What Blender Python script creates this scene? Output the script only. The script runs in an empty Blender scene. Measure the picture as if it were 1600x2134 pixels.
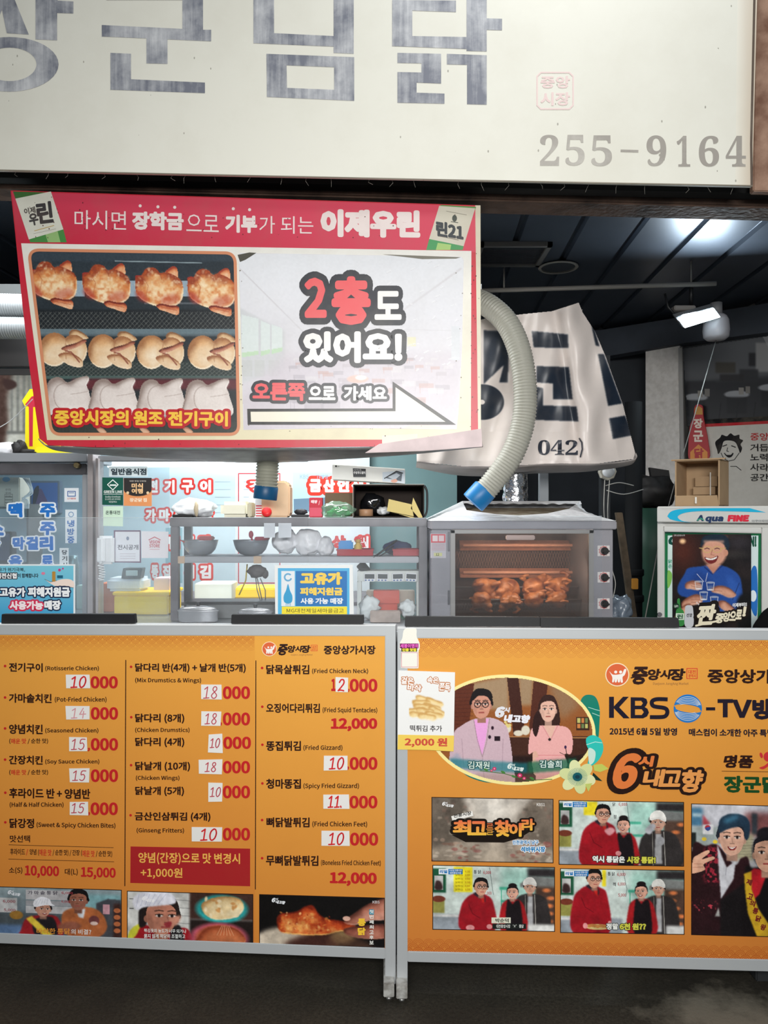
import bpy, bmesh, math, random, os
import numpy as np
from mathutils import Vector, Matrix, noise as mnoise

random.seed(7); RNG = np.random.default_rng(11)
SC = bpy.context.scene; COL = SC.collection
F, CX, CY, H = 1600.0, 800.0, 1067.0, 1.5          # focal length in px of the 1600x2134 frame, centre, eye height

# ---------------------------------------------------------------- camera, world, lights, exposure
cam = bpy.data.cameras.new('camera'); cam_o = bpy.data.objects.new('camera', cam); COL.objects.link(cam_o)
cam.sensor_fit = 'HORIZONTAL'; cam.sensor_width = 36.0; cam.lens = 36.0 * F / 1600.0
cam_o.location = (0, 0, H); cam_o.rotation_euler = (math.pi/2, 0, 0); cam.clip_start = .05
SC.camera = cam_o
SC.view_settings.view_transform = 'Standard'; SC.view_settings.look = 'None'
SC.view_settings.gamma = 1; SC.view_settings.exposure = 0.0; SC.view_settings.use_curve_mapping = False
W = bpy.data.worlds.new('market_dusk'); SC.world = W; W.use_nodes = True
W.node_tree.nodes['Background'].inputs[0].default_value = (.80, .92, 1.0, 1)
W.node_tree.nodes['Background'].inputs[1].default_value = 0.16

def area(name, loc, target, sx, sy, power, col=(1, 1, 1), spread=180):
    l = bpy.data.lights.new(name, 'AREA'); l.shape = 'RECTANGLE'; l.size = sx; l.size_y = sy; l.energy = power; l.color = col
    l.spread = math.radians(spread)
    o = bpy.data.objects.new(name, l); COL.objects.link(o); o.location = loc
    o.rotation_euler = (Vector(target) - Vector(loc)).to_track_quat('-Z', 'Y').to_euler(); return o
def point(name, loc, power, col=(1, 1, 1), r=.05):
    l = bpy.data.lights.new(name, 'POINT'); l.energy = power; l.color = col; l.shadow_soft_size = r
    o = bpy.data.objects.new(name, l); COL.objects.link(o); o.location = loc; return o

area('arcade_and_fill', (.1, -1.0, 2.2), (.05, 2.45, .95), 2.0, .5, 51, (1, .985, .955), 112)  # fill light added behind the camera to brighten the boards, no known lamp
area('arcade_and_fill', (.3, .5, 3.6), (.1, 2.45, 1.6), 1.4, .4, 7, (1, .99, .97))
area('sign_lamp', (.62, 1.7, 4.0), (.5, 2.4, 3.0), .9, .3, 13, (.95, .98, 1))
area('kitchen_lamp', (-.95, 3.45, 2.42), (-.9, 3.4, 1.0), 1.9, .4, 36, (.93, .98, 1))
area('kitchen_lamp', (-.35, 3.05, 2.25), (-.35, 3.2, 1.0), .9, .3, 20, (.95, .98, 1))

# ---------------------------------------------------------------- colour and materials
def lin(c):
    c = np.asarray(c, float)/255.0
    return np.where(c <= .04045, c/12.92, ((c+.055)/1.055)**2.4)
def L4(c): return tuple(float(v) for v in lin(c)) + (1.0,)
MATS = {}
def mat(name, col, rough=.5, metal=0.0, spec=.4, bump=0, bscale=60, var=0, vscale=6, vcol=None, coat=0, alpha=None):
    if name in MATS: return MATS[name]
    m = bpy.data.materials.new(name); m.use_nodes = True; nt = m.node_tree; b = nt.nodes['Principled BSDF']
    b.inputs['Base Color'].default_value = L4(col); b.inputs['Roughness'].default_value = rough
    b.inputs['Metallic'].default_value = metal; b.inputs['Specular IOR Level'].default_value = spec
    b.inputs['Coat Weight'].default_value = coat
    tc = nt.nodes.new('ShaderNodeTexCoord')
    if var:
        n = nt.nodes.new('ShaderNodeTexNoise'); n.inputs['Scale'].default_value = vscale; n.inputs['Detail'].default_value = 6
        r = nt.nodes.new('ShaderNodeValToRGB'); r.color_ramp.elements[0].position = .38; r.color_ramp.elements[1].position = .68
        mx = nt.nodes.new('ShaderNodeMix'); mx.data_type = 'RGBA'
        mu = nt.nodes.new('ShaderNodeMath'); mu.operation = 'MULTIPLY'; mu.inputs[1].default_value = var
        nt.links.new(tc.outputs['Object'], n.inputs['Vector']); nt.links.new(n.outputs[0], r.inputs[0])
        nt.links.new(r.outputs[0], mu.inputs[0]); nt.links.new(mu.outputs[0], mx.inputs[0])
        mx.inputs[6].default_value = L4(col); mx.inputs[7].default_value = L4(vcol if vcol is not None else [v*.55 for v in col])
        nt.links.new(mx.outputs[2], b.inputs['Base Color'])
    if bump:
        n2 = nt.nodes.new('ShaderNodeTexNoise'); n2.inputs['Scale'].default_value = bscale; n2.inputs['Detail'].default_value = 4
        bp = nt.nodes.new('ShaderNodeBump'); bp.inputs['Strength'].default_value = bump; bp.inputs['Distance'].default_value = .01
        nt.links.new(tc.outputs['Object'], n2.inputs['Vector']); nt.links.new(n2.outputs[0], bp.inputs['Height'])
        nt.links.new(bp.outputs[0], b.inputs['Normal'])
    MATS[name] = m; return m
def emit(name, col, strength):
    m = bpy.data.materials.new(name); m.use_nodes = True; b = m.node_tree.nodes['Principled BSDF']
    b.inputs['Base Color'].default_value = L4(col); b.inputs['Emission Color'].default_value = L4(col)
    b.inputs['Emission Strength'].default_value = strength; return m
def glass(name, tint=(255, 255, 255), haze=.06, gloss=.06, hazecol=(235, 242, 245), smear=0):
    """thin clear sheet: mostly transparent, a little gloss, a little greasy haze"""
    m = bpy.data.materials.new(name); m.use_nodes = True; nt = m.node_tree; nt.nodes.clear()
    out = nt.nodes.new('ShaderNodeOutputMaterial'); tr = nt.nodes.new('ShaderNodeBsdfTransparent'); tr.inputs[0].default_value = L4(tint)
    gl = nt.nodes.new('ShaderNodeBsdfGlossy'); gl.inputs['Roughness'].default_value = .08
    df = nt.nodes.new('ShaderNodeBsdfTranslucent'); df.inputs[0].default_value = L4(hazecol)
    d2 = nt.nodes.new('ShaderNodeBsdfDiffuse'); d2.inputs[0].default_value = L4(hazecol)
    mh = nt.nodes.new('ShaderNodeMixShader'); mh.inputs[0].default_value = .5; nt.links.new(df.outputs[0], mh.inputs[1]); nt.links.new(d2.outputs[0], mh.inputs[2])
    m1 = nt.nodes.new('ShaderNodeMixShader'); m1.inputs[0].default_value = haze
    if smear:
        tc = nt.nodes.new('ShaderNodeTexCoord'); n = nt.nodes.new('ShaderNodeTexNoise'); n.inputs['Scale'].default_value = 5; n.inputs['Detail'].default_value = 5
        mp = nt.nodes.new('ShaderNodeMapRange'); mp.inputs[1].default_value = .35; mp.inputs[2].default_value = .75
        mp.inputs[3].default_value = haze; mp.inputs[4].default_value = haze + smear
        nt.links.new(tc.outputs['Object'], n.inputs['Vector']); nt.links.new(n.outputs[0], mp.inputs[0]); nt.links.new(mp.outputs[0], m1.inputs[0])
    nt.links.new(tr.outputs[0], m1.inputs[1]); nt.links.new(mh.outputs[0], m1.inputs[2])
    m2 = nt.nodes.new('ShaderNodeMixShader'); m2.inputs[0].default_value = gloss
    nt.links.new(m1.outputs[0], m2.inputs[1]); nt.links.new(gl.outputs[0], m2.inputs[2]); nt.links.new(m2.outputs[0], out.inputs[0]); return m
def print_mat(name, rough=.5, spec=.3, dirt=0, dscale=5, dcol=(120, 110, 95), bump=0, coat=0):
    """ink on a sheet: colour comes from the printed colours of the mesh, dirt is a fixed stain pattern"""
    m = bpy.data.materials.new(name); m.use_nodes = True; nt = m.node_tree; b = nt.nodes['Principled BSDF']
    a = nt.nodes.new('ShaderNodeAttribute'); a.attribute_name = 'ink'
    b.inputs['Roughness'].default_value = rough; b.inputs['Specular IOR Level'].default_value = spec; b.inputs['Coat Weight'].default_value = coat
    src = a.outputs['Color']; tc = nt.nodes.new('ShaderNodeTexCoord')
    if dirt:
        n = nt.nodes.new('ShaderNodeTexNoise'); n.inputs['Scale'].default_value = dscale; n.inputs['Detail'].default_value = 9; n.inputs['Roughness'].default_value = .68
        r = nt.nodes.new('ShaderNodeValToRGB'); r.color_ramp.elements[0].position = .45; r.color_ramp.elements[1].position = .8
        mu = nt.nodes.new('ShaderNodeMath'); mu.operation = 'MULTIPLY'; mu.inputs[1].default_value = dirt
        mx = nt.nodes.new('ShaderNodeMix'); mx.data_type = 'RGBA'; mx.inputs[7].default_value = L4(dcol)
        nt.links.new(tc.outputs['Object'], n.inputs['Vector']); nt.links.new(n.outputs[0], r.inputs[0]); nt.links.new(r.outputs[0], mu.inputs[0])
        nt.links.new(mu.outputs[0], mx.inputs[0]); nt.links.new(src, mx.inputs[6]); src = mx.outputs[2]
    if bump:
        n2 = nt.nodes.new('ShaderNodeTexNoise'); n2.inputs['Scale'].default_value = 7; n2.inputs['Detail'].default_value = 3
        bp = nt.nodes.new('ShaderNodeBump'); bp.inputs['Strength'].default_value = bump; bp.inputs['Distance'].default_value = .01
        nt.links.new(tc.outputs['Object'], n2.inputs['Vector']); nt.links.new(n2.outputs[0], bp.inputs['Height']); nt.links.new(bp.outputs[0], b.inputs['Normal'])
    nt.links.new(src, b.inputs['Base Color']); return m

# ---------------------------------------------------------------- objects
ORG = {}
def org(o):
    return ORG.get(o.name, Vector((0, 0, 0))) if o else Vector((0, 0, 0))
def tag(o, label=None, cat=None, group=None, kind=None):
    if label: o['label'] = label
    if cat: o['category'] = cat
    if group: o['group'] = group
    if kind: o['kind'] = kind
    return o
def thing(name, label, cat, loc, group=None):
    o = bpy.data.objects.new(name, None); COL.objects.link(o); o.empty_display_size = .05
    o.location = loc; ORG[o.name] = Vector(loc); return tag(o, label, cat, group)
def link(name, me, m, parent=None, base=None):
    o = bpy.data.objects.new(name, me); COL.objects.link(o)
    for x in (m if isinstance(m, (list, tuple)) else [m]): me.materials.append(x)
    if parent:
        P0 = org(parent); o.parent = parent; ORG[o.name] = P0
        me.transform(Matrix.Translation(-P0))
    else:
        vs = [v.co for v in me.vertices]
        if base is None:
            c = Vector(((min(v.x for v in vs)+max(v.x for v in vs))/2, (min(v.y for v in vs)+max(v.y for v in vs))/2, min(v.z for v in vs)))
        else: c = Vector(base)
        me.transform(Matrix.Translation(-c)); o.location = c; ORG[o.name] = c
    return o
def copy_tree(o, parent=None):
    c = o.copy(); COL.objects.link(c)
    if parent: c.parent = parent
    for ch in list(o.children): copy_tree(ch, c)
    return c

# ---------------------------------------------------------------- geometry
def P(x, y, Y): return Vector(((x-CX)/F*Y, Y, H-(y-CY)/F*Y))
class Plane:
    def __init__(s, a, b, c):
        """three (px, py, depth) points"""
        s.p = P(*a); n = (P(*b)-s.p).cross(P(*c)-s.p).normalized()
        if n.y > 0: n = -n
        s.n = n
    def map(s, pts, lift=0.0):
        pts = np.asarray(pts, float).reshape(-1, 2); n = np.array(s.n); lift = np.broadcast_to(np.asarray(lift, float), (len(pts),)); p = np.array(s.p)[None] + n[None]*lift[:, None]
        d = np.stack([(pts[:, 0]-CX)/F, np.ones(len(pts)), -(pts[:, 1]-CY)/F], 1)
        t = ((p - np.array([0, 0, H])[None]) @ n)/(d @ n)
        return np.array([0, 0, H]) + d*t[:, None]
    def at(s, x, y, lift=0.0): return Vector(s.map([(x, y)], lift)[0])
def vplane(x0, Y0, x1, Y1): return Plane((x0, 1067, Y0), (x1, 1067, Y1), (x0, 500, Y0))
def fplane(Y): return vplane(0, Y, 1600, Y)

class MB:
    def __init__(s): s.bm = bmesh.new(); s.sm = False
    def poly(s, pts):
        return s.bm.faces.new([s.bm.verts.new(p) for p in pts])
    def prism(s, pts, vec, bev=0):
        b = bmesh.new(); v0 = [b.verts.new(p) for p in pts]; v1 = [b.verts.new(Vector(p)+Vector(vec)) for p in pts]
        n = len(pts); b.faces.new(v0); b.faces.new(v1[::-1])
        for i in range(n): b.faces.new([v0[(i+1) % n], v0[i], v1[i], v1[(i+1) % n]])
        bmesh.ops.recalc_face_normals(b, faces=b.faces)
        if bev: bmesh.ops.bevel(b, geom=list(b.edges), offset=bev, segments=2, affect='EDGES', clamp_overlap=True)
        s.add(b); return s
    def add(s, b):
        me = bpy.data.meshes.new('tmp'); b.to_mesh(me); b.free(); s.bm.from_mesh(me); bpy.data.meshes.remove(me)
    def box(s, x0, x1, y0, y1, z0, z1, bev=0, rot=0):
        c = Vector(((x0+x1)/2, (y0+y1)/2, 0)); R = Matrix.Rotation(rot, 3, 'Z')
        pts = [c + R @ (Vector(p)-c) for p in ((x0, y0, z0), (x1, y0, z0), (x1, y1, z0), (x0, y1, z0))]
        return s.prism(pts, (0, 0, z1-z0), bev)
    def pbox(s, pl, x0, y0, x1, y1, thick, lift=0, bev=0):
        return s.pprism(pl, [(x0, y0), (x1, y0), (x1, y1), (x0, y1)], thick, lift, bev)
    def pprism(s, pl, px, thick, lift=0, bev=0):
        return s.prism([Vector(q) for q in pl.map(px, lift)], -pl.n*thick, bev)
    def tube(s, path, r, seg=10, cap=True, rfun=None):
        path = [Vector(p) for p in path]; rings = []; n = len(path); up = None
        for i, p in enumerate(path):
            d = (path[min(i+1, n-1)]-path[max(i-1, 0)]).normalized()
            if up is None: up = d.orthogonal().normalized()
            up = (up - d*up.dot(d)).normalized(); sd = d.cross(up)
            rr = rfun(i/(n-1)) if rfun else r
            rings.append([s.bm.verts.new(p + (up*math.cos(a)+sd*math.sin(a))*rr) for a in [2*math.pi*k/seg for k in range(seg)]])
        for a, b in zip(rings, rings[1:]):
            for k in range(seg):
                f = s.bm.faces.new([a[k], a[(k+1) % seg], b[(k+1) % seg], b[k]]); f.smooth = True
        if cap: s.bm.faces.new(rings[0][::-1]); s.bm.faces.new(rings[-1])
        return s
    def lathe(s, c, prof, seg=28, axis='Z', cap=True, smooth=True, squash=1):
        c = Vector(c); rings = []
        for r, h in prof:
            ring = []
            for k in range(seg):
                a = 2*math.pi*k/seg; x, y = r*math.cos(a), r*math.sin(a)*squash
                v = {'Z': (x, y, h), 'Y': (x, h, y), 'X': (h, x, y)}[axis]; ring.append(s.bm.verts.new(c+Vector(v)))
            rings.append(ring)
        for a, b in zip(rings, rings[1:]):
            for k in range(seg):
                f = s.bm.faces.new([a[k], a[(k+1) % seg], b[(k+1) % seg], b[k]]); f.smooth = smooth
        if cap: s.bm.faces.new(rings[0][::-1]); s.bm.faces.new(rings[-1])
        return s
    def grid(s, fn, nu, nv, smooth=True):
        vs = [[s.bm.verts.new(fn(i/nu, j/nv)) for j in range(nv+1)] for i in range(nu+1)]
        for i in range(nu):
            for j in range(nv):
                f = s.bm.faces.new([vs[i][j], vs[i+1][j], vs[i+1][j+1], vs[i][j+1]]); f.smooth = smooth
        return s
    def blob(s, c, r, amp=.25, sc=2.0, seed=0, sub=3, flat=None):
        b = bmesh.new(); bmesh.ops.create_icosphere(b, subdivisions=sub, radius=1); off = Vector((seed*7.3, seed*3.1, seed*1.7))
        for v in b.verts:
            k = 1 + amp*mnoise.noise(v.co*sc+off) + amp*.5*mnoise.noise(v.co*sc*2.7+off)
            v.co = Vector((v.co.x*r[0], v.co.y*r[1], v.co.z*r[2]))*k
            v.co += Vector(c)
            if flat is not None and v.co.z < flat: v.co.z = flat
        for f in b.faces: f.smooth = True
        s.add(b); return s
    def build(s, name, m, parent=None, base=None, recalc=True, smooth=None, sub=0, solid=0, bevel=0):
        if recalc: bmesh.ops.recalc_face_normals(s.bm, faces=s.bm.faces)
        if smooth is not None:
            for f in s.bm.faces: f.smooth = smooth
        me = bpy.data.meshes.new(name); s.bm.to_mesh(me); s.bm.free(); o = link(name, me, m, parent, base)
        if solid: q = o.modifiers.new('s', 'SOLIDIFY'); q.thickness = solid; q.offset = 0
        if bevel: q = o.modifiers.new('b', 'BEVEL'); q.width = bevel; q.segments = 2; q.limit_method = 'ANGLE'
        if sub: q = o.modifiers.new('u', 'SUBSURF'); q.levels = q.render_levels = sub
        return o
def spline(pts, n=8, closed=False):
    """Catmull-Rom through 2-D or 3-D points"""
    pts = [np.asarray(p, float) for p in pts]; m = len(pts); out = []
    for i in range(m if closed else m-1):
        g = (lambda k: pts[k % m]) if closed else (lambda k: pts[min(max(k, 0), m-1)])
        a, b, c, d = g(i-1), g(i), g(i+1), g(i+2)
        for k in range(n):
            t = k/n; out.append(.5*((2*b)+(c-a)*t+(2*a-5*b+4*c-d)*t*t+(3*b-a-3*c+d)*t**3))
    if not closed: out.append(pts[-1])
    return out

# ---------------------------------------------------------------- lettering
FONTDIR = os.path.join(bpy.utils.resource_path('LOCAL'), 'datafiles', 'fonts'); _fonts = {}; _txt = {}
def glyphs(s, font=None, off=0.0, res=2):
    font = font or 'Noto Sans CJK Regular.woff2'
    k = (s, font, round(off, 4), res)
    if k in _txt: return _txt[k]
    c = bpy.data.curves.new('t', 'FONT'); c.body = s; c.size = 1.7 if 'CJK' in font else 1; c.offset = off; c.fill_mode = 'FRONT'; c.resolution_u = res
    if font:
        if font not in _fonts: _fonts[font] = bpy.data.fonts.load(os.path.join(FONTDIR, font))
        c.font = _fonts[font]
    o = bpy.data.objects.new('t', c); COL.objects.link(o); bpy.context.view_layer.update()
    me = bpy.data.meshes.new_from_object(o.evaluated_get(bpy.context.evaluated_depsgraph_get()))
    v = np.array([(a.co.x, a.co.y) for a in me.vertices]); f = [list(q.vertices) for q in me.polygons]
    bpy.data.objects.remove(o); bpy.data.curves.remove(c); bpy.data.meshes.remove(me); _txt[k] = (v, f); return _txt[k]
LIFT = .0005
class Print:
    """flat printed artwork on a plane, drawn in the photograph's pixels and mapped onto the real plane"""
    def __init__(s, pl): s.pl = pl; s.V = []; s.F = []; s.C = []; s.n = 0; s.k = 0
    def raw(s, px, faces, cols, l, z=0):
        s.k += 1; v = s.pl.map(px, l*LIFT + (0 if np.ndim(z) else (s.k % 40)*2e-6) + z); s.V.append(v); s.F += [[i+s.n for i in f] for f in faces]
        cols = np.asarray(cols, float)
        if cols.ndim == 1: cols = np.tile(cols, (len(v), 1))
        s.C.append(lin(np.clip(cols, 0, 255))); s.n += len(v); return s
    def poly(s, pts, col, l=1): return s.raw(pts, [list(range(len(pts)))], col, l)
    def rect(s, x0, y0, x1, y1, col, l=1): return s.poly([(x0, y0), (x1, y0), (x1, y1), (x0, y1)], col, l)
    def blob(s, pts, col, l=1, n=6): return s.poly(spline(pts, n, True), col, l)
    def ell(s, cx, cy, rx, ry, col, l=1, rot=0, n=32):
        c, q = math.cos(rot), math.sin(rot)
        return s.poly([(cx+rx*math.cos(a)*c-ry*math.sin(a)*q, cy+rx*math.cos(a)*q+ry*math.sin(a)*c) for a in [2*math.pi*i/n for i in range(n)]], col, l)
    def ring(s, cx, cy, rx, ry, w, col, l=1, a0=0, a1=2*math.pi, n=36, rot=0):
        pts = []; c, q = math.cos(rot), math.sin(rot)
        for i in range(n+1):
            a = a0+(a1-a0)*i/n
            for k in (-.5, .5):
                x, y = (rx+k*w)*math.cos(a), (ry+k*w)*math.sin(a); pts.append((cx+x*c-y*q, cy+x*q+y*c))
        return s.raw(pts, [[2*i, 2*i+1, 2*i+3, 2*i+2] for i in range(n)], col, l)
    def line(s, pts, w, col, l=1, cap=True):
        pts = [np.asarray(p, float) for p in pts]
        for a, b in zip(pts, pts[1:]):
            d = b-a; d /= (np.hypot(*d)+1e-9); n = np.array([-d[1], d[0]])*w/2; s.poly([a+n, b+n, b-n, a-n], col, l)
        if cap:
            for a in pts: s.ell(a[0], a[1], w/2, w/2, col, l, n=10)
        return s
    def frame(s, x0, y0, x1, y1, w, col, l=1): return s.line([(x0, y0), (x1, y0), (x1, y1), (x0, y1), (x0, y0)], w, col, l)
    def rrect(s, x0, y0, x1, y1, r, col, l=1):
        pts = []
        for cx, cy, a0 in ((x1-r, y1-r, 0), (x0+r, y1-r, 90), (x0+r, y0+r, 180), (x1-r, y0+r, 270)):
            pts += [(cx+r*math.cos(math.radians(a0+k*15)), cy+r*math.sin(math.radians(a0+k*15))) for k in range(7)]
        return s.poly(pts, col, l)
    def text(s, t, x0, y0, x1, y1, col, l=3, bold=0.0, slope=0.0, shear=0.0, rot=0.0, font=None, outline=(), wob=0, grad=None, res=2, jit=0):
        """ink box x0..y1 in photo px; bold / outline in em; slope = drop over the width in px"""
        base, _ = glyphs(t, font, 0, res)
        if not len(base): return s
        mn, mx = base.min(0)-bold, base.max(0)+bold; sx = (x1-x0)/(mx[0]-mn[0]); sy = (y1-y0)/(mx[1]-mn[1])
        def put(off, c, ll):
            off = off*.9; v, f = base, _; F2 = [list(a) for a in f]; Z = [np.zeros(len(v))]; VV = [v]; n = len(v)
            if off > .004:                      # true outward offset: a band along every contour edge, a disc at every contour point
                cnt = {}
                for a in f:
                    for k in range(len(a)): e = (a[k], a[(k+1) % len(a)]); e = e if e[0] < e[1] else (e[1], e[0]); cnt[e] = cnt.get(e, 0)+1
                ed = np.array([e for e, q in cnt.items() if q == 1]); A, B = v[ed[:, 0]], v[ed[:, 1]]; d = B-A; L = np.hypot(d[:, 0], d[:, 1])+1e-9; nn = np.stack([-d[:, 1], d[:, 0]], 1)/L[:, None]*off
                m = len(ed); VV.append(np.stack([A+nn, B+nn, B-nn, A-nn], 1).reshape(-1, 2)); F2 += (n+np.arange(4*m).reshape(m, 4)).tolist(); Z.append(np.repeat(2e-6*(1+np.arange(m) % 23), 4)); n += 4*m
                pv = v[np.unique(ed)]; m = len(pv); K = 8 if off < .06 else 12; an = 2*np.pi*(np.arange(K)+.5)/K; ci = np.stack([np.cos(an), np.sin(an)], 1)*off
                VV.append((pv[:, None, :]+ci[None]).reshape(-1, 2)); F2 += (n+np.arange(K*m).reshape(m, K)).tolist(); Z.append(np.repeat(2e-6*(25+np.arange(m) % 23), K)); n += K*m
            q = np.concatenate(VV); u = (q[:, 0]-mn[0])*sx; w = (mx[1]-q[:, 1])*sy
            if jit: u = u + jit*np.sin(w*.31+u*.17); w = w + jit*np.sin(u*.23+1.3)
            X = x0+u+shear*((y1-y0)/2-w); Y = y0+w+slope*(u/(x1-x0))
            if rot:
                cx, cy = (x0+x1)/2, (y0+y1)/2; cr, sr = math.cos(rot), math.sin(rot); X, Y = cx+(X-cx)*cr-(Y-cy)*sr, cy+(X-cx)*sr+(Y-cy)*cr
            cc = np.asarray(c, float)
            if grad is not None and ll == l:
                tt = np.clip(w/(y1-y0), 0, 1)[:, None]; cc = np.asarray(c, float)*(1-tt)+np.asarray(grad, float)*tt
            s.raw(np.stack([X, Y], 1), F2, cc, ll, np.concatenate(Z))
        for i, (o, c) in enumerate(outline): put(bold+o, c, l-.35*(i+1))
        put(bold, col, l); return s
    def raster(s, cv, l=1):
        h, w = cv.h, cv.w; xs = np.linspace(cv.x0, cv.x1, w); ys = np.linspace(cv.y0, cv.y1, h)
        X, Y = np.meshgrid(xs, ys)
        if cv.warp: X, Y = cv.warp((X-cv.x0)/(cv.x1-cv.x0), (Y-cv.y0)/(cv.y1-cv.y0))
        idx = np.arange(h*w).reshape(h, w); f = np.stack([idx[:-1, :-1], idx[1:, :-1], idx[1:, 1:], idx[:-1, 1:]], -1).reshape(-1, 4)
        if cv.mask is not None:
            ok = (cv.mask > .5); okf = ok[:-1, :-1] & ok[1:, :-1] & ok[1:, 1:] & ok[:-1, 1:]; f = f[okf.reshape(-1)]
        return s.raw(np.stack([X.ravel(), Y.ravel()], 1), f.tolist(), cv.img.reshape(-1, 3), l)
    def slab(s, px, thick, col, l=0):
        """the sheet itself: front, back and edges"""
        n = len(px); a = s.pl.map(px, l*LIFT); b = a - np.array(s.pl.n)*thick
        s.V.append(np.concatenate([a, b])); k = s.n
        s.F += [[k+i for i in range(n)], [k+n+i for i in range(n)][::-1]]+[[k+i, k+(i+1) % n, k+n+(i+1) % n, k+n+i] for i in range(n)]
        s.C.append(np.tile(lin(col), (2*n, 1))); s.n += 2*n; return s
    def build(s, name, m, parent=None, base=None):
        V = np.concatenate(s.V); C = np.concatenate(s.C); me = bpy.data.meshes.new(name)
        me.from_pydata(V.tolist(), [], s.F)
        at = me.color_attributes.new('ink', 'FLOAT_COLOR', 'POINT')
        at.data.foreach_set('color', np.concatenate([C, np.ones((len(C), 1))], 1).astype(np.float32).ravel())
        me.update(); return link(name, me, m, parent, base)

# ---------------------------------------------------------------- painter for the photographs printed on the boards
class Canvas:
    def __init__(s, x0, y0, x1, y1, step=1.0, col=(0, 0, 0), warp=None):
        s.x0, s.y0, s.x1, s.y1 = x0, y0, x1, y1; s.w = max(4, int((x1-x0)/step)); s.h = max(4, int((y1-y0)/step)); s.step = step
        s.X, s.Y = np.meshgrid(np.linspace(x0, x1, s.w), np.linspace(y0, y1, s.h)); s.img = np.zeros((s.h, s.w, 3))+np.asarray(col, float)
        s.mask = None; s.warp = warp
    def noise(s, sc, oct=3, seed=0, ax=1.0):
        r = np.random.default_rng(abs(int(seed))+5); out = 0; amp = 1; tot = 0
        for o in range(oct):
            gx, gy = (s.X-s.x0)/(sc*ax), (s.Y-s.y0)/sc; nx, ny = int(gx.max())+3, int(gy.max())+3; G = r.random((ny, nx))
            ix, iy = gx.astype(int), gy.astype(int); fx, fy = gx-ix, gy-iy; fx = fx*fx*(3-2*fx); fy = fy*fy*(3-2*fy)
            v = (G[iy, ix]*(1-fx)+G[iy, ix+1]*fx)*(1-fy)+(G[iy+1, ix]*(1-fx)+G[iy+1, ix+1]*fx)*fy
            out = out+amp*v; tot += amp; amp *= .5; sc = sc/2
        return out/tot
    def inside(s, pts):
        pts = np.asarray(pts, float); m = np.zeros(s.X.shape, bool); n = len(pts); x, y = s.X, s.Y
        for i in range(n):
            (xa, ya), (xb, yb) = pts[i], pts[(i+1) % n]
            if ya == yb: continue
            c = ((ya > y) != (yb > y)) & (x < (xb-xa)*(y-ya)/(yb-ya)+xa); m ^= c
        return m.astype(float)
    @staticmethod
    def blur(a, n):
        for _ in range(2):
            for ax in (0, 1):
                k = int(n)
                if k < 1: continue
                p = np.pad(a, [(k, k) if i == ax else (0, 0) for i in range(a.ndim)], mode='edge'); c = np.cumsum(p, ax)
                z = np.zeros_like(np.take(c, [0], ax)); c = np.concatenate([z, c], ax); L = a.shape[ax]
                a = (np.take(c, range(2*k+1, 2*k+1+L), ax)-np.take(c, range(0, L), ax))/(2*k+1)
        return a
    def put(s, m, col, alpha=1.0):
        col = np.asarray(col, float); a = (m*alpha)[..., None]; s.img = s.img*(1-a)+col*a; return s
    def poly(s, pts, col, soft=0, alpha=1): return s.put(s.blur(s.inside(pts), soft/s.step), col, alpha)
    def blob(s, pts, col, soft=1, alpha=1): return s.poly(spline(pts, 6, True), col, soft, alpha)
    def rect(s, x0, y0, x1, y1, col, soft=0, alpha=1): return s.poly([(x0, y0), (x1, y0), (x1, y1), (x0, y1)], col, soft, alpha)
    def ell(s, cx, cy, rx, ry, col, rot=0, soft=.12, alpha=1):
        c, q = math.cos(rot), math.sin(rot); u = ((s.X-cx)*c+(s.Y-cy)*q)/rx; v = (-(s.X-cx)*q+(s.Y-cy)*c)/ry
        d = np.sqrt(u*u+v*v); return s.put(np.clip((1+soft-d)/(2*soft), 0, 1), col, alpha)
    def line(s, pts, w, col, alpha=1, soft=.6):
        m = np.zeros(s.X.shape)
        for (xa, ya), (xb, yb) in zip(pts, pts[1:]):
            dx, dy = xb-xa, yb-ya; t = np.clip(((s.X-xa)*dx+(s.Y-ya)*dy)/(dx*dx+dy*dy+1e-9), 0, 1)
            d = np.hypot(s.X-xa-t*dx, s.Y-ya-t*dy); m = np.maximum(m, np.clip((w/2-d)/soft+.5, 0, 1))
        return s.put(m, col, alpha)
    def body(s, pts, edge, mid, hi, depth=10, light=(-.4, -.8), nz=18, seed=0, soft=1, namp=.5):
        """a lit lump (a roast bird, a bowl): rounded shading from a blurred outline"""
        m = s.inside(spline(pts, 6, True)); h = s.blur(m, depth/s.step)*m; h2 = np.clip((h-.45)*2, 0, 1); n = s.noise(nz, 4, seed)-.5
        gy, gx = np.gradient(s.blur(h, 1)+n*namp*.10*m); lum = np.clip(.45+(-gx*light[0]-gy*light[1])*-1*depth*.9/s.step*s.step+(h2-.5)*.5+n*namp, 0, 1)[..., None]
        e, mi, hh = (np.asarray(c, float) for c in (edge, mid, hi)); c = np.where(lum < .5, e+(mi-e)*lum*2, mi+(hh-mi)*(lum-.5)*2)
        a = s.blur(m, soft/s.step)[..., None]; s.img = s.img*(1-a)+c*a; return s
    def grain(s, amp, sc=2, seed=1): s.img = np.clip(s.img+((s.noise(sc, 1, seed)-.5)*amp)[..., None], 0, 255); return s
    def vgrad(s, a, b):
        t = ((s.Y-s.y0)/(s.y1-s.y0))[..., None]; s.img = np.asarray(a, float)*(1-t)+np.asarray(b, float)*t; return s
    def clip(s, pts): s.mask = s.inside(pts); return s
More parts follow.
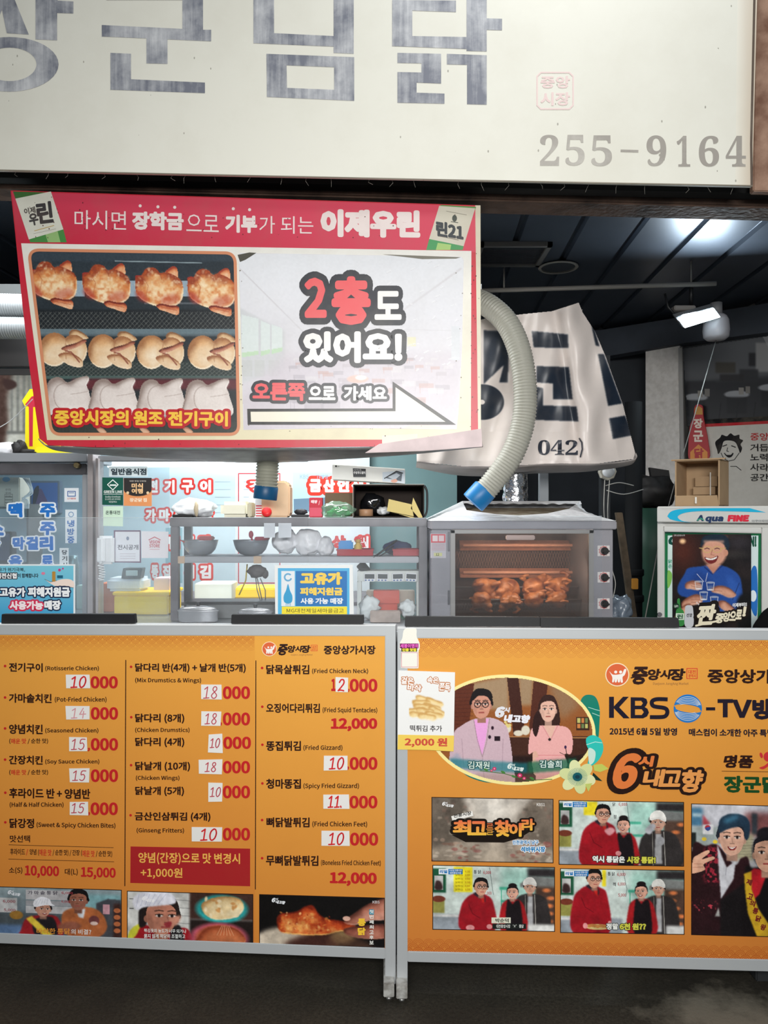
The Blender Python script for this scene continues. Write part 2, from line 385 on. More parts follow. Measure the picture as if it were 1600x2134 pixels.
# ---------------------------------------------------------------- the setting
def struct(name, b, m, **k):
    o = b.build(name, m, **k) if isinstance(b, MB) else b; o['kind'] = 'structure'; return o
asphalt = mat('asphalt', (47, 44, 40), .75, 0, .25, bump=.35, bscale=70, var=.8, vscale=5, vcol=(28, 26, 24))
def wet_floor():
    m = bpy.data.materials.new('asphalt_worn'); m.use_nodes = True; nt = m.node_tree; b = nt.nodes['Principled BSDF']
    tc = nt.nodes.new('ShaderNodeTexCoord')
    def noise(sc, det, rough=.6):
        n = nt.nodes.new('ShaderNodeTexNoise'); n.inputs['Scale'].default_value = sc; n.inputs['Detail'].default_value = det; n.inputs['Roughness'].default_value = rough
        nt.links.new(tc.outputs['Object'], n.inputs['Vector']); return n
    def ramp(src, p0, p1, c0, c1):
        r = nt.nodes.new('ShaderNodeValToRGB'); r.color_ramp.elements[0].position = p0; r.color_ramp.elements[1].position = p1
        r.color_ramp.elements[0].color = c0; r.color_ramp.elements[1].color = c1; nt.links.new(src, r.inputs[0]); return r
    g = noise(95, 5, .8); c = ramp(g.outputs[0], .3, .72, L4((34, 31, 26)), L4((70, 66, 57)))
    st = noise(2.6, 6); s = ramp(st.outputs[0], .42, .66, (0, 0, 0, 1), (1, 1, 1, 1))
    mx = nt.nodes.new('ShaderNodeMix'); mx.data_type = 'RGBA'; mx.inputs[7].default_value = L4((36, 34, 30))
    ms = nt.nodes.new('ShaderNodeMath'); ms.operation = 'MULTIPLY'; ms.inputs[1].default_value = .7
    nt.links.new(s.outputs[0], ms.inputs[0]); nt.links.new(ms.outputs[0], mx.inputs[0]); nt.links.new(c.outputs[0], mx.inputs[6])
    # pale patch right of the middle: wet sheen painted into the base colour
    gp = nt.nodes.new('ShaderNodeVectorMath'); gp.operation = 'DISTANCE'; gp.inputs[1].default_value = (1.12, 2.34, 0)
    sc = nt.nodes.new('ShaderNodeVectorMath'); sc.operation = 'MULTIPLY'; sc.inputs[1].default_value = (1, 1.5, 1)
    nt.links.new(tc.outputs['Object'], sc.inputs[0])
    gp.inputs[1].default_value = (1.02, 2.27*1.5, 0); nt.links.new(sc.outputs[0], gp.inputs[0])
    pn = noise(9, 7, .7); ad = nt.nodes.new('ShaderNodeMath'); ad.operation = 'MULTIPLY_ADD'; ad.inputs[1].default_value = .5
    nt.links.new(pn.outputs[0], ad.inputs[0]); nt.links.new(gp.outputs['Value'], ad.inputs[2])
    pr = ramp(ad.outputs[0], .34, .52, (1, 1, 1, 1), (0, 0, 0, 1))
    m2 = nt.nodes.new('ShaderNodeMix'); m2.data_type = 'RGBA'; m2.inputs[7].default_value = L4((116, 110, 98))
    nt.links.new(pr.outputs[0], m2.inputs[0]); nt.links.new(mx.outputs[2], m2.inputs[6]); nt.links.new(m2.outputs[2], b.inputs['Base Color'])
    b.inputs['Roughness'].default_value = .55; b.inputs['Specular IOR Level'].default_value = .3
    bp = nt.nodes.new('ShaderNodeBump'); bp.inputs['Strength'].default_value = .5; bp.inputs['Distance'].default_value = .004
    nt.links.new(g.outputs[0], bp.inputs['Height']); nt.links.new(bp.outputs[0], b.inputs['Normal']); return m
b = MB(); b.box(-4, 4, -1.5, 6.2, -.06, 0); struct('floor', b, wet_floor(), base=(0, 0, 0))

# ceiling of dark corrugated sheets, its ribs running away from the street
ceil_m = mat('ceiling_sheet', (86, 94, 106), .38, .55, .5, var=.5, vscale=2, vcol=(60, 66, 76))
YAW = math.radians(-3.0); RZ = Matrix.Rotation(YAW, 3, 'Z'); HC = 2.75
b = MB(); prof = []
x = -3.2
while x < 3.6:
    prof += [(x, 0), (x+.225, 0), (x+.232, .02), (x+.252, .02)]; x += .26
pts = [(RZ @ Vector((px, 0, 0)), pz) for px, pz in prof]
dv = RZ @ Vector((0, 1, 0))
for (a, za), (c, zc) in zip(pts, pts[1:]):
    q = [Vector((v.x, v.y, 0)) + dv*s + Vector((0, 0, HC+z)) for v, z, s in ((a, za, 2.62), (c, zc, 2.62), (c, zc, 5.3), (a, za, 5.3))]
    b.poly(q)
struct('ceiling', b, ceil_m, recalc=False)
b = MB(); b.box(-4, 4, 2.75, 6.3, HC+.06, HC+.12); struct('ceiling_deck', b, mat('dark_void', (24, 26, 30), .9))

dark_w = mat('dark_wall', (52, 56, 62), .85, var=.5, vscale=3)
b = MB(); b.box(-3.2, 3.4, 5.3, 5.4, 0, 2.9); struct('wall_back', b, dark_w)
b = MB(); b.box(-3.3, -3.2, 2.7, 5.4, 0, 2.9); struct('wall_left', b, dark_w)
b = MB(); b.box(3.2, 3.3, 2.3, 5.4, 0, 2.9); struct('wall_right', b, dark_w)
teal = mat('teal_wall', (118, 150, 152), .6, var=.3, vscale=3, vcol=(92, 124, 128))
b = MB(); b.box(-2.6, .42, 4.42, 4.5, 0, 2.05); struct('wall_kitchen', b, teal)
b = MB(); b.box(-2.6, .42, 3.3, 4.42, 2.44, 2.48); struct('ceiling_kitchen', b, mat('kitchen_ceiling', (225, 232, 235), .7))
b = MB(); b.box(-2.66, -2.6, 3.1, 4.5, 0, 2.44); struct('wall_kitchen_side', b, teal)
# sloping soffit where the ceiling sheets end, right half
WR = vplane(1250, 5.28, 1640, 4.53)
b = MB(); b.pprism(WR, [(1010, 700), (1250, 688), (1760, 606), (1760, 672), (1416, 716), (1250, 745), (1010, 770)], .1, .12)
struct('trim_1', b, mat('soffit', (60, 66, 76), .7, var=.5, vscale=3))

# rusty steel beam the sign hangs on
rust = mat('rusty_steel', (104, 82, 70), .75, .15, .3, bump=.3, bscale=50, var=.85, vscale=9, vcol=(48, 38, 34))
PB = vplane(0, 2.66, 1600, 2.54)
b = MB(); b.pprism(PB, [(-300, 340), (1900, 385), (1900, 440), (-300, 384)], .12, 0, .006)
struct('trim_2', b, rust)
blackm = mat('gap_shade', (18, 18, 18), .8)
b = MB(); b.pprism(vplane(0, 2.60, 1600, 2.48), [(-300, 300), (1900, 350), (1900, 409), (-300, 364)], .05); struct('shadow_strip', b, blackm)  # black strip added in place of the shadow gap below the sign
PR = vplane(1500, 2.42, 1700, 2.40)
b = MB(); b.pprism(PR, [(1578, -330), (1740, -330), (1740, 402), (1569, 398)], .03, 0, .003)
struct('trim_4', b, mat('rust_plate', (170, 138, 118), .8, .1, .2, bump=.25, bscale=60, var=.9, vscale=14, vcol=(112, 78, 62)))

# counter the stall is built on
steel_m = mat('brushed_steel', (178, 182, 186), .34, .85, .5, bump=.05, bscale=200, var=.25, vscale=5, vcol=(140, 142, 146))
cb = MB(); cb.box(-2.5, .95, 2.72, 3.45, 1.04, 1.08, .004); cnt = thing('counter', 'steel worktop running behind the two menu boards', 'counter', (-.75, 3.05, 0))
cb.build('worktop', steel_m, cnt)
b = MB(); b.box(-2.45, .92, 2.8, 3.4, 0, 1.04); b.build('counter_body', mat('counter_body', (120, 124, 128), .5, .3), cnt)

# ---------------------------------------------------------------- shop sign
PS = vplane(0, 2.48, 1570, 2.36)
def sign_material():
    m = print_mat('sign_sheet', .42, .35, .32, 2.2, (196, 190, 172)); nt = m.node_tree; b = nt.nodes['Principled BSDF']
    src = b.inputs['Base Color'].links[0].from_socket; tc = nt.nodes.new('ShaderNodeTexCoord')
    v = nt.nodes.new('ShaderNodeTexVoronoi'); v.inputs['Scale'].default_value = 26; v.inputs['Randomness'].default_value = 1
    mp = nt.nodes.new('ShaderNodeMapping'); mp.inputs['Scale'].default_value = (1, 1, .55); nt.links.new(tc.outputs['Object'], mp.inputs[0]); nt.links.new(mp.outputs[0], v.inputs['Vector'])
    lt = nt.nodes.new('ShaderNodeMath'); lt.operation = 'LESS_THAN'; lt.inputs[1].default_value = .062; nt.links.new(v.outputs['Distance'], lt.inputs[0])
    n = nt.nodes.new('ShaderNodeTexNoise'); n.inputs['Scale'].default_value = 3.1; nt.links.new(tc.outputs['Object'], n.inputs['Vector'])
    g = nt.nodes.new('ShaderNodeMath'); g.operation = 'GREATER_THAN'; g.inputs[1].default_value = .5; nt.links.new(n.outputs[0], g.inputs[0])
    mu = nt.nodes.new('ShaderNodeMath'); mu.operation = 'MULTIPLY'; nt.links.new(lt.outputs[0], mu.inputs[0]); nt.links.new(g.outputs[0], mu.inputs[1])
    m2 = nt.nodes.new('ShaderNodeMath'); m2.operation = 'MULTIPLY'; m2.inputs[1].default_value = .6; nt.links.new(mu.outputs[0], m2.inputs[0])
    mx = nt.nodes.new('ShaderNodeMix'); mx.data_type = 'RGBA'; mx.inputs[7].default_value = L4((110, 104, 92)); nt.links.new(m2.outputs[0], mx.inputs[0]); nt.links.new(src, mx.inputs[6])
    nt.links.new(mx.outputs[2], b.inputs['Base Color']); return m
def worn_ink(name, dark, light, streak=True, thr=(.34, .72)):
    """old cut vinyl lettering, scraped through to the sheet in streaks"""
    m = bpy.data.materials.new(name); m.use_nodes = True; nt = m.node_tree; b = nt.nodes['Principled BSDF']; tc = nt.nodes.new('ShaderNodeTexCoord')
    def n(sc, scale, det=6):
        mp = nt.nodes.new('ShaderNodeMapping'); mp.inputs['Scale'].default_value = sc; nt.links.new(tc.outputs['Object'], mp.inputs[0])
        q = nt.nodes.new('ShaderNodeTexNoise'); q.inputs['Scale'].default_value = scale; q.inputs['Detail'].default_value = det; q.inputs['Roughness'].default_value = .65; nt.links.new(mp.outputs[0], q.inputs['Vector']); return q
    a = n((1, 1, 1), 5); st = n((14, 14, .8), 4, 4); ad = nt.nodes.new('ShaderNodeMath'); ad.operation = 'MULTIPLY_ADD'; ad.inputs[1].default_value = .45 if streak else 0
    nt.links.new(st.outputs[0], ad.inputs[0]); nt.links.new(a.outputs[0], ad.inputs[2])
    r = nt.nodes.new('ShaderNodeValToRGB'); r.color_ramp.elements[0].position = thr[0]+.2; r.color_ramp.elements[1].position = thr[1]+.2
    r.color_ramp.elements[0].color = L4(dark); r.color_ramp.elements[1].color = L4(light)
    nt.links.new(ad.outputs[0], r.inputs[0]); nt.links.new(r.outputs[0], b.inputs['Base Color']); b.inputs['Roughness'].default_value = .4; return m
sign = thing('shop_sign', 'long cream shop sign with big faded grey letters under the roof', 'sign', PS.at(780, 388) - Vector((0, -.05, 0)))
s = Print(PS); s.slab([(-420, -330), (1586, -330), (1567, 388), (-420, 346)], .012, (229, 227, 215))
s.raw([(1540, -330), (1586, -330), (1567, 388), (1532, 387)], [[0, 1, 2, 3]], [(236, 232, 220), (214, 202, 184), (205, 190, 170), (232, 228, 214)], .5)
s.line([(1579, -330), (1565, 300), (1566, 387)], 5, (96, 84, 74), 1)
s.line([(-420, 345), (300, 361), (900, 374), (1567, 387)], 2.5, (120, 112, 98), 1)
s.build('sign_sheet', sign_material(), sign)
L = Print(PS); G = (120, 122, 130)
for q in ([(-50, -24), (62, -22), (62, -2), (30, -2), (60, 72), (14, 69), (4, 20), (-14, 66), (-60, 62), (-22, -3), (-50, -3)],
          [(74, -60), (120, -60), (120, 1), (153, 3), (153, 28), (119, 27), (119, 84), (74, 82)],
          [(222, -24), (423, -22), (423, 62), (440, 62), (440, 86), (349, 82), (349, 133), (305, 132), (305, 80), (212, 76), (212, 52), (380, 60), (380, 0), (222, 0)],
          [(230, 110), (273, 112), (273, 165), (427, 172), (427, 194), (230, 187)],
          [(528, -34), (571, -34), (571, 69), (695, 75), (695, 97), (528, 90)], [(695, -60), (737, -60), (737, 112), (695, 110)],
          [(817, 0), (950, 1), (950, 25), (859, 22), (859, 75), (972, 77), (972, -40), (1014, -40), (1014, 38), (1046, 39), (1046, 63), (1014, 62), (1014, 107), (972, 106), (972, 102), (817, 96)],
          [(828, 110), (919, 112), (919, 174), (868, 172), (868, 193), (926, 195), (926, 216), (828, 214), (828, 150), (878, 151), (878, 132), (828, 131)],
          [(931, 112), (1014, 115), (1014, 218), (973, 217), (973, 135), (931, 134)]):
    L.poly(q, G, 2)
pts = []
for i in range(41):
    a = 2*math.pi*i/40; pts += [(19+103*math.cos(a), 134+57*math.sin(a)), (20+56*math.cos(a), 134+35*math.sin(a))]
L.raw(pts, [[2*i, 2*i+1, 2*i+3, 2*i+2] for i in range(40)], G, 2)
L.raw([(555, 112), (738, 119), (738, 210), (556, 202), (597, 136), (696, 140), (696, 187), (598, 183)], [[0, 1, 5, 4], [1, 2, 6, 5], [2, 3, 7, 6], [3, 0, 4, 7]], G, 2)
L.build('lettering', worn_ink('worn_lettering', (118, 121, 132), (205, 206, 208), True, (.42, .74)), sign)['label'] = 'big grey cut-out letters worn pale in streaks'
N = Print(PS)
for ch, x0, x1, dy in (('𝟐', 1125, 1165, 0), ('𝟓', 1178, 1218, 0), ('𝟓', 1232, 1275, 1), ('𝟗', 1347, 1388, 1), ('𝟏', 1410, 1438, 2), ('𝟔', 1456, 1498, 2), ('𝟒', 1512, 1554, 2)):
    N.text(ch, x0, 281+dy, x1, 345+dy, (196, 192, 184), 2, font='NotoSansMath-Regular.woff2', res=4)
N.line([(1293, 314), (1330, 315)], 5, (196, 192, 184), 2, False)
N.build('phone_number', worn_ink('worn_digits', (160, 154, 146), (206, 202, 192), False, (.25, .6)), sign)['label'] = 'faint grey telephone number'
T = Print(PS); pk = (232, 208, 204)
for w, x0, y0, x1, y1 in ((3, 1119, 151, 1194, 227),): T.line([(x0+8, y0), (x1-8, y0), (x1, y0+8), (x1, y1-8), (x1-8, y1), (x0+8, y1), (x0, y1-8), (x0, y0+8), (x0+8, y0)], w, pk, 2)
T.text('중앙', 1126, 158, 1188, 184, pk, 2, .02); T.text('시장', 1126, 192, 1188, 220, pk, 2, .02)
T.build('seal_mark', print_mat('pink_stamp', .5), sign)['label'] = 'faded pink seal stamp'
# cobweb threads under the sign
b = MB()
for k in range(26):
    x0 = 40+k*60+random.uniform(-20, 20); y0 = 352+x0*.022+2; q = PS.at(x0, y0+4, -.03)
    b.tube([q, q+Vector((random.uniform(-.006, .006), 0, -.008)), q+Vector((random.uniform(-.012, .012), .003, -.012-.014*random.random()))], .0006, 4)
o = b.build('cobweb', mat('web', (150, 146, 138), .9), sign); o['kind'] = 'stuff'
# ---------------------------------------------------------------- red soju banner over the kitchen
PN = vplane(22, 2.585, 1000, 2.52)
ban = thing('banner_board', 'red and cream advertising board with roast chicken picture hanging under the sign', 'sign', PN.at(540, 932))
edge_l = [(22, 397), (30, 470), (45, 620), (60, 755), (82, 914)]
face = edge_l + [(100, 928), (200, 932), (560, 933), (830, 930), (1002, 908), (1001, 428)]
b = MB(); b.pprism(PN, [(28, 400), (50, 620), (88, 905), (110, 922), (990, 905), (995, 432)], .2, -.006)
b.build('housing', mat('housing_vinyl', (196, 190, 182), .6, var=.5, vscale=8), ban)
s = Print(PN); red = (204, 36, 58)
s.slab(face, .006, red)
s.raw([(24, 399), (1001, 430), (1001, 526), (36, 506)], [[0, 1, 2, 3]], [(212, 62, 88), (222, 72, 96), (218, 60, 88), (200, 40, 64)], .6)  # pinker top band: reflected light painted into the red
cream = (238, 234, 216)
s.raw([(44, 507), (982, 523), (981, 916), (98, 917)], [[0, 1, 2, 3]], [(238, 236, 226), (238, 236, 230), (234, 226, 192), (226, 214, 178)], 1)
# right-hand worn rim and bottom flaps
s.poly([(990, 428), (1001, 428), (1002, 908), (996, 900)], (222, 214, 190), .7)
s.poly([(796, 908), (870, 904), (870, 920), (796, 924)], (236, 230, 206), 1.2)
# bottle labels
s.poly([(27, 399), (100, 401), (108, 414), (34, 420)], (58, 108, 52), 1); s.poly([(58, 490), (130, 470), (139, 505), (63, 505)], (70, 140, 66), 1)
s.poly([(92, 480), (118, 474), (126, 505), (100, 505)], (150, 190, 120), 1.2)
s.poly([(32, 414), (106, 399), (132, 478), (60, 499)], (222, 222, 208), 1.5)
s.text('이제', 50, 432, 74, 446, (60, 58, 56), 2, .02, rot=-.2); s.text('우', 60, 444, 80, 470, (58, 60, 62), 2, .03, rot=-.2); s.text('린', 76, 420, 110, 466, (48, 50, 54), 2, .03, rot=-.12)
s.line([(72, 481), (112, 470)], 1.5, (196, 166, 96), 2); s.line([(70, 487), (116, 477)], .8, (160, 160, 150), 2)
s.poly([(918, 427), (992, 431), (990, 437), (916, 436)], (84, 150, 74), 1); s.poly([(894, 498), (966, 513), (964, 521), (888, 521)], (70, 156, 92), 1)
s.poly([(912, 506), (940, 510), (938, 521), (908, 521)], (170, 206, 120), 1.2)
s.poly([(915, 429), (990, 434), (966, 513), (894, 498)], (214, 208, 190), 1.5)
s.text('린21', 908, 459, 966, 492, (56, 62, 66), 2, .04, slope=10); s.ell(947, 455, 5, 7, (70, 78, 70), 2); s.line([(940, 462), (954, 464)], 1.5, (70, 78, 70), 2)
s.line([(915, 492), (955, 500)], 1.2, (120, 110, 96), 2); s.line([(930, 440), (972, 448)], .9, (130, 126, 110), 2)
wc = (242, 228, 224)
for t, x0, y0, x1, y1, bo, sl in (('마시면', 155, 437, 263, 477, .004, 3), ('장학금', 275, 440, 383, 479, .036, 2), ('으로', 388, 446, 456, 482, .004, 2), ('기부', 469, 447, 536, 485, .036, 1),
                                  ('가', 540, 450, 573, 487, .004, 0), ('되는', 585, 450, 653, 487, .004, 1), ('이제우린', 667, 435, 876, 494, .045, 3)):
    s.text(t, x0, y0, x1, y1, wc, 2, bo, slope=sl)
for x, y in ((292, 429), (329, 431), (364, 432), (486, 435), (520, 437)): s.ell(x, y, 3.2, 3.2, wc, 2)
# little tears and specks
for k in range(90):
    x, y = random.choice([(random.uniform(40, 990), random.uniform(440, 500)), (random.uniform(980, 999), random.uniform(520, 900)), (random.uniform(110, 960), random.uniform(905, 930)), (random.uniform(60, 240), random.uniform(402, 500))])
    s.ell(x, y, random.uniform(.5, 1.5), random.uniform(.5, 1.8), (84, 40, 42), 3, n=6)
s.build('printed_face', print_mat('banner_ink', .38, .45, .22, 6, (150, 120, 104), .06), ban)
# photograph of the birds on the spits
quad = [(67, 522), (480, 529), (490, 540), (494, 890), (484, 903), (120, 903), (108, 892), (60, 535)]
cv = Canvas(58, 518, 498, 908, 1.25, (34, 42, 48)); cv.vgrad((44, 54, 62), (30, 36, 38)); n0 = cv.noise(40, 3, 3)
cv.img += ((n0-.5)*16)[..., None]
for y0, y1, c in ((518, 545, (52, 64, 74)), (645, 690, (24, 28, 32)), (690, 700, (96, 112, 120)), (752, 790, (40, 52, 50))): cv.rect(50, y0, 500, y1, c, 2, .9)
for x in (152, 264, 372): cv.rect(x, 585, x+24, 618, (150, 170, 184), 1)
for xx in np.arange(60, 560, 9.5):
    for ya, yb in ((650, 688), (756, 784)):
        cv.line([(xx, ya), (xx-34, yb)], .8, (130, 132, 126), .8); cv.line([(xx-34, ya), (xx, yb)], .8, (112, 116, 112), .7)
cv.rect(50, 686, 500, 696, (104, 122, 130), 1); cv.rect(50, 783, 500, 790, (74, 96, 92), 1); cv.rect(300, 630, 500, 634, (86, 92, 98), 1)
cv.line([(240, 544), (420, 548)], 2.2, (140, 156, 162)); cv.rect(50, 880, 500, 905, (62, 66, 58), 1)
for xx in np.arange(60, 500, 3): cv.line([(xx, 884), (xx, 905)], .7, (110, 110, 96), .5)
R1 = [(508, 640), (518, 600), (545, 590), (572, 548), (605, 536), (640, 546), (664, 572), (700, 566), (760, 590), (798, 628), (806, 690), (792, 745), (750, 775), (690, 785), (620, 770), (560, 742), (520, 700)]
for i, dx in enumerate((-330, 0, 325, 648)):
    dy = (-18, 0, 18, 28)[i]; fx = lambda a, bb: ((a+dx)/2.963, (bb+dy)/2.963+370)
    cv.body([fx(690, 575), fx(712, 548), fx(746, 530), fx(768, 545), fx(772, 600), fx(740, 630), fx(700, 610)], (160, 62, 38), (224, 140, 90), (246, 216, 180), 6, seed=i+5, nz=12)
    cv.body([fx(508, 600), fx(518, 586), fx(548, 590), fx(560, 640), fx(520, 650)], (150, 46, 34), (206, 92, 62), (236, 160, 120), 4, seed=i+7, nz=8)
    cv.body([fx(a, c) for a, c in R1], (150, 62, 34), (224, 156, 96), (250, 226, 188), 15, (-.3, -.9), 14, i, 1, .8)
    cv.blob([fx(590, 620), fx(660, 600), fx(740, 630), fx(750, 700), fx(670, 720), fx(600, 690)], (250, 222, 170), 9, .40)
    n = cv.noise(7, 2, 70+i); m = cv.inside(spline([fx(a, c) for a, c in R1], 6, True)); cv.put(cv.blur(m, 2)*np.clip((n-.5)*3, 0, 1), (206, 104, 44), .6); cv.put(cv.blur(m, 2)*np.clip((.42-n)*4, 0, 1), (252, 232, 196), .6)
    cv.blob([fx(520, 680), fx(560, 690), fx(592, 745), fx(548, 748), fx(515, 715)], (170, 44, 38), 3, .6); cv.blob([fx(670, 725), fx(760, 700), fx(780, 745), fx(690, 775)], (176, 58, 42), 4, .5)
    cv.line([fx(560, 600), fx(590, 650), fx(575, 720)], 1.4, (176, 92, 52), .6); cv.line([fx(664, 572), fx(672, 610)], 1.6, (160, 76, 44), .7)
    cv.body([fx(640, 772), fx(668, 760), fx(720, 770), fx(770, 775), fx(782, 800), fx(768, 830), fx(700, 810), fx(658, 795)], (120, 40, 26), (214, 122, 78), (244, 206, 168), 5, seed=i+9, nz=10)
    cv.line([fx(670, 782), fx(765, 802)], 1.2, (150, 62, 40), .7)
for i, dx in enumerate((0, 300, 600, 915)):
    dy = (0, 10, 16, 18)[i]; fx = lambda a, bb: ((a+dx)/2.963, (bb+dy)/2.963+370); E = lambda x, y, rx, ry, k=14: [fx(x+rx*math.cos(t), y+ry*math.sin(t)) for t in np.linspace(0, 2*math.pi, k, False)]
    cv.body([fx(425, 960), fx(450, 938), fx(500, 950), fx(545, 990), fx(500, 1000), fx(440, 990)], (140, 98, 66), (214, 174, 128), (240, 214, 178), 5, seed=i+30, nz=10)
    cv.body(E(455, 1065, 82, 95), (160, 108, 70), (224, 184, 140), (244, 222, 190), 11, seed=i+21, nz=18); cv.body(E(335, 1062, 92, 104), (164, 112, 72), (230, 192, 148), (248, 230, 202), 14, seed=i+20, nz=20)
    cv.body([fx(360, 1095), fx(430, 1080), fx(500, 1120), fx(512, 1160), fx(480, 1172), fx(410, 1150)], (160, 104, 70), (226, 188, 146), (244, 220, 190), 7, seed=i+25, nz=14)
    cv.body([fx(378, 1058), fx(400, 1040), fx(470, 1020), fx(520, 998), fx(530, 1016), fx(470, 1050), fx(410, 1068)], (96, 46, 38), (166, 96, 76), (206, 150, 126), 4, seed=i+27, nz=8); cv.line([fx(405, 1070), fx(440, 1078), fx(490, 1140)], 3, (136, 70, 54), .8)
    cv.blob([fx(290, 990), fx(350, 975), fx(370, 1010), fx(320, 1030)], (226, 158, 92), 7, .45); cv.blob([fx(440, 985), fx(500, 1000), fx(510, 1040), fx(460, 1020)], (222, 150, 90), 6, .4); cv.line([fx(412, 985), fx(402, 1040), fx(408, 1120)], 1.8, (170, 118, 84), .6)
R3 = [(286, 1460), (284, 1335), (304, 1264), (345, 1236), (386, 1240), (416, 1266), (450, 1256), (490, 1238), (543, 1228), (554, 1250), (540, 1285), (556, 1335), (562, 1460)]
cv.rect(150, 790, 500, 812, (110, 36, 44), 3, .8)
for i, dx in enumerate((-5, 280, 575, 860)):
    dy = (-2, 8, 12, 14)[i]; fx = lambda a, bb: ((a+dx)/2.963, (bb+dy)/2.963+370)
    cv.body([fx(a, c) for a, c in R3], (150, 132, 124), (220, 208, 202), (244, 236, 230), 12, seed=i+40, nz=30, namp=.3)
    cv.line([fx(u[0], u[1]) for u in spline([(416, 1266), (360, 1290), (338, 1340), (350, 1400), (390, 1440)], 5)], 2, (166, 148, 140), .7); cv.line([fx(440, 1340), fx(500, 1332), fx(548, 1322)], 1.6, (180, 164, 156), .7); cv.blob([fx(455, 1290), fx(490, 1252), fx(543, 1236), fx(540, 1276)], (240, 230, 224), 3, .7); cv.blob([fx(300, 1380), fx(330, 1340), fx(345, 1400), fx(320, 1440)], (186, 168, 160), 5, .5)
cv.rect(100, 868, 500, 905, (50, 54, 50), 7, .75); cv.grain(10, 2.5)
for k in (200, 290, 380): cv.body([(k, 892), (k+10, 890), (k+22, 900), (k+12, 904)], (160, 100, 80), (206, 160, 130), (226, 190, 160), 3)
ro = []
for (ax, ay), (bx, by), (qx, qy) in (((62, 540), (61, 521), (82, 521)), ((470, 527), (489, 528), (490, 548)), ((497, 884), (498, 905), (478, 905)), ((126, 905), (108, 905), (105, 886))):
    ro += [((1-t)**2*ax+2*t*(1-t)*bx+t*t*qx, (1-t)**2*ay+2*t*(1-t)*by+t*t*qy) for t in np.linspace(0, 1, 9)]
cv.clip(ro); ph = Print(PN); ph.raster(cv, 2); ro2 = ro+[ro[0], ro[1]]; pts = []
for k in range(len(ro)+1):
    a, c = np.array(ro2[k-1 if k else len(ro)-1]), np.array(ro2[(k+1) % len(ro2)]); d = (c-a)/np.hypot(*(c-a)); nn = np.array([-d[1], d[0]])*3.2; m_ = np.array(ro2[k]); pts += [m_+nn, m_-nn]
ph.raw(pts, [[2*i, 2*i+1, 2*i+3, 2*i+2] for i in range(len(ro))], (216, 142, 104), 3)
yl, rd = (246, 198, 66), (190, 28, 36)
for t, x0, y0, x1, y1 in (('중앙시장의', 113, 854, 268, 886), ('원조', 278, 855, 339, 886), ('전기구이', 350, 856, 475, 888)): ph.text(t, x0, y0, x1, y1, yl, 5, .03, outline=[(.12, rd)], slope=1)
ph.build('printed_photo', print_mat('photo_ink', .36, .5), ban)['label'] = 'picture of three rows of chickens on spits, golden at the top and raw at the bottom'
# pasted sheet: second floor too, go right
cv = Canvas(496, 526, 970, 898, 1.6, (226, 224, 228)); cv.vgrad((228, 230, 234), (214, 208, 214)); n = cv.noise(90, 3, 8); cv.img += ((n-.5)*10)[..., None]
cv.poly([(496, 640), (594, 690), (594, 770), (500, 800)], (206, 208, 210), 2, .8)
for x0, x1, ya, yb in ((504, 538, 656, 745), (544, 562, 668, 742), (566, 588, 676, 738)): cv.poly([(x0, ya), (x1, ya+8), (x1, yb-6), (x0, yb)], (220, 228, 226), 1); cv.poly([(x0, yb-10), (x1, yb-14), (x1, yb-6), (x0, yb)], (196, 222, 190), 1)
for x0 in (504, 530, 560): cv.rect(x0, 750, x0+22, 785, (200, 202, 200), 1, .7)
cv.line([(500, 560), (640, 700)], 3, (212, 210, 214)); cv.line([(960, 560), (780, 690)], 4, (214, 212, 216)); cv.line([(640, 680), (960, 690)], 2, (214, 212, 216))
cv.poly([(590, 740), (960, 735), (960, 898), (500, 898), (500, 830)], (206, 198, 206), 12, .8)
for k in range(60):
    x, y = RNG.uniform(600, 940), RNG.uniform(745, 845); w = 6+(y-740)*.14; c = [(176, 170, 178), (190, 182, 188), (220, 216, 218), (200, 166, 160)][k % 4]
    cv.rect(x-w, y-w*.35, x+w, y+w*.35, c, 1, .55); cv.line([(x-w*.8, y), (x-w*.8, y+w)], 1.5, c, .6)
cv.ell(745, 790, 22, 8, (226, 190, 178)); cv.ell(752, 787, 12, 5, (236, 228, 226)); cv.ell(880, 893, 40, 8, (228, 206, 196)); cv.rect(848, 702, 866, 722, (226, 222, 190), 1)
cv.rect(940, 680, 958, 750, (216, 218, 222), 1); cv.grain(5, 4)
for k in range(40):
    x, y = RNG.uniform(800, 950), RNG.uniform(540, 780); cv.line([(x, y), (x+RNG.uniform(3, 12), y-RNG.uniform(1, 6))], 2, (240, 240, 242), .7); cv.line([(x, y+2), (x+8, y-2)], 1, (204, 202, 206), .7)
poly = [(497, 530), (500, 527), (962, 535), (966, 541), (963, 720), (955, 860), (951, 895), (720, 892), (507, 896), (502, 700)]
cv.clip(poly); po = Print(PN); po.slab(poly, .0008, (224, 222, 226), 2.5); po.raster(cv, 3)
dk, pinkr, wh = (44, 46, 54), (236, 92, 96), (244, 240, 236)
po.text('2', 634, 578, 681, 663, pinkr, 6, .03, outline=[(.09, dk)]); po.text('층', 690, 575, 773, 678, pinkr, 6.2, .04, outline=[(.09, dk)]); po.text('도', 780, 606, 837, 667, wh, 6, .03, outline=[(.1, dk)])
po.text('있어요!', 631, 690, 839, 757, wh, 6, .04, outline=[(.1, dk)])
po.text('오른쪽', 526, 797, 636, 835, pinkr, 6, .03, outline=[(.11, dk)], slope=1); po.text('으로', 643, 804, 699, 834, wh, 6, .03, outline=[(.12, dk)]); po.text('가세요', 716, 804, 806, 835, wh, 6, .03, outline=[(.12, dk)])
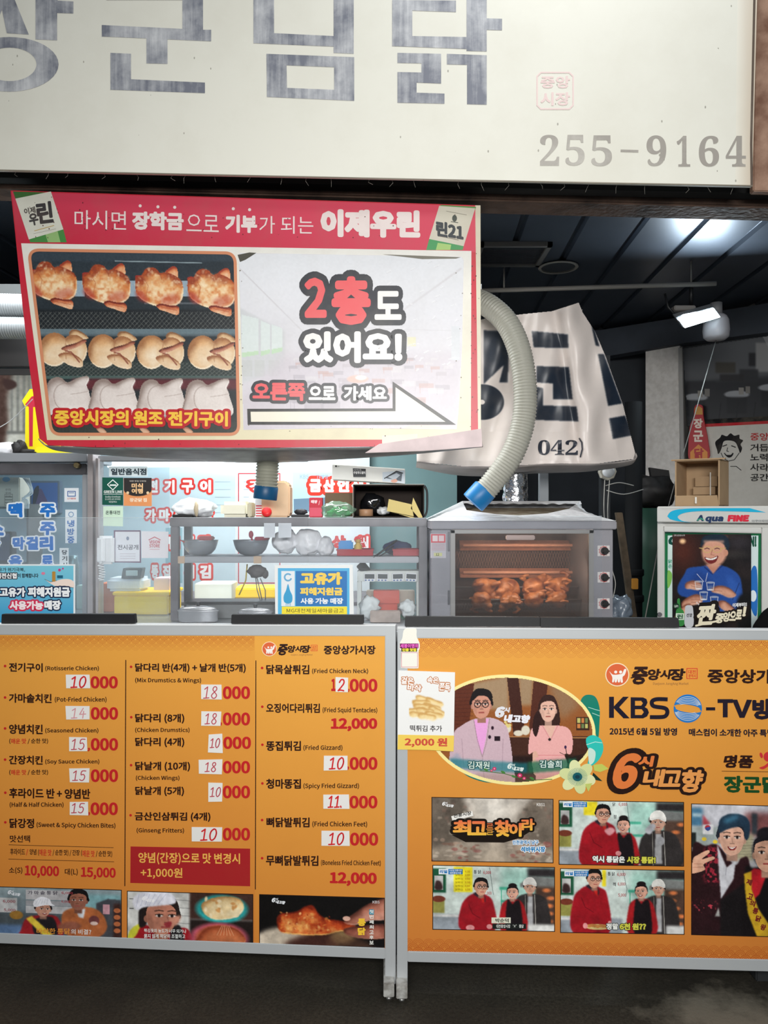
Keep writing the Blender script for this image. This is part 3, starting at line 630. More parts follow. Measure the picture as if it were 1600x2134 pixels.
po.poly([(515, 852), (818, 851), (818, 795), (950, 885), (516, 885)], (28, 28, 30), 5); po.poly([(522, 858), (824, 857), (824, 807), (928, 879), (523, 879)], (240, 234, 216), 6)
po.poly([(495, 531), (520, 526), (534, 527), (512, 541), (500, 546)], (78, 76, 66), 3.6)
po.poly([(797, 530), (960, 536), (950, 539), (880, 540)], (120, 116, 104), 3.4)
for k in range(26):
    x, y = random.choice([(random.uniform(505, 960), random.uniform(885, 900)), (random.uniform(950, 966), random.uniform(560, 890)), (random.uniform(498, 506), random.uniform(560, 880))]); po.ell(x, y, random.uniform(.6, 1.8), random.uniform(.5, 1.4), (120, 112, 92), 6, n=6)
po.build('pasted_sheet', print_mat('sheet_ink', .35, .5, .12, 7, (190, 180, 160), .1), ban)['label'] = 'pale pasted sheet with an arrow, curling at its top corner'
# vinyl wrapped under the board: lip and sagging underside
b = MB(); ft = [(80, 914), (88, 922), (104, 929), (200, 933), (400, 934), (600, 934), (830, 931), (920, 922), (1003, 908)]
bk = [(84, 919), (98, 930), (135, 941), (290, 953), (420, 960), (540, 964), (680, 958), (850, 947), (1006, 931)]
A = spline(ft, 6); B = spline(bk, 6); m = len(A)-1
def under(u, v):
    i = min(int(u*m), m-1); f = u*m-i; a = A[i]*(1-f)+A[i+1]*f; c = B[i]*(1-f)+B[i+1]*f; q = a*(1-v)+c*v
    Y0 = 2.585-.065*(q[0]-22)/978; return P(q[0], q[1]+.6*math.sin(v*math.pi), Y0+.008+v*(.03+.26*math.sin(math.pi*min(max((q[0]-60)/960, 0.02), .98))))
b.grid(under, 60, 6); b.build('underside', mat('vinyl_back', (150, 148, 146), .5, var=.5, vscale=14, vcol=(90, 88, 84)), ban, solid=.003, recalc=False)
b = MB(); b.pprism(PN, [(790, 925), (880, 912), (1003, 893), (1005, 931), (880, 940), (760, 944)], .004, .012, .001); b.build('loose_flap', mat('vinyl_flap', (226, 206, 206), .5, var=.3, vscale=12), ban)['label'] = 'pale loose vinyl flap'
# ---------------------------------------------------------------- the two menu boards
grey_p = mat('grey_paint', (190, 194, 196), .42, .2, .4, var=.15, vscale=6, vcol=(172, 176, 178))
LB = vplane(0, 2.512, 800, 2.40); RB = vplane(850, 2.39, 1600, 2.346)
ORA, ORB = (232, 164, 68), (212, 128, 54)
def head(cv, x, y, rx, ry, skin, hair, style='short', glasses=False, smile=0, turn=0.0, hat=None, tilt=0):
    """a printed face: hair, face, features"""
    sk = np.array(skin, float); hr = np.array(hair, float)
    if style == 'long':
        cv.blob([(x-rx*1.2, y-ry*.5), (x-rx*.6, y-ry*1.25), (x+rx*.6, y-ry*1.25), (x+rx*1.25, y-ry*.4), (x+rx*1.5, y+ry*.9), (x+rx*1.2, y+ry*1.9), (x+rx*.4, y+ry*1.3), (x-rx*.5, y+ry*1.4), (x-rx*1.3, y+ry*2.3), (x-rx*1.7, y+ry*1.8), (x-rx*1.35, y+ry*.6)], hr, .8)
    elif style == 'bun':
        cv.ell(x, y-ry*1.15, rx*.8, ry*.42, hr); cv.ell(x, y-ry*.2, rx*1.12, ry*1.05, hr)
    else:
        cv.blob([(x-rx*1.08, y+ry*.05), (x-rx*1.15, y-ry*.6), (x-rx*.7, y-ry*1.2), (x+rx*.1, y-ry*1.32), (x+rx*.9, y-ry*1.1), (x+rx*1.18, y-ry*.5), (x+rx*1.08, y+ry*.1)], hr, .7)
    cv.rect(x-rx*.45, y+ry*.6, x+rx*.45, y+ry*1.35, sk*.78, 1)
    cv.ell(x-rx*.98, y+ry*.1, rx*.16, ry*.2, sk*.85); cv.ell(x+rx*.98, y+ry*.1, rx*.16, ry*.2, sk*.85)
    cv.blob([(x-rx*.92, y-ry*.5), (x-rx*.3, y-ry*.8), (x+rx*.4, y-ry*.8), (x+rx*.92, y-ry*.45), (x+rx*.92, y+ry*.25), (x+rx*.6, y+ry*.8), (x+rx*.1, y+ry), (x-rx*.2, y+ry), (x-rx*.65, y+ry*.78), (x-rx*.94, y+ry*.2)], sk, .7)
    cv.blob([(x-rx*.9, y-ry*.2), (x-rx*.5, y+ry*.2), (x-rx*.55, y+ry*.7), (x-rx*.85, y+ry*.35)], sk*.86, 1.2, .6)
    cv.blob([(x+rx*.3, y), (x+rx*.75, y-ry*.05), (x+rx*.7, y+ry*.35), (x+rx*.35, y+ry*.3)], np.minimum(sk*1.08, 255), 1.2, .5)
    if style != 'bald': cv.blob([(x-rx*.99, y-ry*.2), (x-rx*1.0, y-ry*.75), (x-rx*.2, y-ry*1.15), (x+rx*.6, y-ry*1.08), (x+rx*1.02, y-ry*.6), (x+rx*.98, y-ry*.25), (x+rx*.84, y-ry*.62), (x+rx*.1, y-ry*.80), (x-rx*.82, y-ry*.60)], hr, .6)
    e = turn*rx
    for sd in (-1, 1):
        ex = x+e+sd*rx*.42; cv.ell(ex, y-ry*.10, rx*.23, ry*.085, (236, 230, 224), 0, .3, .9); cv.ell(ex, y-ry*.10, rx*.10, ry*.10, (34, 24, 22), 0, .3); cv.line([(ex-rx*.25, y-ry*.14), (ex, y-ry*.19), (ex+rx*.25, y-ry*.15)], max(.7, ry*.05), (50, 34, 30)); cv.line([(ex-rx*.27, y-ry*.36), (ex, y-ry*.41), (ex+rx*.27, y-ry*.37)], max(.8, ry*.07), sk*.4, .85)
        if glasses:
            a = [(ex+rx*.33*math.cos(t), y-ry*.08+ry*.24*math.sin(t)) for t in np.linspace(0, 2*math.pi, 16)]; cv.line(a, max(.8, ry*.07), (34, 30, 32))
    if glasses: cv.line([(x+e-rx*.1, y-ry*.12), (x+e+rx*.1, y-ry*.12)], max(.8, ry*.07), (34, 30, 32))
    cv.line([(x+e*1.4, y-ry*.02), (x+e*1.6+rx*.05, y+ry*.25)], max(.8, ry*.07), sk*.8, .8); cv.line([(x+e*1.3-rx*.15, y+ry*.29), (x+e*1.3+rx*.17, y+ry*.29)], max(.8, ry*.07), sk*.66, .8)
    if smile:
        cv.blob([(x+e-rx*.36, y+ry*.46), (x+e, y+ry*.52), (x+e+rx*.36, y+ry*.45), (x+e+rx*.2, y+ry*.68), (x+e-rx*.18, y+ry*.69)], (140, 50, 48), .4)
        cv.blob([(x+e-rx*.28, y+ry*.49), (x+e, y+ry*.54), (x+e+rx*.28, y+ry*.48), (x+e, y+ry*.62)], (240, 232, 226), .3)
    else: cv.line([(x+e-rx*.25, y+ry*.56), (x+e+rx*.25, y+ry*.55)], max(1, ry*.10), (160, 78, 72))
    if hat == 'beanie': cv.blob([(x-rx*1.15, y-ry*.35), (x-rx*1.1, y-ry*1.1), (x-rx*.3, y-ry*1.6), (x+rx*.6, y-ry*1.5), (x+rx*1.15, y-ry*.8), (x+rx*1.12, y-ry*.2), (x, y-ry*.5)], (232, 230, 224), .8); cv.line([(x-rx*1.1, y-ry*.5), (x, y-ry*.68), (x+rx*1.1, y-ry*.38)], 1, (196, 194, 190), .7)
    if hat == 'cap':
        cv.blob([(x-rx*1.35, y-ry*.5), (x-rx*1.25, y-ry*1.2), (x-rx*.3, y-ry*1.75), (x+rx*.8, y-ry*1.5), (x+rx*1.15, y-ry*.9), (x+rx*1.55, y-ry*.55), (x+rx*.3, y-ry*.6), (x-rx*.9, y-ry*.35)], (232, 232, 238), .8)
        for k in range(5): cv.line([(x-rx*1.1+k*rx*.4, y-ry*.7), (x-rx*.6+k*rx*.3, y-ry*1.5)], 1, (190, 192, 204), .7)
def drop(sl): return lambda u, v, sl=sl: None
def still(pl, x0, y0, x1, y1, sl, paint, mat_, parent, label, texts=None, step=1.0, lift=2):
    """one printed television still with its thin dark border"""
    def warp(u, v): return x0+u*(x1-x0), y0+v*(y1-y0)+sl*u
    cv = Canvas(x0, y0, x1, y1, step, warp=warp); paint(cv); cv.img = np.clip(cv.img*(1+(cv.noise(26, 3, int(y0))-.5)*.34+(cv.noise(7, 2, int(x1))-.5)*.16)[..., None], 0, 255); cv.grain(7, 2.2, int(x0))
    p = Print(pl); p.poly([(x0-1.6, y0-1.6), (x1+1.6, y0+sl-1.6), (x1+1.6, y1+sl+1.6), (x0-1.6, y1+1.6)], (34, 20, 18), lift-.6); p.raster(cv, lift)
    if texts: texts(p)
    o = p.build('printed_photo', mat_, parent); o['label'] = label; return o
ink = print_mat('board_ink', .34, .4, .06, 8, (150, 100, 50)); photo_ink = print_mat('still_ink', .34, .4)
def scales(p, x0, x1, y, sl, rows, per, up=False, cols=None):
    for r in range(rows):
        k = 0; xx = x0-per+(r % 2)*per/2
        while xx < x1+per:
            yy = y+sl*(xx-x0)/(x1-x0)+(-1 if up else 1)*r*per*.42
            for q in (.50, .34, .18):
                a0, a1 = (math.pi, 2*math.pi) if up else (0, math.pi)
                n = 8; pts = []
                for i in range(n+1):
                    a = a0+(a1-a0)*i/n
                    for kk in (-.5, .5): pts.append((xx+(per*q+kk*per*.07)*math.cos(a), yy+(per*q+kk*per*.07)*.9*math.sin(a)))
                cc = [min(max(u[0], x0), x1) for u in pts]; pts = [(c, u[1]) for c, u in zip(cc, pts)]
                if max(cc)-min(cc) > .3: p.raw(pts, [[2*i, 2*i+1, 2*i+3, 2*i+2] for i in range(n)], cols[r], 1+.05*r)
            xx += per
def board(name, label, pl, outer, panel, posts, rails, feet, xs):
    t = thing(name, label, 'sign board', Vector((pl.at(xs, 1600).x, pl.at(xs, 1600).y+.02, 0)))
    for q in rails: b = MB(); b.pprism(pl, q, .035, .004, .002); b.build('rail', grey_p, t)
    b = MB(); k0, k1 = rails[0][0], rails[0][1]; b.pprism(pl, [k0, k1, (k1[0], k1[1]+1.5), (k0[0], k0[1]+1.5)], .036, .0055); b.build('top_edge', mat('white_edge', (244, 246, 246), .35), t)
    for q in posts: b = MB(); b.pprism(pl, q, .035, .0045, .002); b.build('post', grey_p, t)
    b = MB(); b.pprism(pl, outer, .012, -.012); b.build('back_panel', mat('board_back', (120, 112, 100), .7), t)
    for fx0, fx1 in feet:
        y0 = pl.at((fx0+fx1)/2, 2040).y; a = P(fx0, 2025, y0).x; c = P(fx1, 2025, y0).x
        b = MB(); b.box(a, c, y0-.052, y0+.12, .016, .0525, .002); f = b.build('foot', mat('foot_paint', (190, 190, 186), .5, .1, var=.8, vscale=40, vcol=(96, 88, 78)), t)
        for dy in (-.03, .09):
            b = MB(); b.lathe(((a+c)/2, y0+dy, 0), [(.009, 0), (.009, .006), (.005, .006), (.005, .018)], 12); b.build('levelling_bolt', mat('bolt', (170, 170, 168), .4, .8), f)
    return t
lb = board('menu_board', 'orange menu board with three price columns, left of the two standing boards', LB,
           [(-390, 1306), (810, 1306), (810, 1990), (-390, 1945)], None,
           [[(802, 1303), (824, 1303), (824, 2052), (802, 2051)], [(-402, 1300), (-382, 1300), (-382, 1985), (-402, 1985)]],
           [[(-402, 1300), (824, 1303), (824, 1326), (-402, 1322)], [(-402, 1929), (802, 1976.5), (802, 1999), (-402, 1950)]], [(799, 821), (-402, -380)], 300)
rb = board('menu_board', 'orange board of television stills around an oval portrait, right of the two standing boards', RB,
           [(840, 1312), (1990, 1316), (1990, 2024), (840, 1996)], None,
           [[(828, 1308), (849, 1308), (849, 2056), (827, 2055)], [(1990, 1314), (2012, 1314), (2012, 2100), (1990, 2100)]],
           [[(828, 1308), (2012, 1314.5), (2012, 1336.5), (828, 1330)], [(849, 1983), (2012, 2010), (2012, 2036), (849, 2005)]], [(825, 848), (1992, 2014)], 1300)
wave_cols = [(196, 110, 46), (206, 126, 50), (214, 140, 58), (222, 152, 64)]
# ---- left sheet
s = Print(LB)
def sheet(p, q, th=.003):
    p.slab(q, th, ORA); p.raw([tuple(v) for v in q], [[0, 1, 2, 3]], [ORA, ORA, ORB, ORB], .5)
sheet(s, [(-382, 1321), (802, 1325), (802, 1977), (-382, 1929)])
scales(s, -380, 530, 1325, 1, 4, 17.2, False, wave_cols)
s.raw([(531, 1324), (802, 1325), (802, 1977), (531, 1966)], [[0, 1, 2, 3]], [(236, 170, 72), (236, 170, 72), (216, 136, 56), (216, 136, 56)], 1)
BK, RD = (44, 20, 16), (196, 36, 40)
def T(t, x0, y0, x1, y1, c=BK, b=.014, **k): s.text(t, x0, y0, x1, y1, c, 3, b, **k)
def Z(x0, y0, x1, y1, comma=None):
    T('000', x0, y0, x1, y1, RD, .027, res=5)
    if comma: T(',', *comma, RD, .03)
def bul(*pts):
    for x, y in pts: s.ell(x, y, 2.7, 2.7, RD, 3, n=14)
KB = .021
T('전기구이', 18.6, 1381, 89, 1400, b=KB, slope=1); T('(Rotisserie Chicken)', 94, 1387.5, 206, 1399); Z(188.5, 1409, 245.5, 1435)
T('가마솥치킨', 18.5, 1445, 107.5, 1464.5, b=KB, slope=1); T('(Pot-Fried Chicken)', 114, 1452, 222, 1464.5); Z(189, 1473.5, 246, 1500)
T('양념치킨', 18.5, 1509, 89, 1529.5, b=KB, slope=1); T('(Seasoned Chicken)', 94, 1517, 205, 1528.6); Z(189, 1538, 246, 1564.5, (182.5, 1558, 187.5, 1566))
T('간장치킨', 18.5, 1574, 89, 1593, b=KB, slope=1); T('(Soy Sauce Chicken)', 94, 1582, 207, 1593.6); Z(189, 1603, 246, 1630)
for y in (1539, 1604): T('(', 19, y, 22, y+11.5, b=.01); T('매운 맛', 23, y, 54.5, y+11, (200, 52, 40), .014); T('/ 순한 맛)', 57.5, y, 100, y+11.5, b=.012)
T('후라이드 반 + 양념반', 19, 1642, 188, 1663.5, b=KB, slope=2); T('(Half & Half Chicken)', 20, 1671.5, 132.5, 1683.5); Z(188.5, 1672, 245.5, 1699, (183.6, 1692, 187.6, 1699.6))
T('닭강정', 19.5, 1705, 71, 1725.5, b=KB, slope=1); T('(Sweet & Spicy Chicken Bites)', 76, 1713, 240.5, 1726, slope=2); T('맛선택', 20.5, 1740.6, 62.5, 1755.5, b=.012)
s.line([(18.5, 1760.6), (236, 1766.5)], 1, BK, 3); s.line([(18, 1790.4), (237, 1796)], 1, BK, 3)
def frac(t, a, c, col=BK): y = 1768+(a-125)/1260*5.5; s.text(t, a/5.926, y, c/5.926, y+13.5, col, 3, .012, slope=.8)
for t, a, c, col in (('후라이드', 125, 308, BK), ('/', 322, 345, RD), ('양념 (', 365, 480, BK), ('매운 맛', 485, 635, (200, 52, 40)), ('/ 순한 맛) / 간장 (', 648, 1012, BK), ('매운 맛', 1017, 1168, (200, 52, 40)), ('/ 순한 맛)', 1182, 1385, BK)): frac(t, a, c, col)
T('소(S)', 18.5, 1807, 46.5, 1821.6, b=.01); T('10,000', 51.5, 1803, 123, 1829, RD, .026, slope=2, res=4); T('대(L)', 135, 1810, 162, 1825, b=.01); T('15,000', 168.5, 1806.5, 241, 1832, RD, .026, slope=2, res=4)
bul((10.5, 1388), (10.5, 1453.5), (10.5, 1518), (10.5, 1583), (11, 1652), (11, 1713.7))
s.line([(262, 1376), (260, 1846)], 1.8, BK, 3); s.line([(533, 1377), (532, 1853)], 1.8, BK, 3)
T('닭다리 반(4개) + 날개 반(5개)', 281.4, 1382, 512, 1402, b=KB, slope=1); T('(Mix Drumstics & Wings)', 281.4, 1412, 419, 1424.5, slope=.5); Z(464, 1430, 521, 1457)
T('닭다리 (8개)', 281.4, 1487, 384, 1507.5, b=KB, slope=.5); T('(Chicken Drumstics)', 281.4, 1516, 395, 1527.5); Z(464, 1484.6, 521, 1512, (457.5, 1505, 462.5, 1513))
T('닭다리 (4개)', 281.4, 1536.6, 384, 1557.2, b=KB, slope=.5); Z(465, 1535, 523, 1561)
T('닭날개 (10개)', 281.4, 1587, 396, 1607.5, b=KB, slope=.5); T('(Chicken Wings)', 282.8, 1616, 374, 1628); Z(464, 1585.6, 521, 1612)
T('닭날개 (5개)', 281.4, 1638.6, 383.4, 1659, b=KB, slope=.5); Z(464, 1637, 521, 1664)
T('금산인삼튀김 (4개)', 280.6, 1692, 438.5, 1712, b=KB, slope=1); T('(Ginseng Fritters)', 284.5, 1725, 383.4, 1737.5, slope=.5); Z(464, 1725, 521, 1752)
bul((273, 1389.6), (273.4, 1494.6), (273, 1594.6), (272, 1699))
s.poly([(272, 1764), (521, 1768.6), (521, 1847), (271.4, 1840)], (170, 36, 40), 2)
T('양념(간장)으로 맛 변경시', 288, 1776, 500, 1801, (240, 186, 88), .014, slope=2.5); T('+1,000원', 293, 1808, 380, 1831, (240, 186, 88), .014, slope=1)
T('닭목살튀김', 554.4, 1385, 644.4, 1405, b=KB, slope=.5); T('(Fried Chicken Neck)', 650, 1393, 767, 1405); T('1', 690, 1414.4, 700, 1440.4, RD, .03); Z(728.4, 1414.4, 786.4, 1442, (725, 1435, 728.4, 1442.4))
T('오징어다리튀김', 554.4, 1465.6, 666.4, 1485.6, b=KB, slope=.5); T('(Fried Squid Tentacles)', 672, 1473.6, 786, 1487, slope=.5); T('12,000', 689, 1496.4, 786, 1524, RD, .034, res=4)
T('똥집튀김', 554.4, 1544, 627, 1565, b=KB); T('(Fried Gizzard)', 632, 1552.4, 713.6, 1565); Z(728.4, 1577.4, 786.4, 1604.6, (723, 1597, 727.4, 1605))
T('청마똥집', 554.4, 1623, 627, 1644, b=KB); T('(Spicy Fried Gizzard)', 632, 1632, 748, 1645); Z(728, 1658, 786.4, 1685)
T('뼈닭발튀김', 555, 1703, 645, 1724, b=KB, slope=.5); T('(Fried Chicken Feet)', 650.6, 1711, 765, 1724.5, slope=.5); Z(729, 1735, 788, 1762.6)
T('무뼈닭발튀김', 554, 1782, 663.4, 1804, b=KB, slope=1); T('(Boneless Fried Chicken Feet)', 668.7, 1791.7, 793.4, 1805, slope=1); T('12,000', 687, 1817, 785, 1846, RD, .034, res=4, slope=1.5)
bul((546, 1392), (546.4, 1472.8), (546.6, 1552), (546.6, 1632.6), (546, 1709), (546, 1788.5))
def market_logo(p, cx, cy, r):
    p.ell(cx, cy, r, r*.98, (248, 232, 196), 2.4); p.ell(cx, cy, r*.92, r*.9, (224, 104, 62), 2.8); w = (246, 242, 236)
    for sx in (-1, 1):
        hx = cx-r*.13 if sx < 0 else cx+r*.28; p.ell(hx, cy-r*.22, r*.13, r*.12, w, 3.4)
    p.blob([(cx-r*.66, cy-r*.28), (cx-r*.4, cy-r*.02), (cx-r*.05, cy), (cx+r*.2, cy-r*.04), (cx+r*.42, cy-r*.1), (cx+r*.58, cy-r*.45), (cx+r*.76, cy-r*.42), (cx+r*.62, cy+.02*r), (cx+r*.44, cy+r*.2), (cx+r*.46, cy+r*.62), (cx+r*.3, cy+r*.64),
            (cx+r*.26, cy+r*.34), (cx+r*.2, cy+r*.62), (cx+r*.06, cy+r*.62), (cx+r*.02, cy+r*.36), (cx-r*.06, cy+r*.62), (cx-r*.2, cy+r*.62), (cx-r*.22, cy+r*.36), (cx-r*.3, cy+r*.62), (cx-r*.42, cy+r*.6), (cx-r*.42, cy+r*.2)], w, 3.5, 4)
def market_head(p, cx, cy, r, tx0, ty0, tx1, ty1, sx0, sy0, sx1, sy1):
    market_logo(p, cx, cy, r); w = tx1-tx0; h = ty1-ty0
    p.text('중', tx0, ty0, tx0+w*.30, ty1, BK, 3, .03, shear=.18); p.text('앙', tx0+w*.29, ty0+h*.12, tx0+w*.54, ty0+h*.76, BK, 3, .03, shear=.15)
    p.text('시', tx0+w*.53, ty0+h*.16, tx0+w*.72, ty0+h*.7, BK, 3, .03, shear=.15); p.text('장', tx0+w*.70, ty0+h*.1, tx1, ty0+h*.78, BK, 3, .03, shear=.1)
    p.line([(tx0-1, ty0+h*.62), (tx0+w*.30, ty0+h*.46)], h*.07, BK, 3.2); c = (214, 70, 50)
    p.frame(sx0, sy0, sx1, sy1, (sx1-sx0)*.07, c, 3); m = (sy0+sy1)/2; g = (sx1-sx0)*.14
    p.text('대전', sx0+g, sy0+g, sx1-g, m+g*.3, c, 3, .01); p.text('광역시', sx0+g, m+g*.5, sx1-g, sy1-g*.7, c, 3, .01)
    p.text('Daejeon JungAng Market', tx0+w*.4, ty1-h*.14, tx1+w*.06, ty1+h*.04, (150, 112, 70), 3, 0)
market_head(s, 561, 1352.4, 15.5, 579, 1342, 647, 1366, 648, 1344.4, 661, 1356.4)
T('중앙상가시장', 674.4, 1345, 782.6, 1364, b=.024)
pan = s.build('printed_sheet', ink, lb); pan['label'] = 'orange printed price list'
# ---- hand-written price patches
paper = print_mat('patch_paper', .55, .2)
STROKES = {'1': [[(.12, .22), (.55, .02), (.5, 1)], [(.1, 1), (.95, .97)]], '0': [[(.55, 0), (.2, .2), (.08, .55), (.2, .9), (.45, 1), (.8, .8), (.95, .4), (.8, .08), (.55, 0)]],
    '4': [[(.5, 0), (.05, .62), (.98, .58)], [(.62, .3), (.6, 1)]], '5': [[(.95, .03), (.3, .05), (.2, .42), (.6, .38), (.88, .6), (.75, .9), (.4, 1), (.05, .9)]],
    '8': [[(.5, .46), (.2, .25), (.35, .03), (.7, .03), (.82, .24), (.5, .46), (.1, .74), (.3, .98), (.7, .98), (.9, .74), (.5, .46)]], '2': [[(.1, .25), (.35, .02), (.75, .05), (.85, .32), (.5, .65), (.05, .97)], [(.05, .97), (.45, .92), (.98, .98)]], '.': [[(.0, .9), (.1, 1)]]}
def pen(p, t, x0, y0, x1, y1, c, bo):
    """felt-pen numerals, each drawn stroke by stroke"""
    n = len(t); w = (x1-x0)/n; h = y1-y0
    for i, ch in enumerate(t):
        for st_ in STROKES[ch]:
            q = [(x0+w*i+w*(.08+.8*u)+(.5-v)*h*.12, y0+v*h) for u, v in st_]; q = spline(q, 5) if ch in '0582' else q
            p.line(q, 2.0 if bo < .03 else 3.0, c, 7)
def patch(pl, parent, q, digits, lab):
    p = Print(pl); p.slab(q, .0006, (232, 230, 226), 5.2)
    for t, x0, y0, x1, y1, c, bo in digits: pen(p, t, x0, y0, x1, y1, c, bo)
    o = p.build('price_patch', paper, parent); o['label'] = lab
def Q(x0, y0, x1, y1): r = lambda: random.uniform(-1.1, 1.1); return [(x0+r(), y0+r()), (x1+r(), y0+r()), (x1+r(), y1+r()), (x0+r(), y1+r())]
hr, hf, hm = (208, 40, 44), (214, 150, 156), (186, 70, 84)
for q, t, dx, c, lab in ((Q(137.5, 1405, 187, 1435), '10', (146.5, 1410, 181, 1432.5), hr, 'white patch with a bold red ten under rotisserie chicken'), (Q(137, 1472, 187, 1500), '14', (147, 1476, 181, 1496.5), hf, 'white patch with a faded fourteen'),
        (Q(143, 1536, 182, 1566), '15', (147.5, 1540, 178.5, 1562), hm, 'white patch with fifteen for seasoned chicken'), (Q(145, 1602, 186, 1630), '15', (150, 1606, 180, 1626.5), hm, 'white patch with fifteen for soy chicken'),
        (Q(145, 1670.6, 183, 1699), '15', (147.7, 1674, 177, 1694), hm, 'white patch with fifteen for half and half'), (Q(419.6, 1427.4, 461.6, 1457), '18', (423, 1431, 455, 1455), hm, 'white patch with eighteen at the top of the middle column'),
        (Q(419, 1483, 460.4, 1512), '18', (426, 1487, 453.4, 1508.6), hm, 'white patch with eighteen for drumsticks'), (Q(434, 1530, 463.4, 1568.6), '10', (437, 1539, 459, 1558), hm, 'tall white patch with ten for four drumsticks'),
        (Q(414.4, 1583, 462.5, 1613), '18', (426, 1589, 452, 1608), hm, 'wide white patch with eighteen for wings'), (Q(434, 1632, 463, 1670), '10', (437, 1641, 461, 1660), hm, 'tall white patch with ten for five wings'),
        (Q(400, 1723.6, 462, 1753.7), '10', (416.6, 1727.5, 453.4, 1751), hr, 'widest white patch with a red ten'), (Q(700, 1412, 724.4, 1442.4), '2', (704, 1416, 719.6, 1440), hr, 'narrow white patch with a two'),
        (Q(675, 1574, 723, 1605), '10', (685, 1579, 718, 1602.4), hr, 'white patch with a red ten for gizzard'), (Q(674.4, 1655.4, 727.6, 1685), '11.', (683, 1659, 723, 1682.4), hr, 'white patch with eleven'),
        (Q(669, 1730.6, 728, 1762.6), '10', (683.6, 1736, 718, 1760), hr, 'white patch with a red ten for chicken feet')):
    patch(LB, lb, q, [(t, *dx, c, .035 if c is hr else .015)], lab)
# ---- stills on the left board
def tv_logo(p, x, y, w, c=(236, 236, 236), l=3): p.text('6', x, y, x+w*.28, y+w*.34, c, l, .04, shear=.2); p.text('시', x+w*.27, y+w*.02, x+w*.46, y+w*.17, c, l, .03, shear=.2); p.text('내고향', x+w*.3, y+w*.17, x+w, y+w*.42, c, l, .04, shear=.2, slope=w*.08)
def st1(cv):
    cv.vgrad((140, 156, 160), (64, 74, 86)); cv.rect(-20, 1900, 130, 1948, (74, 82, 86), 4); cv.rect(-20, 1925, 60, 1948, (92, 120, 158), 3); cv.rect(-10, 1870, 36, 1900, (186, 186, 186)); cv.rect(54, 1852, 150, 1872, (186, 184, 186)); cv.rect(54, 1874, 150, 1884, (160, 160, 164))
    cv.rect(54, 1885, 150, 1900, (182, 182, 184)); cv.rect(175, 1858, 252, 1890, (126, 170, 176), 3)
    cv.poly([(200, 1876), (225, 1866), (252, 1868), (252, 1948), (205, 1948)], (70, 72, 78), 1.5); cv.rect(236, 1876, 252, 1948, (62, 38, 34), 2)
    for k in range(4): cv.ell(244, 1890+k*14, 7, 5, (186, 106, 66))
    cv.rect(214, 1878, 228, 1898, (200, 150, 160)); cv.ell(34, 1905, 14, 9, (150, 110, 50))
    cv.blob([(44, 1935), (54, 1912), (74, 1905), (102, 1903), (122, 1910), (128, 1948), (46, 1948)], (150, 34, 40)); cv.blob([(70, 1915), (110, 1908), (118, 1948), (76, 1948)], (36, 32, 36))
    cv.poly([(54, 1912), (66, 1906), (112, 1946), (92, 1948)], (224, 196, 66), 1); head(cv, 90, 1892, 15, 15, (196, 142, 120), (36, 28, 28), smile=1, turn=.2, hat='cap')
    cv.blob([(130, 1900), (148, 1888), (172, 1884), (200, 1888), (218, 1905), (222, 1930), (200, 1948), (150, 1948), (130, 1930)], (176, 100, 58)); cv.poly([(158, 1890), (178, 1888), (174, 1908), (164, 1906)], (206, 210, 216), 1)
    head(cv, 163, 1872, 18, 19, (150, 96, 78), (22, 20, 22), turn=-.1); cv.ell(196, 1912, 11, 10, (110, 60, 60)); cv.ell(196, 1918, 8, 4, (206, 180, 170)); cv.blob([(120, 1925), (150, 1915), (170, 1925), (140, 1940)], (140, 84, 66), 2)
def tx1(p):
    for t, x0, y0, x1, y1, c in (('가 마 솥 통 닭', 58, 1856, 120, 1864, (70, 66, 80)), ('6,000', 128, 1858, 152, 1864, (160, 60, 70)), ('6,000', 6, 1875, 32, 1882, (150, 70, 80)), ('5,000', 8, 1893, 32, 1900, (150, 70, 80)), ('6,000', 128, 1876, 146, 1882, (160, 60, 70)),
                                 ('바삭한 통닭', 76, 1934, 146, 1946, (226, 150, 60)), ('의 비결?', 148, 1936, 190, 1947, (230, 226, 222))): p.text(t, x0, y0, x1, y1, c, 3, .01, slope=1)
    tv_logo(p, 16, 1855, 26, (226, 230, 236))
still(LB, -30, 1848, 252, 1949, 8, st1, photo_ink, lb, 'still of a cook in a white cap beside a man in an orange jacket', tx1)
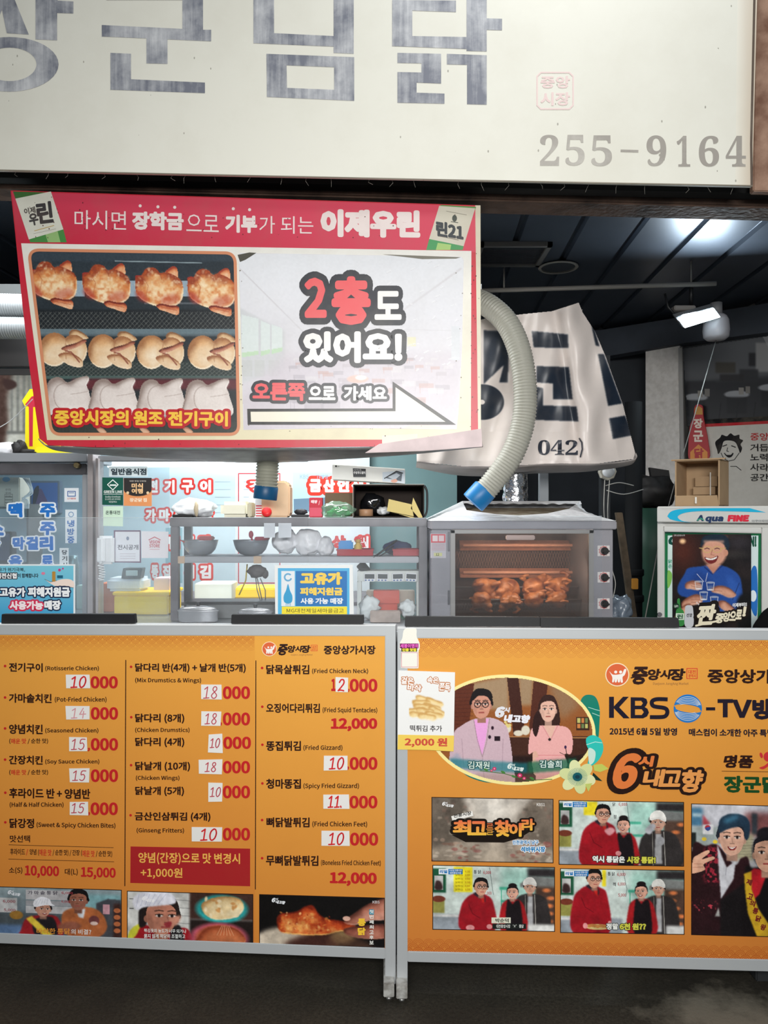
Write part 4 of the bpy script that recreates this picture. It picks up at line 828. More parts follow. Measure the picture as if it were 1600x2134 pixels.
def st2(cv):
    cv.img[:] = (206, 206, 202)
    for y in (1872, 1888, 1904, 1920, 1936): cv.line([(360, y), (396, y+2)], 1, (120, 120, 120))
    for y in (1873, 1893): cv.line([(270, y), (278, y)], 1.6, (60, 60, 60))
    cv.rect(395, 1850, 530, 1912, (66, 44, 38), 2); cv.rect(395, 1912, 530, 1970, (36, 28, 26), 2)
    cv.blob([(268, 1945), (280, 1930), (300, 1926), (300, 1970), (266, 1970)], (206, 204, 60)); cv.blob([(286, 1945), (300, 1926), (340, 1938), (380, 1930), (396, 1940), (396, 1970), (280, 1970)], (156, 28, 36)); cv.blob([(358, 1930), (376, 1928), (384, 1970), (356, 1970)], (36, 32, 34))
    cv.blob([(290, 1895), (290, 1930), (305, 1925), (305, 1890)], (34, 28, 28)); head(cv, 336, 1910, 32, 36, (186, 122, 100), (36, 28, 26), turn=.28); cv.blob([(350, 1916), (376, 1905), (368, 1925), (352, 1925)], (196, 134, 112), 2)
    cv.blob([(342, 1922), (356, 1918), (356, 1928), (346, 1930)], (150, 50, 56), 1)
    cv.blob([(276, 1880), (282, 1866), (300, 1858), (340, 1856), (362, 1864), (364, 1880), (330, 1886), (300, 1890), (284, 1896)], (226, 226, 236), 1)
    for k in range(6): cv.line([(284+k*9, 1888-k), (290+k*11, 1862)], 1.4, (180, 184, 204), .7)
    cv.ell(462, 1889, 53, 29, (44, 176, 176)); cv.ell(463, 1888, 46, 24, (38, 120, 120)); cv.body([(420, 1880), (440, 1868), (470, 1862), (500, 1868), (508, 1888), (490, 1906), (450, 1912), (426, 1900)], (186, 140, 86), (226, 196, 142), (244, 228, 190), 8, nz=12)
    for k in range(14): cv.ell(RNG.uniform(428, 500), RNG.uniform(1868, 1906), 5, 3, [(240, 220, 180), (206, 150, 90)][k % 2], RNG.uniform(0, 3), .4)
    cv.ell(456, 1950, 60, 32, (186, 84, 104)); cv.ell(458, 1950, 50, 27, (170, 84, 52)); cv.body([(412, 1950), (430, 1930), (470, 1924), (500, 1936), (506, 1960), (412, 1966)], (134, 58, 34), (176, 92, 56), (206, 124, 80), 10, nz=20); 
    for k in range(6): cv.line([(462+k*3, 1924), (452+k*7, 1944)], 1, (226, 170, 130), .8)
def tx2(p): p.text('튀김옷의 농도가 너무 되거나', 300, 1935, 388, 1943, (232, 236, 232), 3, .012, slope=2); p.text('묽지 않게 적당히 조절하고', 300, 1946, 386, 1955, (232, 236, 232), 3, .012, slope=1); tv_logo(p, 296, 1868, 26, (248, 248, 250))
still(LB, 266, 1858, 526, 1958, 7, st2, photo_ink, lb, 'still of a woman in a white cap next to bowls of batter', tx2)
def st3(cv):
    cv.img[:] = (14, 12, 12); cv.blob([(538, 1950), (560, 1936), (590, 1932), (620, 1940), (650, 1955), (600, 1980), (538, 1980)], (206, 192, 172), 4); cv.blob([(600, 1960), (650, 1940), (700, 1945), (690, 1980), (590, 1980)], (66, 36, 30), 6)
    cv.blob([(690, 1945), (715, 1936), (740, 1950), (720, 1960), (700, 1960)], (176, 150, 96), 4)
    cv.body([(576, 1915), (586, 1902), (604, 1900), (620, 1896), (636, 1886), (652, 1884), (664, 1900), (680, 1910), (710, 1914), (740, 1922), (736, 1938), (712, 1936), (680, 1944), (640, 1946), (600, 1944), (582, 1938)], (120, 34, 16), (196, 78, 34), (244, 176, 96), 10, nz=12, namp=.9)
    for k in range(40): cv.ell(RNG.uniform(584, 690), RNG.uniform(1900, 1940), RNG.uniform(1.5, 4), RNG.uniform(1, 3), [(236, 150, 70), (160, 46, 22), (250, 200, 130)][k % 3], RNG.uniform(0, 3), .5, .6)
    cv.body([(716, 1916), (740, 1896), (770, 1876), (806, 1866), (806, 1906), (770, 1912), (740, 1922)], (110, 60, 48), (176, 110, 90), (216, 160, 140), 9, nz=24); cv.body([(718, 1930), (760, 1922), (806, 1920), (806, 1946), (760, 1950), (724, 1944)], (90, 46, 38), (150, 84, 68), (190, 124, 104), 8, nz=24)
    cv.ell(722, 1909, 8, 5, (226, 180, 160)); cv.blob([(690, 1940), (750, 1950), (780, 1975), (690, 1980)], (90, 60, 46), 5, .7)
def tx3(p):
    tv_logo(p, 566, 1871, 28, (236, 240, 244)); p.text('KBS', 776, 1877, 791, 1883, (196, 190, 190), 3, .02)
    for t, y in (('통', 1914), ('닭', 1933)): p.text(t, 745, y, 762, y+16, (246, 200, 60), 3, .04)
    p.rect(769, 1895, 779, 1906, (40, 140, 170), 3)
    for i, t in enumerate('첫번째최고후보'): p.text(t, 769.5, 1896+i*10.7, 778.5, 1904+i*10.7, (236, 236, 230), 3.4, .02)
still(LB, 541.5, 1865, 800, 1966, 7.5, st3, photo_ink, lb, 'dark still of a hand holding a fried drumstick', tx3)
# ---------------------------------------------------------------- right board: oval portrait, programme marks, stills
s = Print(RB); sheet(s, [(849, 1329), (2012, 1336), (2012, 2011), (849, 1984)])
scales(s, 849, 2010, 1331, 7, 4, 22, False, wave_cols); scales(s, 849, 2010, 1984, 27, 3, 22, True, [(186, 92, 34), (192, 102, 40), (200, 112, 46)])
def orbit(cx, cy, rx, ry, rot, n=72, a0=0, a1=2*math.pi):
    c, q = math.cos(rot), math.sin(rot); return [(cx+rx*math.cos(a)*c-ry*math.sin(a)*q, cy+rx*math.cos(a)*q+ry*math.sin(a)*c) for a in np.linspace(a0, a1, n)]
OC = (1066, 1521); RO = .07
# teal petals behind the oval
s.blob([(1211, 1457), (1222, 1448), (1240, 1452), (1249, 1475), (1249, 1505), (1246, 1540), (1238, 1520), (1228, 1490), (1212, 1470)], (16, 128, 108), 1.6); s.line([(1226, 1474), (1238, 1478), (1249, 1481)], 1.1, (190, 226, 214), 1.9); s.line([(1234, 1486), (1249, 1492)], 1.1, (190, 226, 214), 1.9)
s.blob([(955, 1600), (980, 1612), (1010, 1618), (1040, 1630), (1010, 1630), (975, 1618)], (16, 120, 110), 1.6)
s.poly(orbit(OC[0], OC[1], 175, 115, RO), (250, 236, 160), 1.8)
market_head(s, 1286, 1406, 25, 1316, 1389, 1428, 1427, 1431, 1393, 1452.6, 1414)
T('중앙상가시장', 1474, 1394, 1676, 1424, b=.026, slope=1.5)
NV = (26, 22, 40)
s.rect(1269, 1452, 1279, 1496, NV, 3); s.poly([(1298, 1452), (1310, 1452), (1290, 1474), (1312, 1497), (1299, 1497), (1279, 1476), (1279, 1472)], NV, 3.02)
s.raw([(1314, 1453), (1340, 1453.5), (1347, 1457), (1349, 1464), (1346, 1471), (1343, 1473.5), (1349, 1477), (1352, 1485), (1348, 1493), (1340, 1497), (1314, 1497), (1323, 1460.5), (1336, 1460.5), (1339.5, 1465.5), (1336, 1470.5), (1323, 1470.5), (1323, 1478), (1337, 1478), (1341.5, 1484), (1337, 1490), (1323, 1490)],
      [[0, 1, 12, 11], [1, 2, 3, 13, 12], [3, 4, 5, 14, 13], [5, 6, 17, 16, 15, 14], [6, 7, 8, 18, 17], [8, 9, 19, 18], [9, 10, 20, 19], [0, 11, 15, 16, 20, 10]], NV, 3)
S_ = spline([(1391, 1457.5), (1370, 1457), (1360, 1460), (1358, 1466), (1363, 1472), (1384, 1475.5), (1390, 1481), (1389, 1489), (1381, 1494), (1354, 1494.5)], 6); q = []
for k in range(len(S_)): d = np.array(S_[min(k+1, len(S_)-1)])-np.array(S_[max(k-1, 0)]); d /= np.hypot(*d); nn = np.array([-d[1], d[0]])*4.2; q += [S_[k]+nn, S_[k]-nn]
s.raw(q, [[2*k, 2*k+1, 2*k+3, 2*k+2] for k in range(len(S_)-1)], NV, 3)
s.rect(1471, 1474, 1490, 1480.5, NV, 3); s.rect(1495, 1457, 1527, 1465, NV, 3); s.rect(1506, 1464.9, 1516, 1495, NV, 3.02); s.poly([(1525, 1458), (1536, 1458), (1546, 1484), (1556, 1458), (1567, 1458.5), (1551, 1496), (1541, 1496)], NV, 3); T('방', 1567, 1456, 1610, 1500, NV, .034); T('송', 1614, 1456, 1656, 1500, NV, .05)
def globe(p, cx, cy, r):
    bl = (36, 120, 196)
    for sg in (1, -1):
        out = [(cx+sg*r*math.cos(a), cy-sg*r*math.sin(a)) for a in np.linspace(math.radians(-12), math.radians(165), 26)]
        inn = [(cx+sg*(r*.93*math.cos(a)*.98-.05*r), cy-sg*(r*.22*math.sin(a)+.06*r-.10*r*math.cos(a))) for a in np.linspace(math.radians(165), math.radians(-8), 22)]
        p.poly(out+inn, bl, 3)
        for k in range(5):
            f = (k+.6)/5.4; rr = r*(.94-.14*f); pts = [(cx+sg*(rr*math.cos(a)*(1-.0*f)), cy-sg*(r*(.86-.66*f)*math.sin(a)+.05*r)) for a in np.linspace(math.radians(14+4*k), math.radians(150-5*k), 20)]
            p.line(pts, r*.045, (196, 206, 216), 3.6, False)
globe(s, 1433, 1476.6, 29.5)
T('2015년 6월 5일 방영', 1270, 1516, 1410.6, 1532, NV, .022, slope=1); T('매스컴이 소개한 아주 특별', 1435, 1518, 1612, 1534, NV, .022, slope=2)
od = (36, 18, 14)
s.text('6', 1278, 1569, 1331, 1645, (226, 124, 62), 4, .035, shear=.26, outline=[(.085, od)], res=4); s.text('시', 1330, 1575, 1362, 1598, (226, 124, 62), 4.2, .04, shear=.2, outline=[(.16, od)])
for t, x0, y0, x1, y1 in (('내', 1340, 1603, 1384, 1640), ('고', 1380, 1605, 1420, 1640), ('향', 1418, 1604, 1464, 1652)): s.text(t, x0, y0, x1, y1, (232, 156, 84), 4, .03, shear=.2, outline=[(.085, od)])
T('명품', 1508, 1573, 1569.6, 1601, BK, .03, shear=.12, jit=.6); s.line([(1504, 1607), (1625, 1609)], 1, BK, 3); T('장군닭', 1508, 1616, 1626, 1652, (24, 74, 34), .03, slope=2)
rdp = (206, 52, 58)
s.ell(1600, 1577, 9, 10, rdp, 3); s.ell(1586, 1574, 3, 6, rdp, 3, -.3); s.blob([(1582, 1600), (1592, 1596), (1600, 1590), (1606, 1588), (1600, 1597), (1590, 1603)], rdp, 3); s.ell(1612, 1592, 4, 8, rdp, 3, .4)
# flower at the oval's lower right
for k in range(6):
    a = k*math.pi/3+.3; s.ell(1203+22*math.cos(a), 1619+19*math.sin(a), 17, 12, [(226, 230, 176), (214, 222, 160)][k % 2], 4+.1*k, a)
for k in range(40): a = k*.157; s.line([(1203+6*math.cos(a), 1619+6*math.sin(a)), (1203+21*math.cos(a), 1619+19*math.sin(a))], .7, (40, 130, 130), 4.8, False)
s.ell(1203, 1619, 10, 9, (20, 90, 100), 5); s.ell(1203, 1619, 5, 4, (16, 60, 74), 5.3)
s.poly([(1236, 1594), (1254, 1592), (1268, 1602), (1250, 1609), (1238, 1606)], (196, 206, 96), 4); s.poly([(1236, 1610), (1255, 1628), (1232, 1624)], (14, 50, 40), 3.8); s.poly([(1218, 1634), (1226, 1650), (1234, 1632)], (196, 206, 110), 4)
s.blob([(1222, 1538), (1236, 1532), (1252, 1541), (1257, 1560), (1250, 1580), (1236, 1594), (1224, 1596), (1228, 1570), (1222, 1552)], (44, 196, 184), 4); s.blob([(1226, 1560), (1240, 1566), (1238, 1586), (1228, 1592)], (206, 232, 220), 4.3); s.line([(1222, 1552), (1240, 1546), (1254, 1548)], 1.2, (206, 240, 230), 4.5)
s.line([(1166, 1568), (1190, 1580), (1220, 1570)], 1, (20, 30, 26), 4); s.line([(1178, 1556), (1184, 1590)], 1.4, (20, 30, 26), 4); s.ell(1178, 1557, 2.5, 3.5, (60, 40, 80), 4.2)
for x, y, r in ((1030, 1602, 4), (1083, 1616, 5), (1092, 1622, 3.6), (1024, 1606, 2.6)): s.ell(x, y, r, r*.9, (206, 44, 100), 4.4); s.ell(x, y, r*.4, r*.4, (240, 170, 190), 4.7)
s.line([(1000, 1606), (1050, 1612), (1100, 1626), (1150, 1624)], 1.4, (70, 110, 50), 4)
for x, y in ((1012, 1604), (1048, 1609), (1070, 1618), (1108, 1622)): s.ell(x, y, 5, 2.2, (70, 130, 60), 4.1, .4)
pan2 = s.build('printed_sheet', ink, rb); pan2['label'] = 'orange printed sheet with programme marks'
# oval studio portrait
cv = Canvas(890, 1404, 1244, 1640, 1.1); cv.vgrad((96, 66, 46), (60, 34, 26))
cv.poly([(890, 1430), (980, 1408), (1180, 1408), (1240, 1470), (1240, 1640), (890, 1640)], (150, 88, 44), 3)
cv.poly([(982, 1424), (1060, 1408), (1060, 1480), (985, 1475)], (170, 150, 122), 4, .8); cv.poly([(1080, 1410), (1112, 1410), (1108, 1470), (1082, 1470)], (166, 146, 118), 4, .8); cv.poly([(1140, 1425), (1180, 1428), (1210, 1470), (1170, 1500)], (150, 126, 100), 8, .7)
cv.poly([(1056, 1412), (1080, 1412), (1094, 1530), (1070, 1534)], (66, 34, 26), 1); cv.poly([(1112, 1416), (1142, 1422), (1128, 1530), (1102, 1520)], (84, 42, 30), 1); cv.poly([(950, 1428), (988, 1424), (975, 1530), (930, 1530), (930, 1450)], (96, 46, 30), 1)
for k in range(14): y = 1430+k*8; cv.line([(940, y), (985, y-2)], 1, (62, 28, 20), .6)
cv.rect(1040, 1534, 1240, 1580, (70, 40, 30), 1); cv.line([(1050, 1535), (1240, 1538)], 2, (176, 124, 76)); cv.rect(1040, 1575, 1240, 1640, (40, 24, 22), 3); cv.rect(1200, 1494, 1228, 1522, (60, 36, 28)); 
for i in range(3):
    for j in range(2): cv.rect(1203+i*8, 1497+j*12, 1209+i*8, 1506+j*12, [(196, 190, 110), (206, 130, 70), (110, 130, 80)][(i+j) % 3])
for x, y, w, h in ((1058, 1518, 7, 9), (1080, 1528, 10, 6), (1095, 1522, 9, 10)): cv.ell(x, y, w, h, (224, 216, 196))
for k in range(8): cv.ell(1058+RNG.uniform(-6, 6), 1510+RNG.uniform(-6, 4), 3, 3, (226, 206, 130))
su = (206, 178, 188)
cv.blob([(935, 1590), (945, 1530), (962, 1512), (990, 1498), (1024, 1496), (1050, 1508), (1060, 1530), (1068, 1590), (1062, 1640), (935, 1640)], su, 1); cv.blob([(936, 1600), (948, 1570), (960, 1580), (955, 1612)], (150, 160, 180), 3, .6)
cv.poly([(988, 1500), (1018, 1498), (1012, 1540), (1004, 1576), (994, 1545)], (236, 166, 222), 1); cv.line([(987, 1500), (994, 1540), (1005, 1578)], 1.6, (170, 140, 152)); cv.line([(1020, 1498), (1014, 1545), (1005, 1578)], 1.6, (170, 140, 152)); cv.line([(1005, 1580), (1010, 1640)], 1.2, (176, 148, 158))
cv.line([(962, 1540), (966, 1600)], 1.4, (180, 152, 164)); cv.line([(1048, 1540), (1046, 1610)], 1.4, (180, 152, 164)); cv.rect(1030, 1534, 1042, 1544, (40, 24, 34)); cv.ell(1026, 1517, 3, 4, (46, 22, 40)); cv.ell(1020, 1536, 3, 4, (40, 24, 40))
head(cv, 1003, 1470, 19.5, 27, (212, 150, 128), (26, 20, 22), glasses=True)
cv.blob([(985, 1460), (984, 1444), (1000, 1436), (1018, 1438), (1026, 1450), (1023, 1462), (1014, 1452), (998, 1450)], (26, 20, 22), .8)
head(cv, 1142, 1480, 16.5, 24, (232, 184, 164), (56, 32, 28), style='long'); cv.blob([(1101, 1570), (1104, 1532), (1112, 1514), (1130, 1512), (1160, 1512), (1184, 1518), (1193, 1540), (1190, 1570), (1176, 1572), (1178, 1600), (1112, 1600), (1114, 1568)], (238, 176, 172), 1)
cv.poly([(1132, 1512), (1158, 1512), (1148, 1540)], (232, 186, 168), 1); cv.line([(1130, 1512), (1147, 1542), (1162, 1512)], 1.4, (210, 140, 140)); cv.ell(1145, 1541, 3, 3, (40, 30, 30)); cv.line([(1116, 1574), (1176, 1574)], 2, (226, 150, 150)); cv.blob([(1110, 1570), (1120, 1570), (1124, 1610), (1112, 1612)], (226, 176, 156), 1); cv.rect(1116, 1578, 1178, 1640, (236, 168, 168), 1)
cv.blob([(1122, 1480), (1126, 1500), (1118, 1534), (1110, 1524), (1112, 1495)], (50, 28, 26), 1)
cv.poly([(935, 1580), (1010, 1586), (1100, 1590), (1100, 1612), (1000, 1606), (945, 1600)], (28, 120, 130), 3, .7); cv.poly([(1100, 1588), (1200, 1580), (1200, 1604), (1100, 1612)], (34, 110, 80), 3, .8); cv.rect(990, 1612, 1180, 1640, (150, 120, 100), 4, .4); cv.grain(8, 2)
cv.clip(orbit(OC[0], OC[1], 169, 109, RO)); p = Print(RB); p.raster(cv, 2.4)
for t, x0, x1, y in (('김재원', 975, 1020, 1586), ('김솔희', 1124, 1170, 1584)): p.text(t, x0, y, x1, y+16, (222, 238, 228), 3.4, .01, slope=1, outline=[(.06, (30, 80, 80))])
p.text('6', 1031, 1472, 1052, 1496, (226, 226, 232), 3.4, .05, shear=.2); p.text('시', 1050, 1474, 1062, 1485, (226, 226, 232), 3.4, .04, shear=.2); p.text('내고향', 1050, 1488, 1104, 1506, (236, 236, 244), 3.4, .05, shear=.2, slope=2); tv_logo(p, 1057, 1591, 34, (224, 236, 232), 3.4)
o = p.build('printed_photo', photo_ink, rb); o['label'] = 'oval studio portrait of a man in a pale suit and a woman in a pink dress'
# ---- stills
def st4(cv):
    cv.vgrad((206, 196, 184), (150, 136, 120)); cv.poly([(895, 1655), (960, 1655), (985, 1700), (985, 1745), (895, 1770)], (96, 86, 76), 5, .9); cv.poly([(1155, 1655), (1110, 1660), (1075, 1700), (1075, 1740), (1155, 1770)], (112, 100, 88), 5, .9)
    for k in range(60):
        x = RNG.uniform(900, 1150); 
        if 975 < x < 1080: continue
        y = RNG.uniform(1665, 1745); w, h = RNG.uniform(3, 12), RNG.uniform(3, 10); cv.rect(x, y, x+w, y+h, [(170, 156, 140), (84, 74, 66), (130, 104, 92), (204, 192, 176)][k % 4], 1, .6)
    for k in range(80):
        x = RNG.choice([RNG.uniform(900, 1000), RNG.uniform(1060, 1150)]); y = RNG.uniform(1748, 1795); cv.ell(x, y, RNG.uniform(3, 9), RNG.uniform(2, 4), [(176, 150, 132), (130, 96, 82), (206, 190, 172), (150, 80, 76)][k % 4], 0, .3, .6)
    cv.ell(1030, 1690, 40, 40, (232, 226, 216), 0, .7, .7); cv.ell(1028, 1780, 26, 24, (190, 176, 158), 0, .5, .7)
def tx4(p):
    tv_logo(p, 921, 1671, 24); p.text('KBS1', 1118, 1673.5, 1135, 1680, (226, 222, 216), 3, .015)
    p.poly([(940, 1701), (984, 1690), (986, 1700), (943, 1712)], (240, 238, 232), 2.7); p.text('전통시장', 945, 1697, 982, 1705, (60, 56, 52), 3, .02, slope=-7)
    d = (26, 18, 12); p.poly([(941, 1740), (1112, 1728), (1084, 1746), (1050, 1756), (970, 1755)], d, 2.7)
    for t, x0, y0, x1, y1 in (('최', 943, 1709, 982, 1741), ('고', 980, 1711, 1014, 1741), ('를', 1013, 1716, 1028, 1740), ('찾', 1030, 1709, 1064, 1744), ('아', 1060, 1715, 1092, 1744), ('라', 1086, 1706, 1114, 1731)): p.text(t, x0, y0, x1, y1, (236, 112, 74), 4, .0 if t == '를' else .03, outline=[(.05 if t == '를' else .09, d)], grad=(246, 200, 70))
    p.text('인천광역시 남구', 1068, 1751, 1122, 1760, (34, 130, 190), 4, .02, outline=[(.08, (240, 244, 248))]); p.text('석바위시장', 1085, 1764, 1136, 1776, (34, 130, 190), 4, .03, outline=[(.08, (240, 244, 248))])
still(RB, 900.5, 1662.5, 1151.5, 1793.5, 4, st4, photo_ink, rb, 'sepia title still of a market street with orange lettering', tx4)
def kitchen(cv, x0, y0, w, h):
    cv.img[:] = (206, 218, 212); cv.rect(x0+w*.56, y0, x0+w, y0+h*.5, (150, 204, 188), 8, .7); cv.rect(x0+w*.78, y0, x0+w, y0+h*.14, (46, 42, 44), 3)
    cv.poly([(x0+w*.72, y0+h*.24), (x0+w*.8, y0+h*.12), (x0+w, y0+h*.15), (x0+w, y0+h*.3), (x0+w*.72, y0+h*.3)], (120, 122, 120), 1); cv.rect(x0+w*.84, y0+h*.28, x0+w, y0+h, (84, 62, 52), 2); 
    for k in range(5): cv.ell(x0+w*RNG.uniform(.9, .99), y0+h*(.34+.12*k), w*.03, h*.03, (230, 130, 76), 0, .5)
    cv.rect(x0, y0+h*.03, x0+w*.11, y0+h*.4, (28, 86, 58), 1); cv.rect(x0+w*.015, y0+h*.14, x0+w*.085, y0+h*.36, (186, 186, 184)); cv.blob([(x0+w*.02, y0+h*.35), (x0+w*.03, y0+h*.22), (x0+w*.07, y0+h*.24), (x0+w*.08, y0+h*.35)], (60, 40, 40), 1)
    cv.rect(x0, y0+h*.50, x0+w*.10, y0+h*.72, (150, 146, 74), 1); cv.ell(x0+w*.05, y0+h*.50, w*.055, h*.05, (120, 56, 40)); cv.rect(x0, y0+h*.74, x0+w*.5, y0+h, (150, 158, 166), 2); cv.rect(x0, y0+h*.74, x0+w*.4, y0+h*.78, (220, 220, 218), 1)
    cv.rect(x0+w*.55, y0+h*.30, x0+w*.66, y0+h*.34, (70, 170, 140), 1); cv.rect(x0+w*.56, y0+h*.34, x0+w*.57, y0+h*.6, (70, 170, 140)); cv.rect(x0+w*.56, y0+h*.5, x0+w*.68, y0+h*.54, (70, 170, 140), 1)
def trio(cv, A, B, C_, turn=.2, plate=False, eat=False):
    (ax, ay, ar), (bx, by, br), (cx, cy, cr) = A, B, C_; y1 = cv.y1
    cv.blob([(cx-cr*2.1, y1), (cx-cr*2.2, cy+cr*2.4), (cx-cr*1.2, cy+cr*1.1), (cx+cr*1.2, cy+cr*1.0), (cx+cr*2.6, cy+cr*2.2), (cx+cr*2.8, y1)], (50, 46, 46), 1); cv.poly([(cx-cr*.3, cy+cr*1.3), (cx+cr*.4, cy+cr*1.3), (cx+cr*.5, y1-4), (cx-cr*.5, y1-4)], (176, 176, 178), 1); cv.line([(cx+cr*.7, cy+cr*1.1), (cx+cr*.9, y1)], 2, (150, 146, 140)); cv.line([(cx-cr*.7, cy+cr*1.2), (cx-cr*.6, y1)], 1.5, (130, 126, 120))
    head(cv, cx, cy, cr*.82, cr*.95, (206, 160, 138), (40, 30, 28), hat='beanie')
    cv.blob([(bx-br*1.9, y1), (bx-br*1.9, by+br*2.5), (bx-br*1.2, by+br*1.3), (bx, by+br*1.0), (bx+br*1.2, by+br*1.2), (bx+br*2.0, by+br*2.6), (bx+br*2.2, y1)], (168, 28, 34), 1); cv.blob([(bx-br*1.0, y1), (bx-br*.9, by+br*1.4), (bx-br*.4, by+br*1.25), (bx, by+br*1.8), (bx+br*.5, by+br*1.25), (bx+br*1.2, by+br*1.6), (bx+br*1.5, y1)], (26, 20, 24), 1)
    head(cv, bx, by, br*.85, br, (222, 168, 146), (26, 20, 22), style='bun', smile=1, turn=-.15)
    cv.blob([(ax-ar*2.6, y1), (ax-ar*2.6, ay+ar*2.6), (ax-ar*1.7, ay+ar*1.2), (ax-ar*.5, ay+ar*.7), (ax+ar*.8, ay+ar*1.0), (ax+ar*1.6, ay+ar*2.0), (ax+ar*1.8, y1)], (158, 22, 34), 1); cv.blob([(ax-ar*1.0, ay+ar*.8), (ax-ar*.3, ay+ar*.6), (ax+ar*.5, ay+ar*1.1), (ax+ar*.5, ay+ar*1.9), (ax-ar*.2, ay+ar*1.4)], (46, 36, 46), 1); cv.blob([(ax-ar*.1, ay+ar*1.0), (ax+ar*.4, ay+ar*1.1), (ax+ar*.4, ay+ar*2.0), (ax, ay+ar*1.6)], (206, 40, 34), 1)
    cv.line([(ax-ar*1.6, ay+ar*2.2), (ax-ar*1.1, ay+ar*3.4), (ax-ar*.1, ay+ar*4.0)], 1.6, (110, 12, 24), .8)
    head(cv, ax, ay, ar*.8, ar*1.02, (202, 150, 126), (20, 18, 20), glasses=True, turn=turn)
    if plate:
        cv.ell(ax+ar*.4, y1-12, ar*1.5, 6, (222, 196, 130)); 
        for k in range(7): cv.ell(ax+ar*(-.6+.34*k), y1-15+RNG.uniform(-3, 2), 5, 3.4, (196, 130, 70))
        cv.ell(ax-ar*1.1, y1-14, 5, 6, (226, 150, 150)); cv.ell(ax+ar*1.9, y1-20, 4, 5, (226, 150, 150))
    elif eat: cv.blob([(ax+ar*.2, ay+ar*1.9), (ax+ar*1.0, ay+ar*1.5), (ax+ar*1.5, ay+ar*1.9), (ax+ar*.8, ay+ar*2.5)], (230, 160, 166), 1); cv.ell(ax+ar*1.9, y1-24, 6, 5, (226, 150, 150)); cv.blob([(cx-cr*1.6, cy+cr*.9), (cx-cr*.8, cy+cr*.1), (cx-cr*.3, cy+cr*.4), (cx-cr*1.0, cy+cr*1.4)], (190, 190, 196), 1); cv.ell(cx+cr*.3, cy+cr*2.2, cr*.5, cr*.55, (170, 170, 174))
    else: cv.ell(ax-ar*1.4, y1-4, 9, 6, (226, 150, 150)); cv.ell(ax+ar*1.1, y1-7, 6, 5, (226, 150, 150))
def st5(cv): kitchen(cv, 1164, 1670, 260, 132); cv.rect(1216, 1670, 1244, 1698, (236, 216, 40), 1); cv.line([(1306, 1670), (1312, 1720), (1310, 1734)], 1, (60, 80, 80), .8); trio(cv, (1256, 1697, 17), (1299, 1719, 14), (1371, 1712, 17), eat=True)
def st6(cv): kitchen(cv, 901, 1806, 254, 134); cv.rect(945, 1806, 984, 1858, (236, 220, 40), 1); cv.line([(1020, 1806), (1026, 1850), (1028, 1862)], 1, (60, 80, 80), .8); trio(cv, (1002, 1848, 16), (1068, 1858, 13), (1104, 1846, 14)); cv.rect(1100, 1922, 1155, 1945, (226, 226, 222), 2)
def st7(cv): kitchen(cv, 1167, 1812, 258, 134); cv.rect(1254, 1812, 1262, 1846, (236, 216, 40), 1); cv.line([(1298, 1812), (1306, 1850), (1304, 1866)], 1, (60, 80, 80), .8); trio(cv, (1238, 1832, 17), (1336, 1856, 14), (1372, 1850, 14), plate=True); cv.rect(1388, 1926, 1425, 1950, (222, 222, 220), 2)
bt = (32, 120, 186)
def cap(p, x, y):
    p.rect(x, y, x+20, y+11, (236, 240, 244), 2.7); p.rect(x+20, y, x+50, y+11, bt, 2.7); p.text('리얼', x+2, y+2, x+18, y+9, bt, 3, .03); p.text('수요일 전통시장', x+22, y+1, x+48, y+5, (236, 240, 246), 3, .01); p.text('대전중앙시장', x+23, y+6, x+47, y+10.3, (236, 240, 246), 3, .01)
wt, yw = (236, 238, 232), (216, 214, 80)
def tx5(p):
    cap(p, 1173, 1671); 
    for t, x0, x1, y, c in (('닭', 1276, 1282, 1672, (50, 50, 56)), ('6,000', 1289, 1306, 1673, (180, 60, 70)), ('정', 1278, 1284, 1698, (50, 50, 56))): p.text(t, x0, y, x1, y+8, c, 3, .01)
    p.text('역시 통닭은', 1234, 1783, 1302, 1797, wt, 3.4, .035, slope=1.5, outline=[(.06, (40, 46, 44))]); p.text('시장 통닭!', 1306, 1784.5, 1366, 1799, yw, 3.4, .035, slope=1, outline=[(.06, (50, 50, 30))])
still(RB, 1165.5, 1669, 1423.5, 1800.5, 4, st5, photo_ink, rb, 'still of a man in a red hooded top tasting beside two others', tx5)
def tx6(p):
    cap(p, 914, 1811)
    for t, x0, x1, y, c in (('통 닭', 987, 1002, 1813, (50, 50, 56)), ('6,000', 1007, 1023, 1815, (180, 60, 70)), (',000', 1013, 1024, 1858, (180, 60, 70))): p.text(t, x0, y, x1, y+8, c, 3, .01)
    for k in range(6): p.text('닭튀김', 949, 1814+k*7.5, 964, 1818.5+k*7.5, (90, 80, 20), 3, 0); p.text('6.000', 969, 1814+k*7.5, 979, 1818.5+k*7.5, (150, 60, 20), 3, 0)
    p.rect(1024, 1912, 1064, 1924, (226, 226, 206), 2.8); p.text('박순덕', 1032, 1914, 1060, 1922.5, (30, 40, 34), 3.3, .015); p.rect(1026, 1925, 1096, 1936, (30, 34, 32), 2.8); p.text('대전중앙시장 ‘ㅈ’ 통닭', 1034, 1926.5, 1091, 1934, wt, 3.3, .01)
still(RB, 902.5, 1804, 1154.5, 1936, 4.5, st6, photo_ink, rb, 'still of a man in red leaning over the counter, yellow menu behind him', tx6)
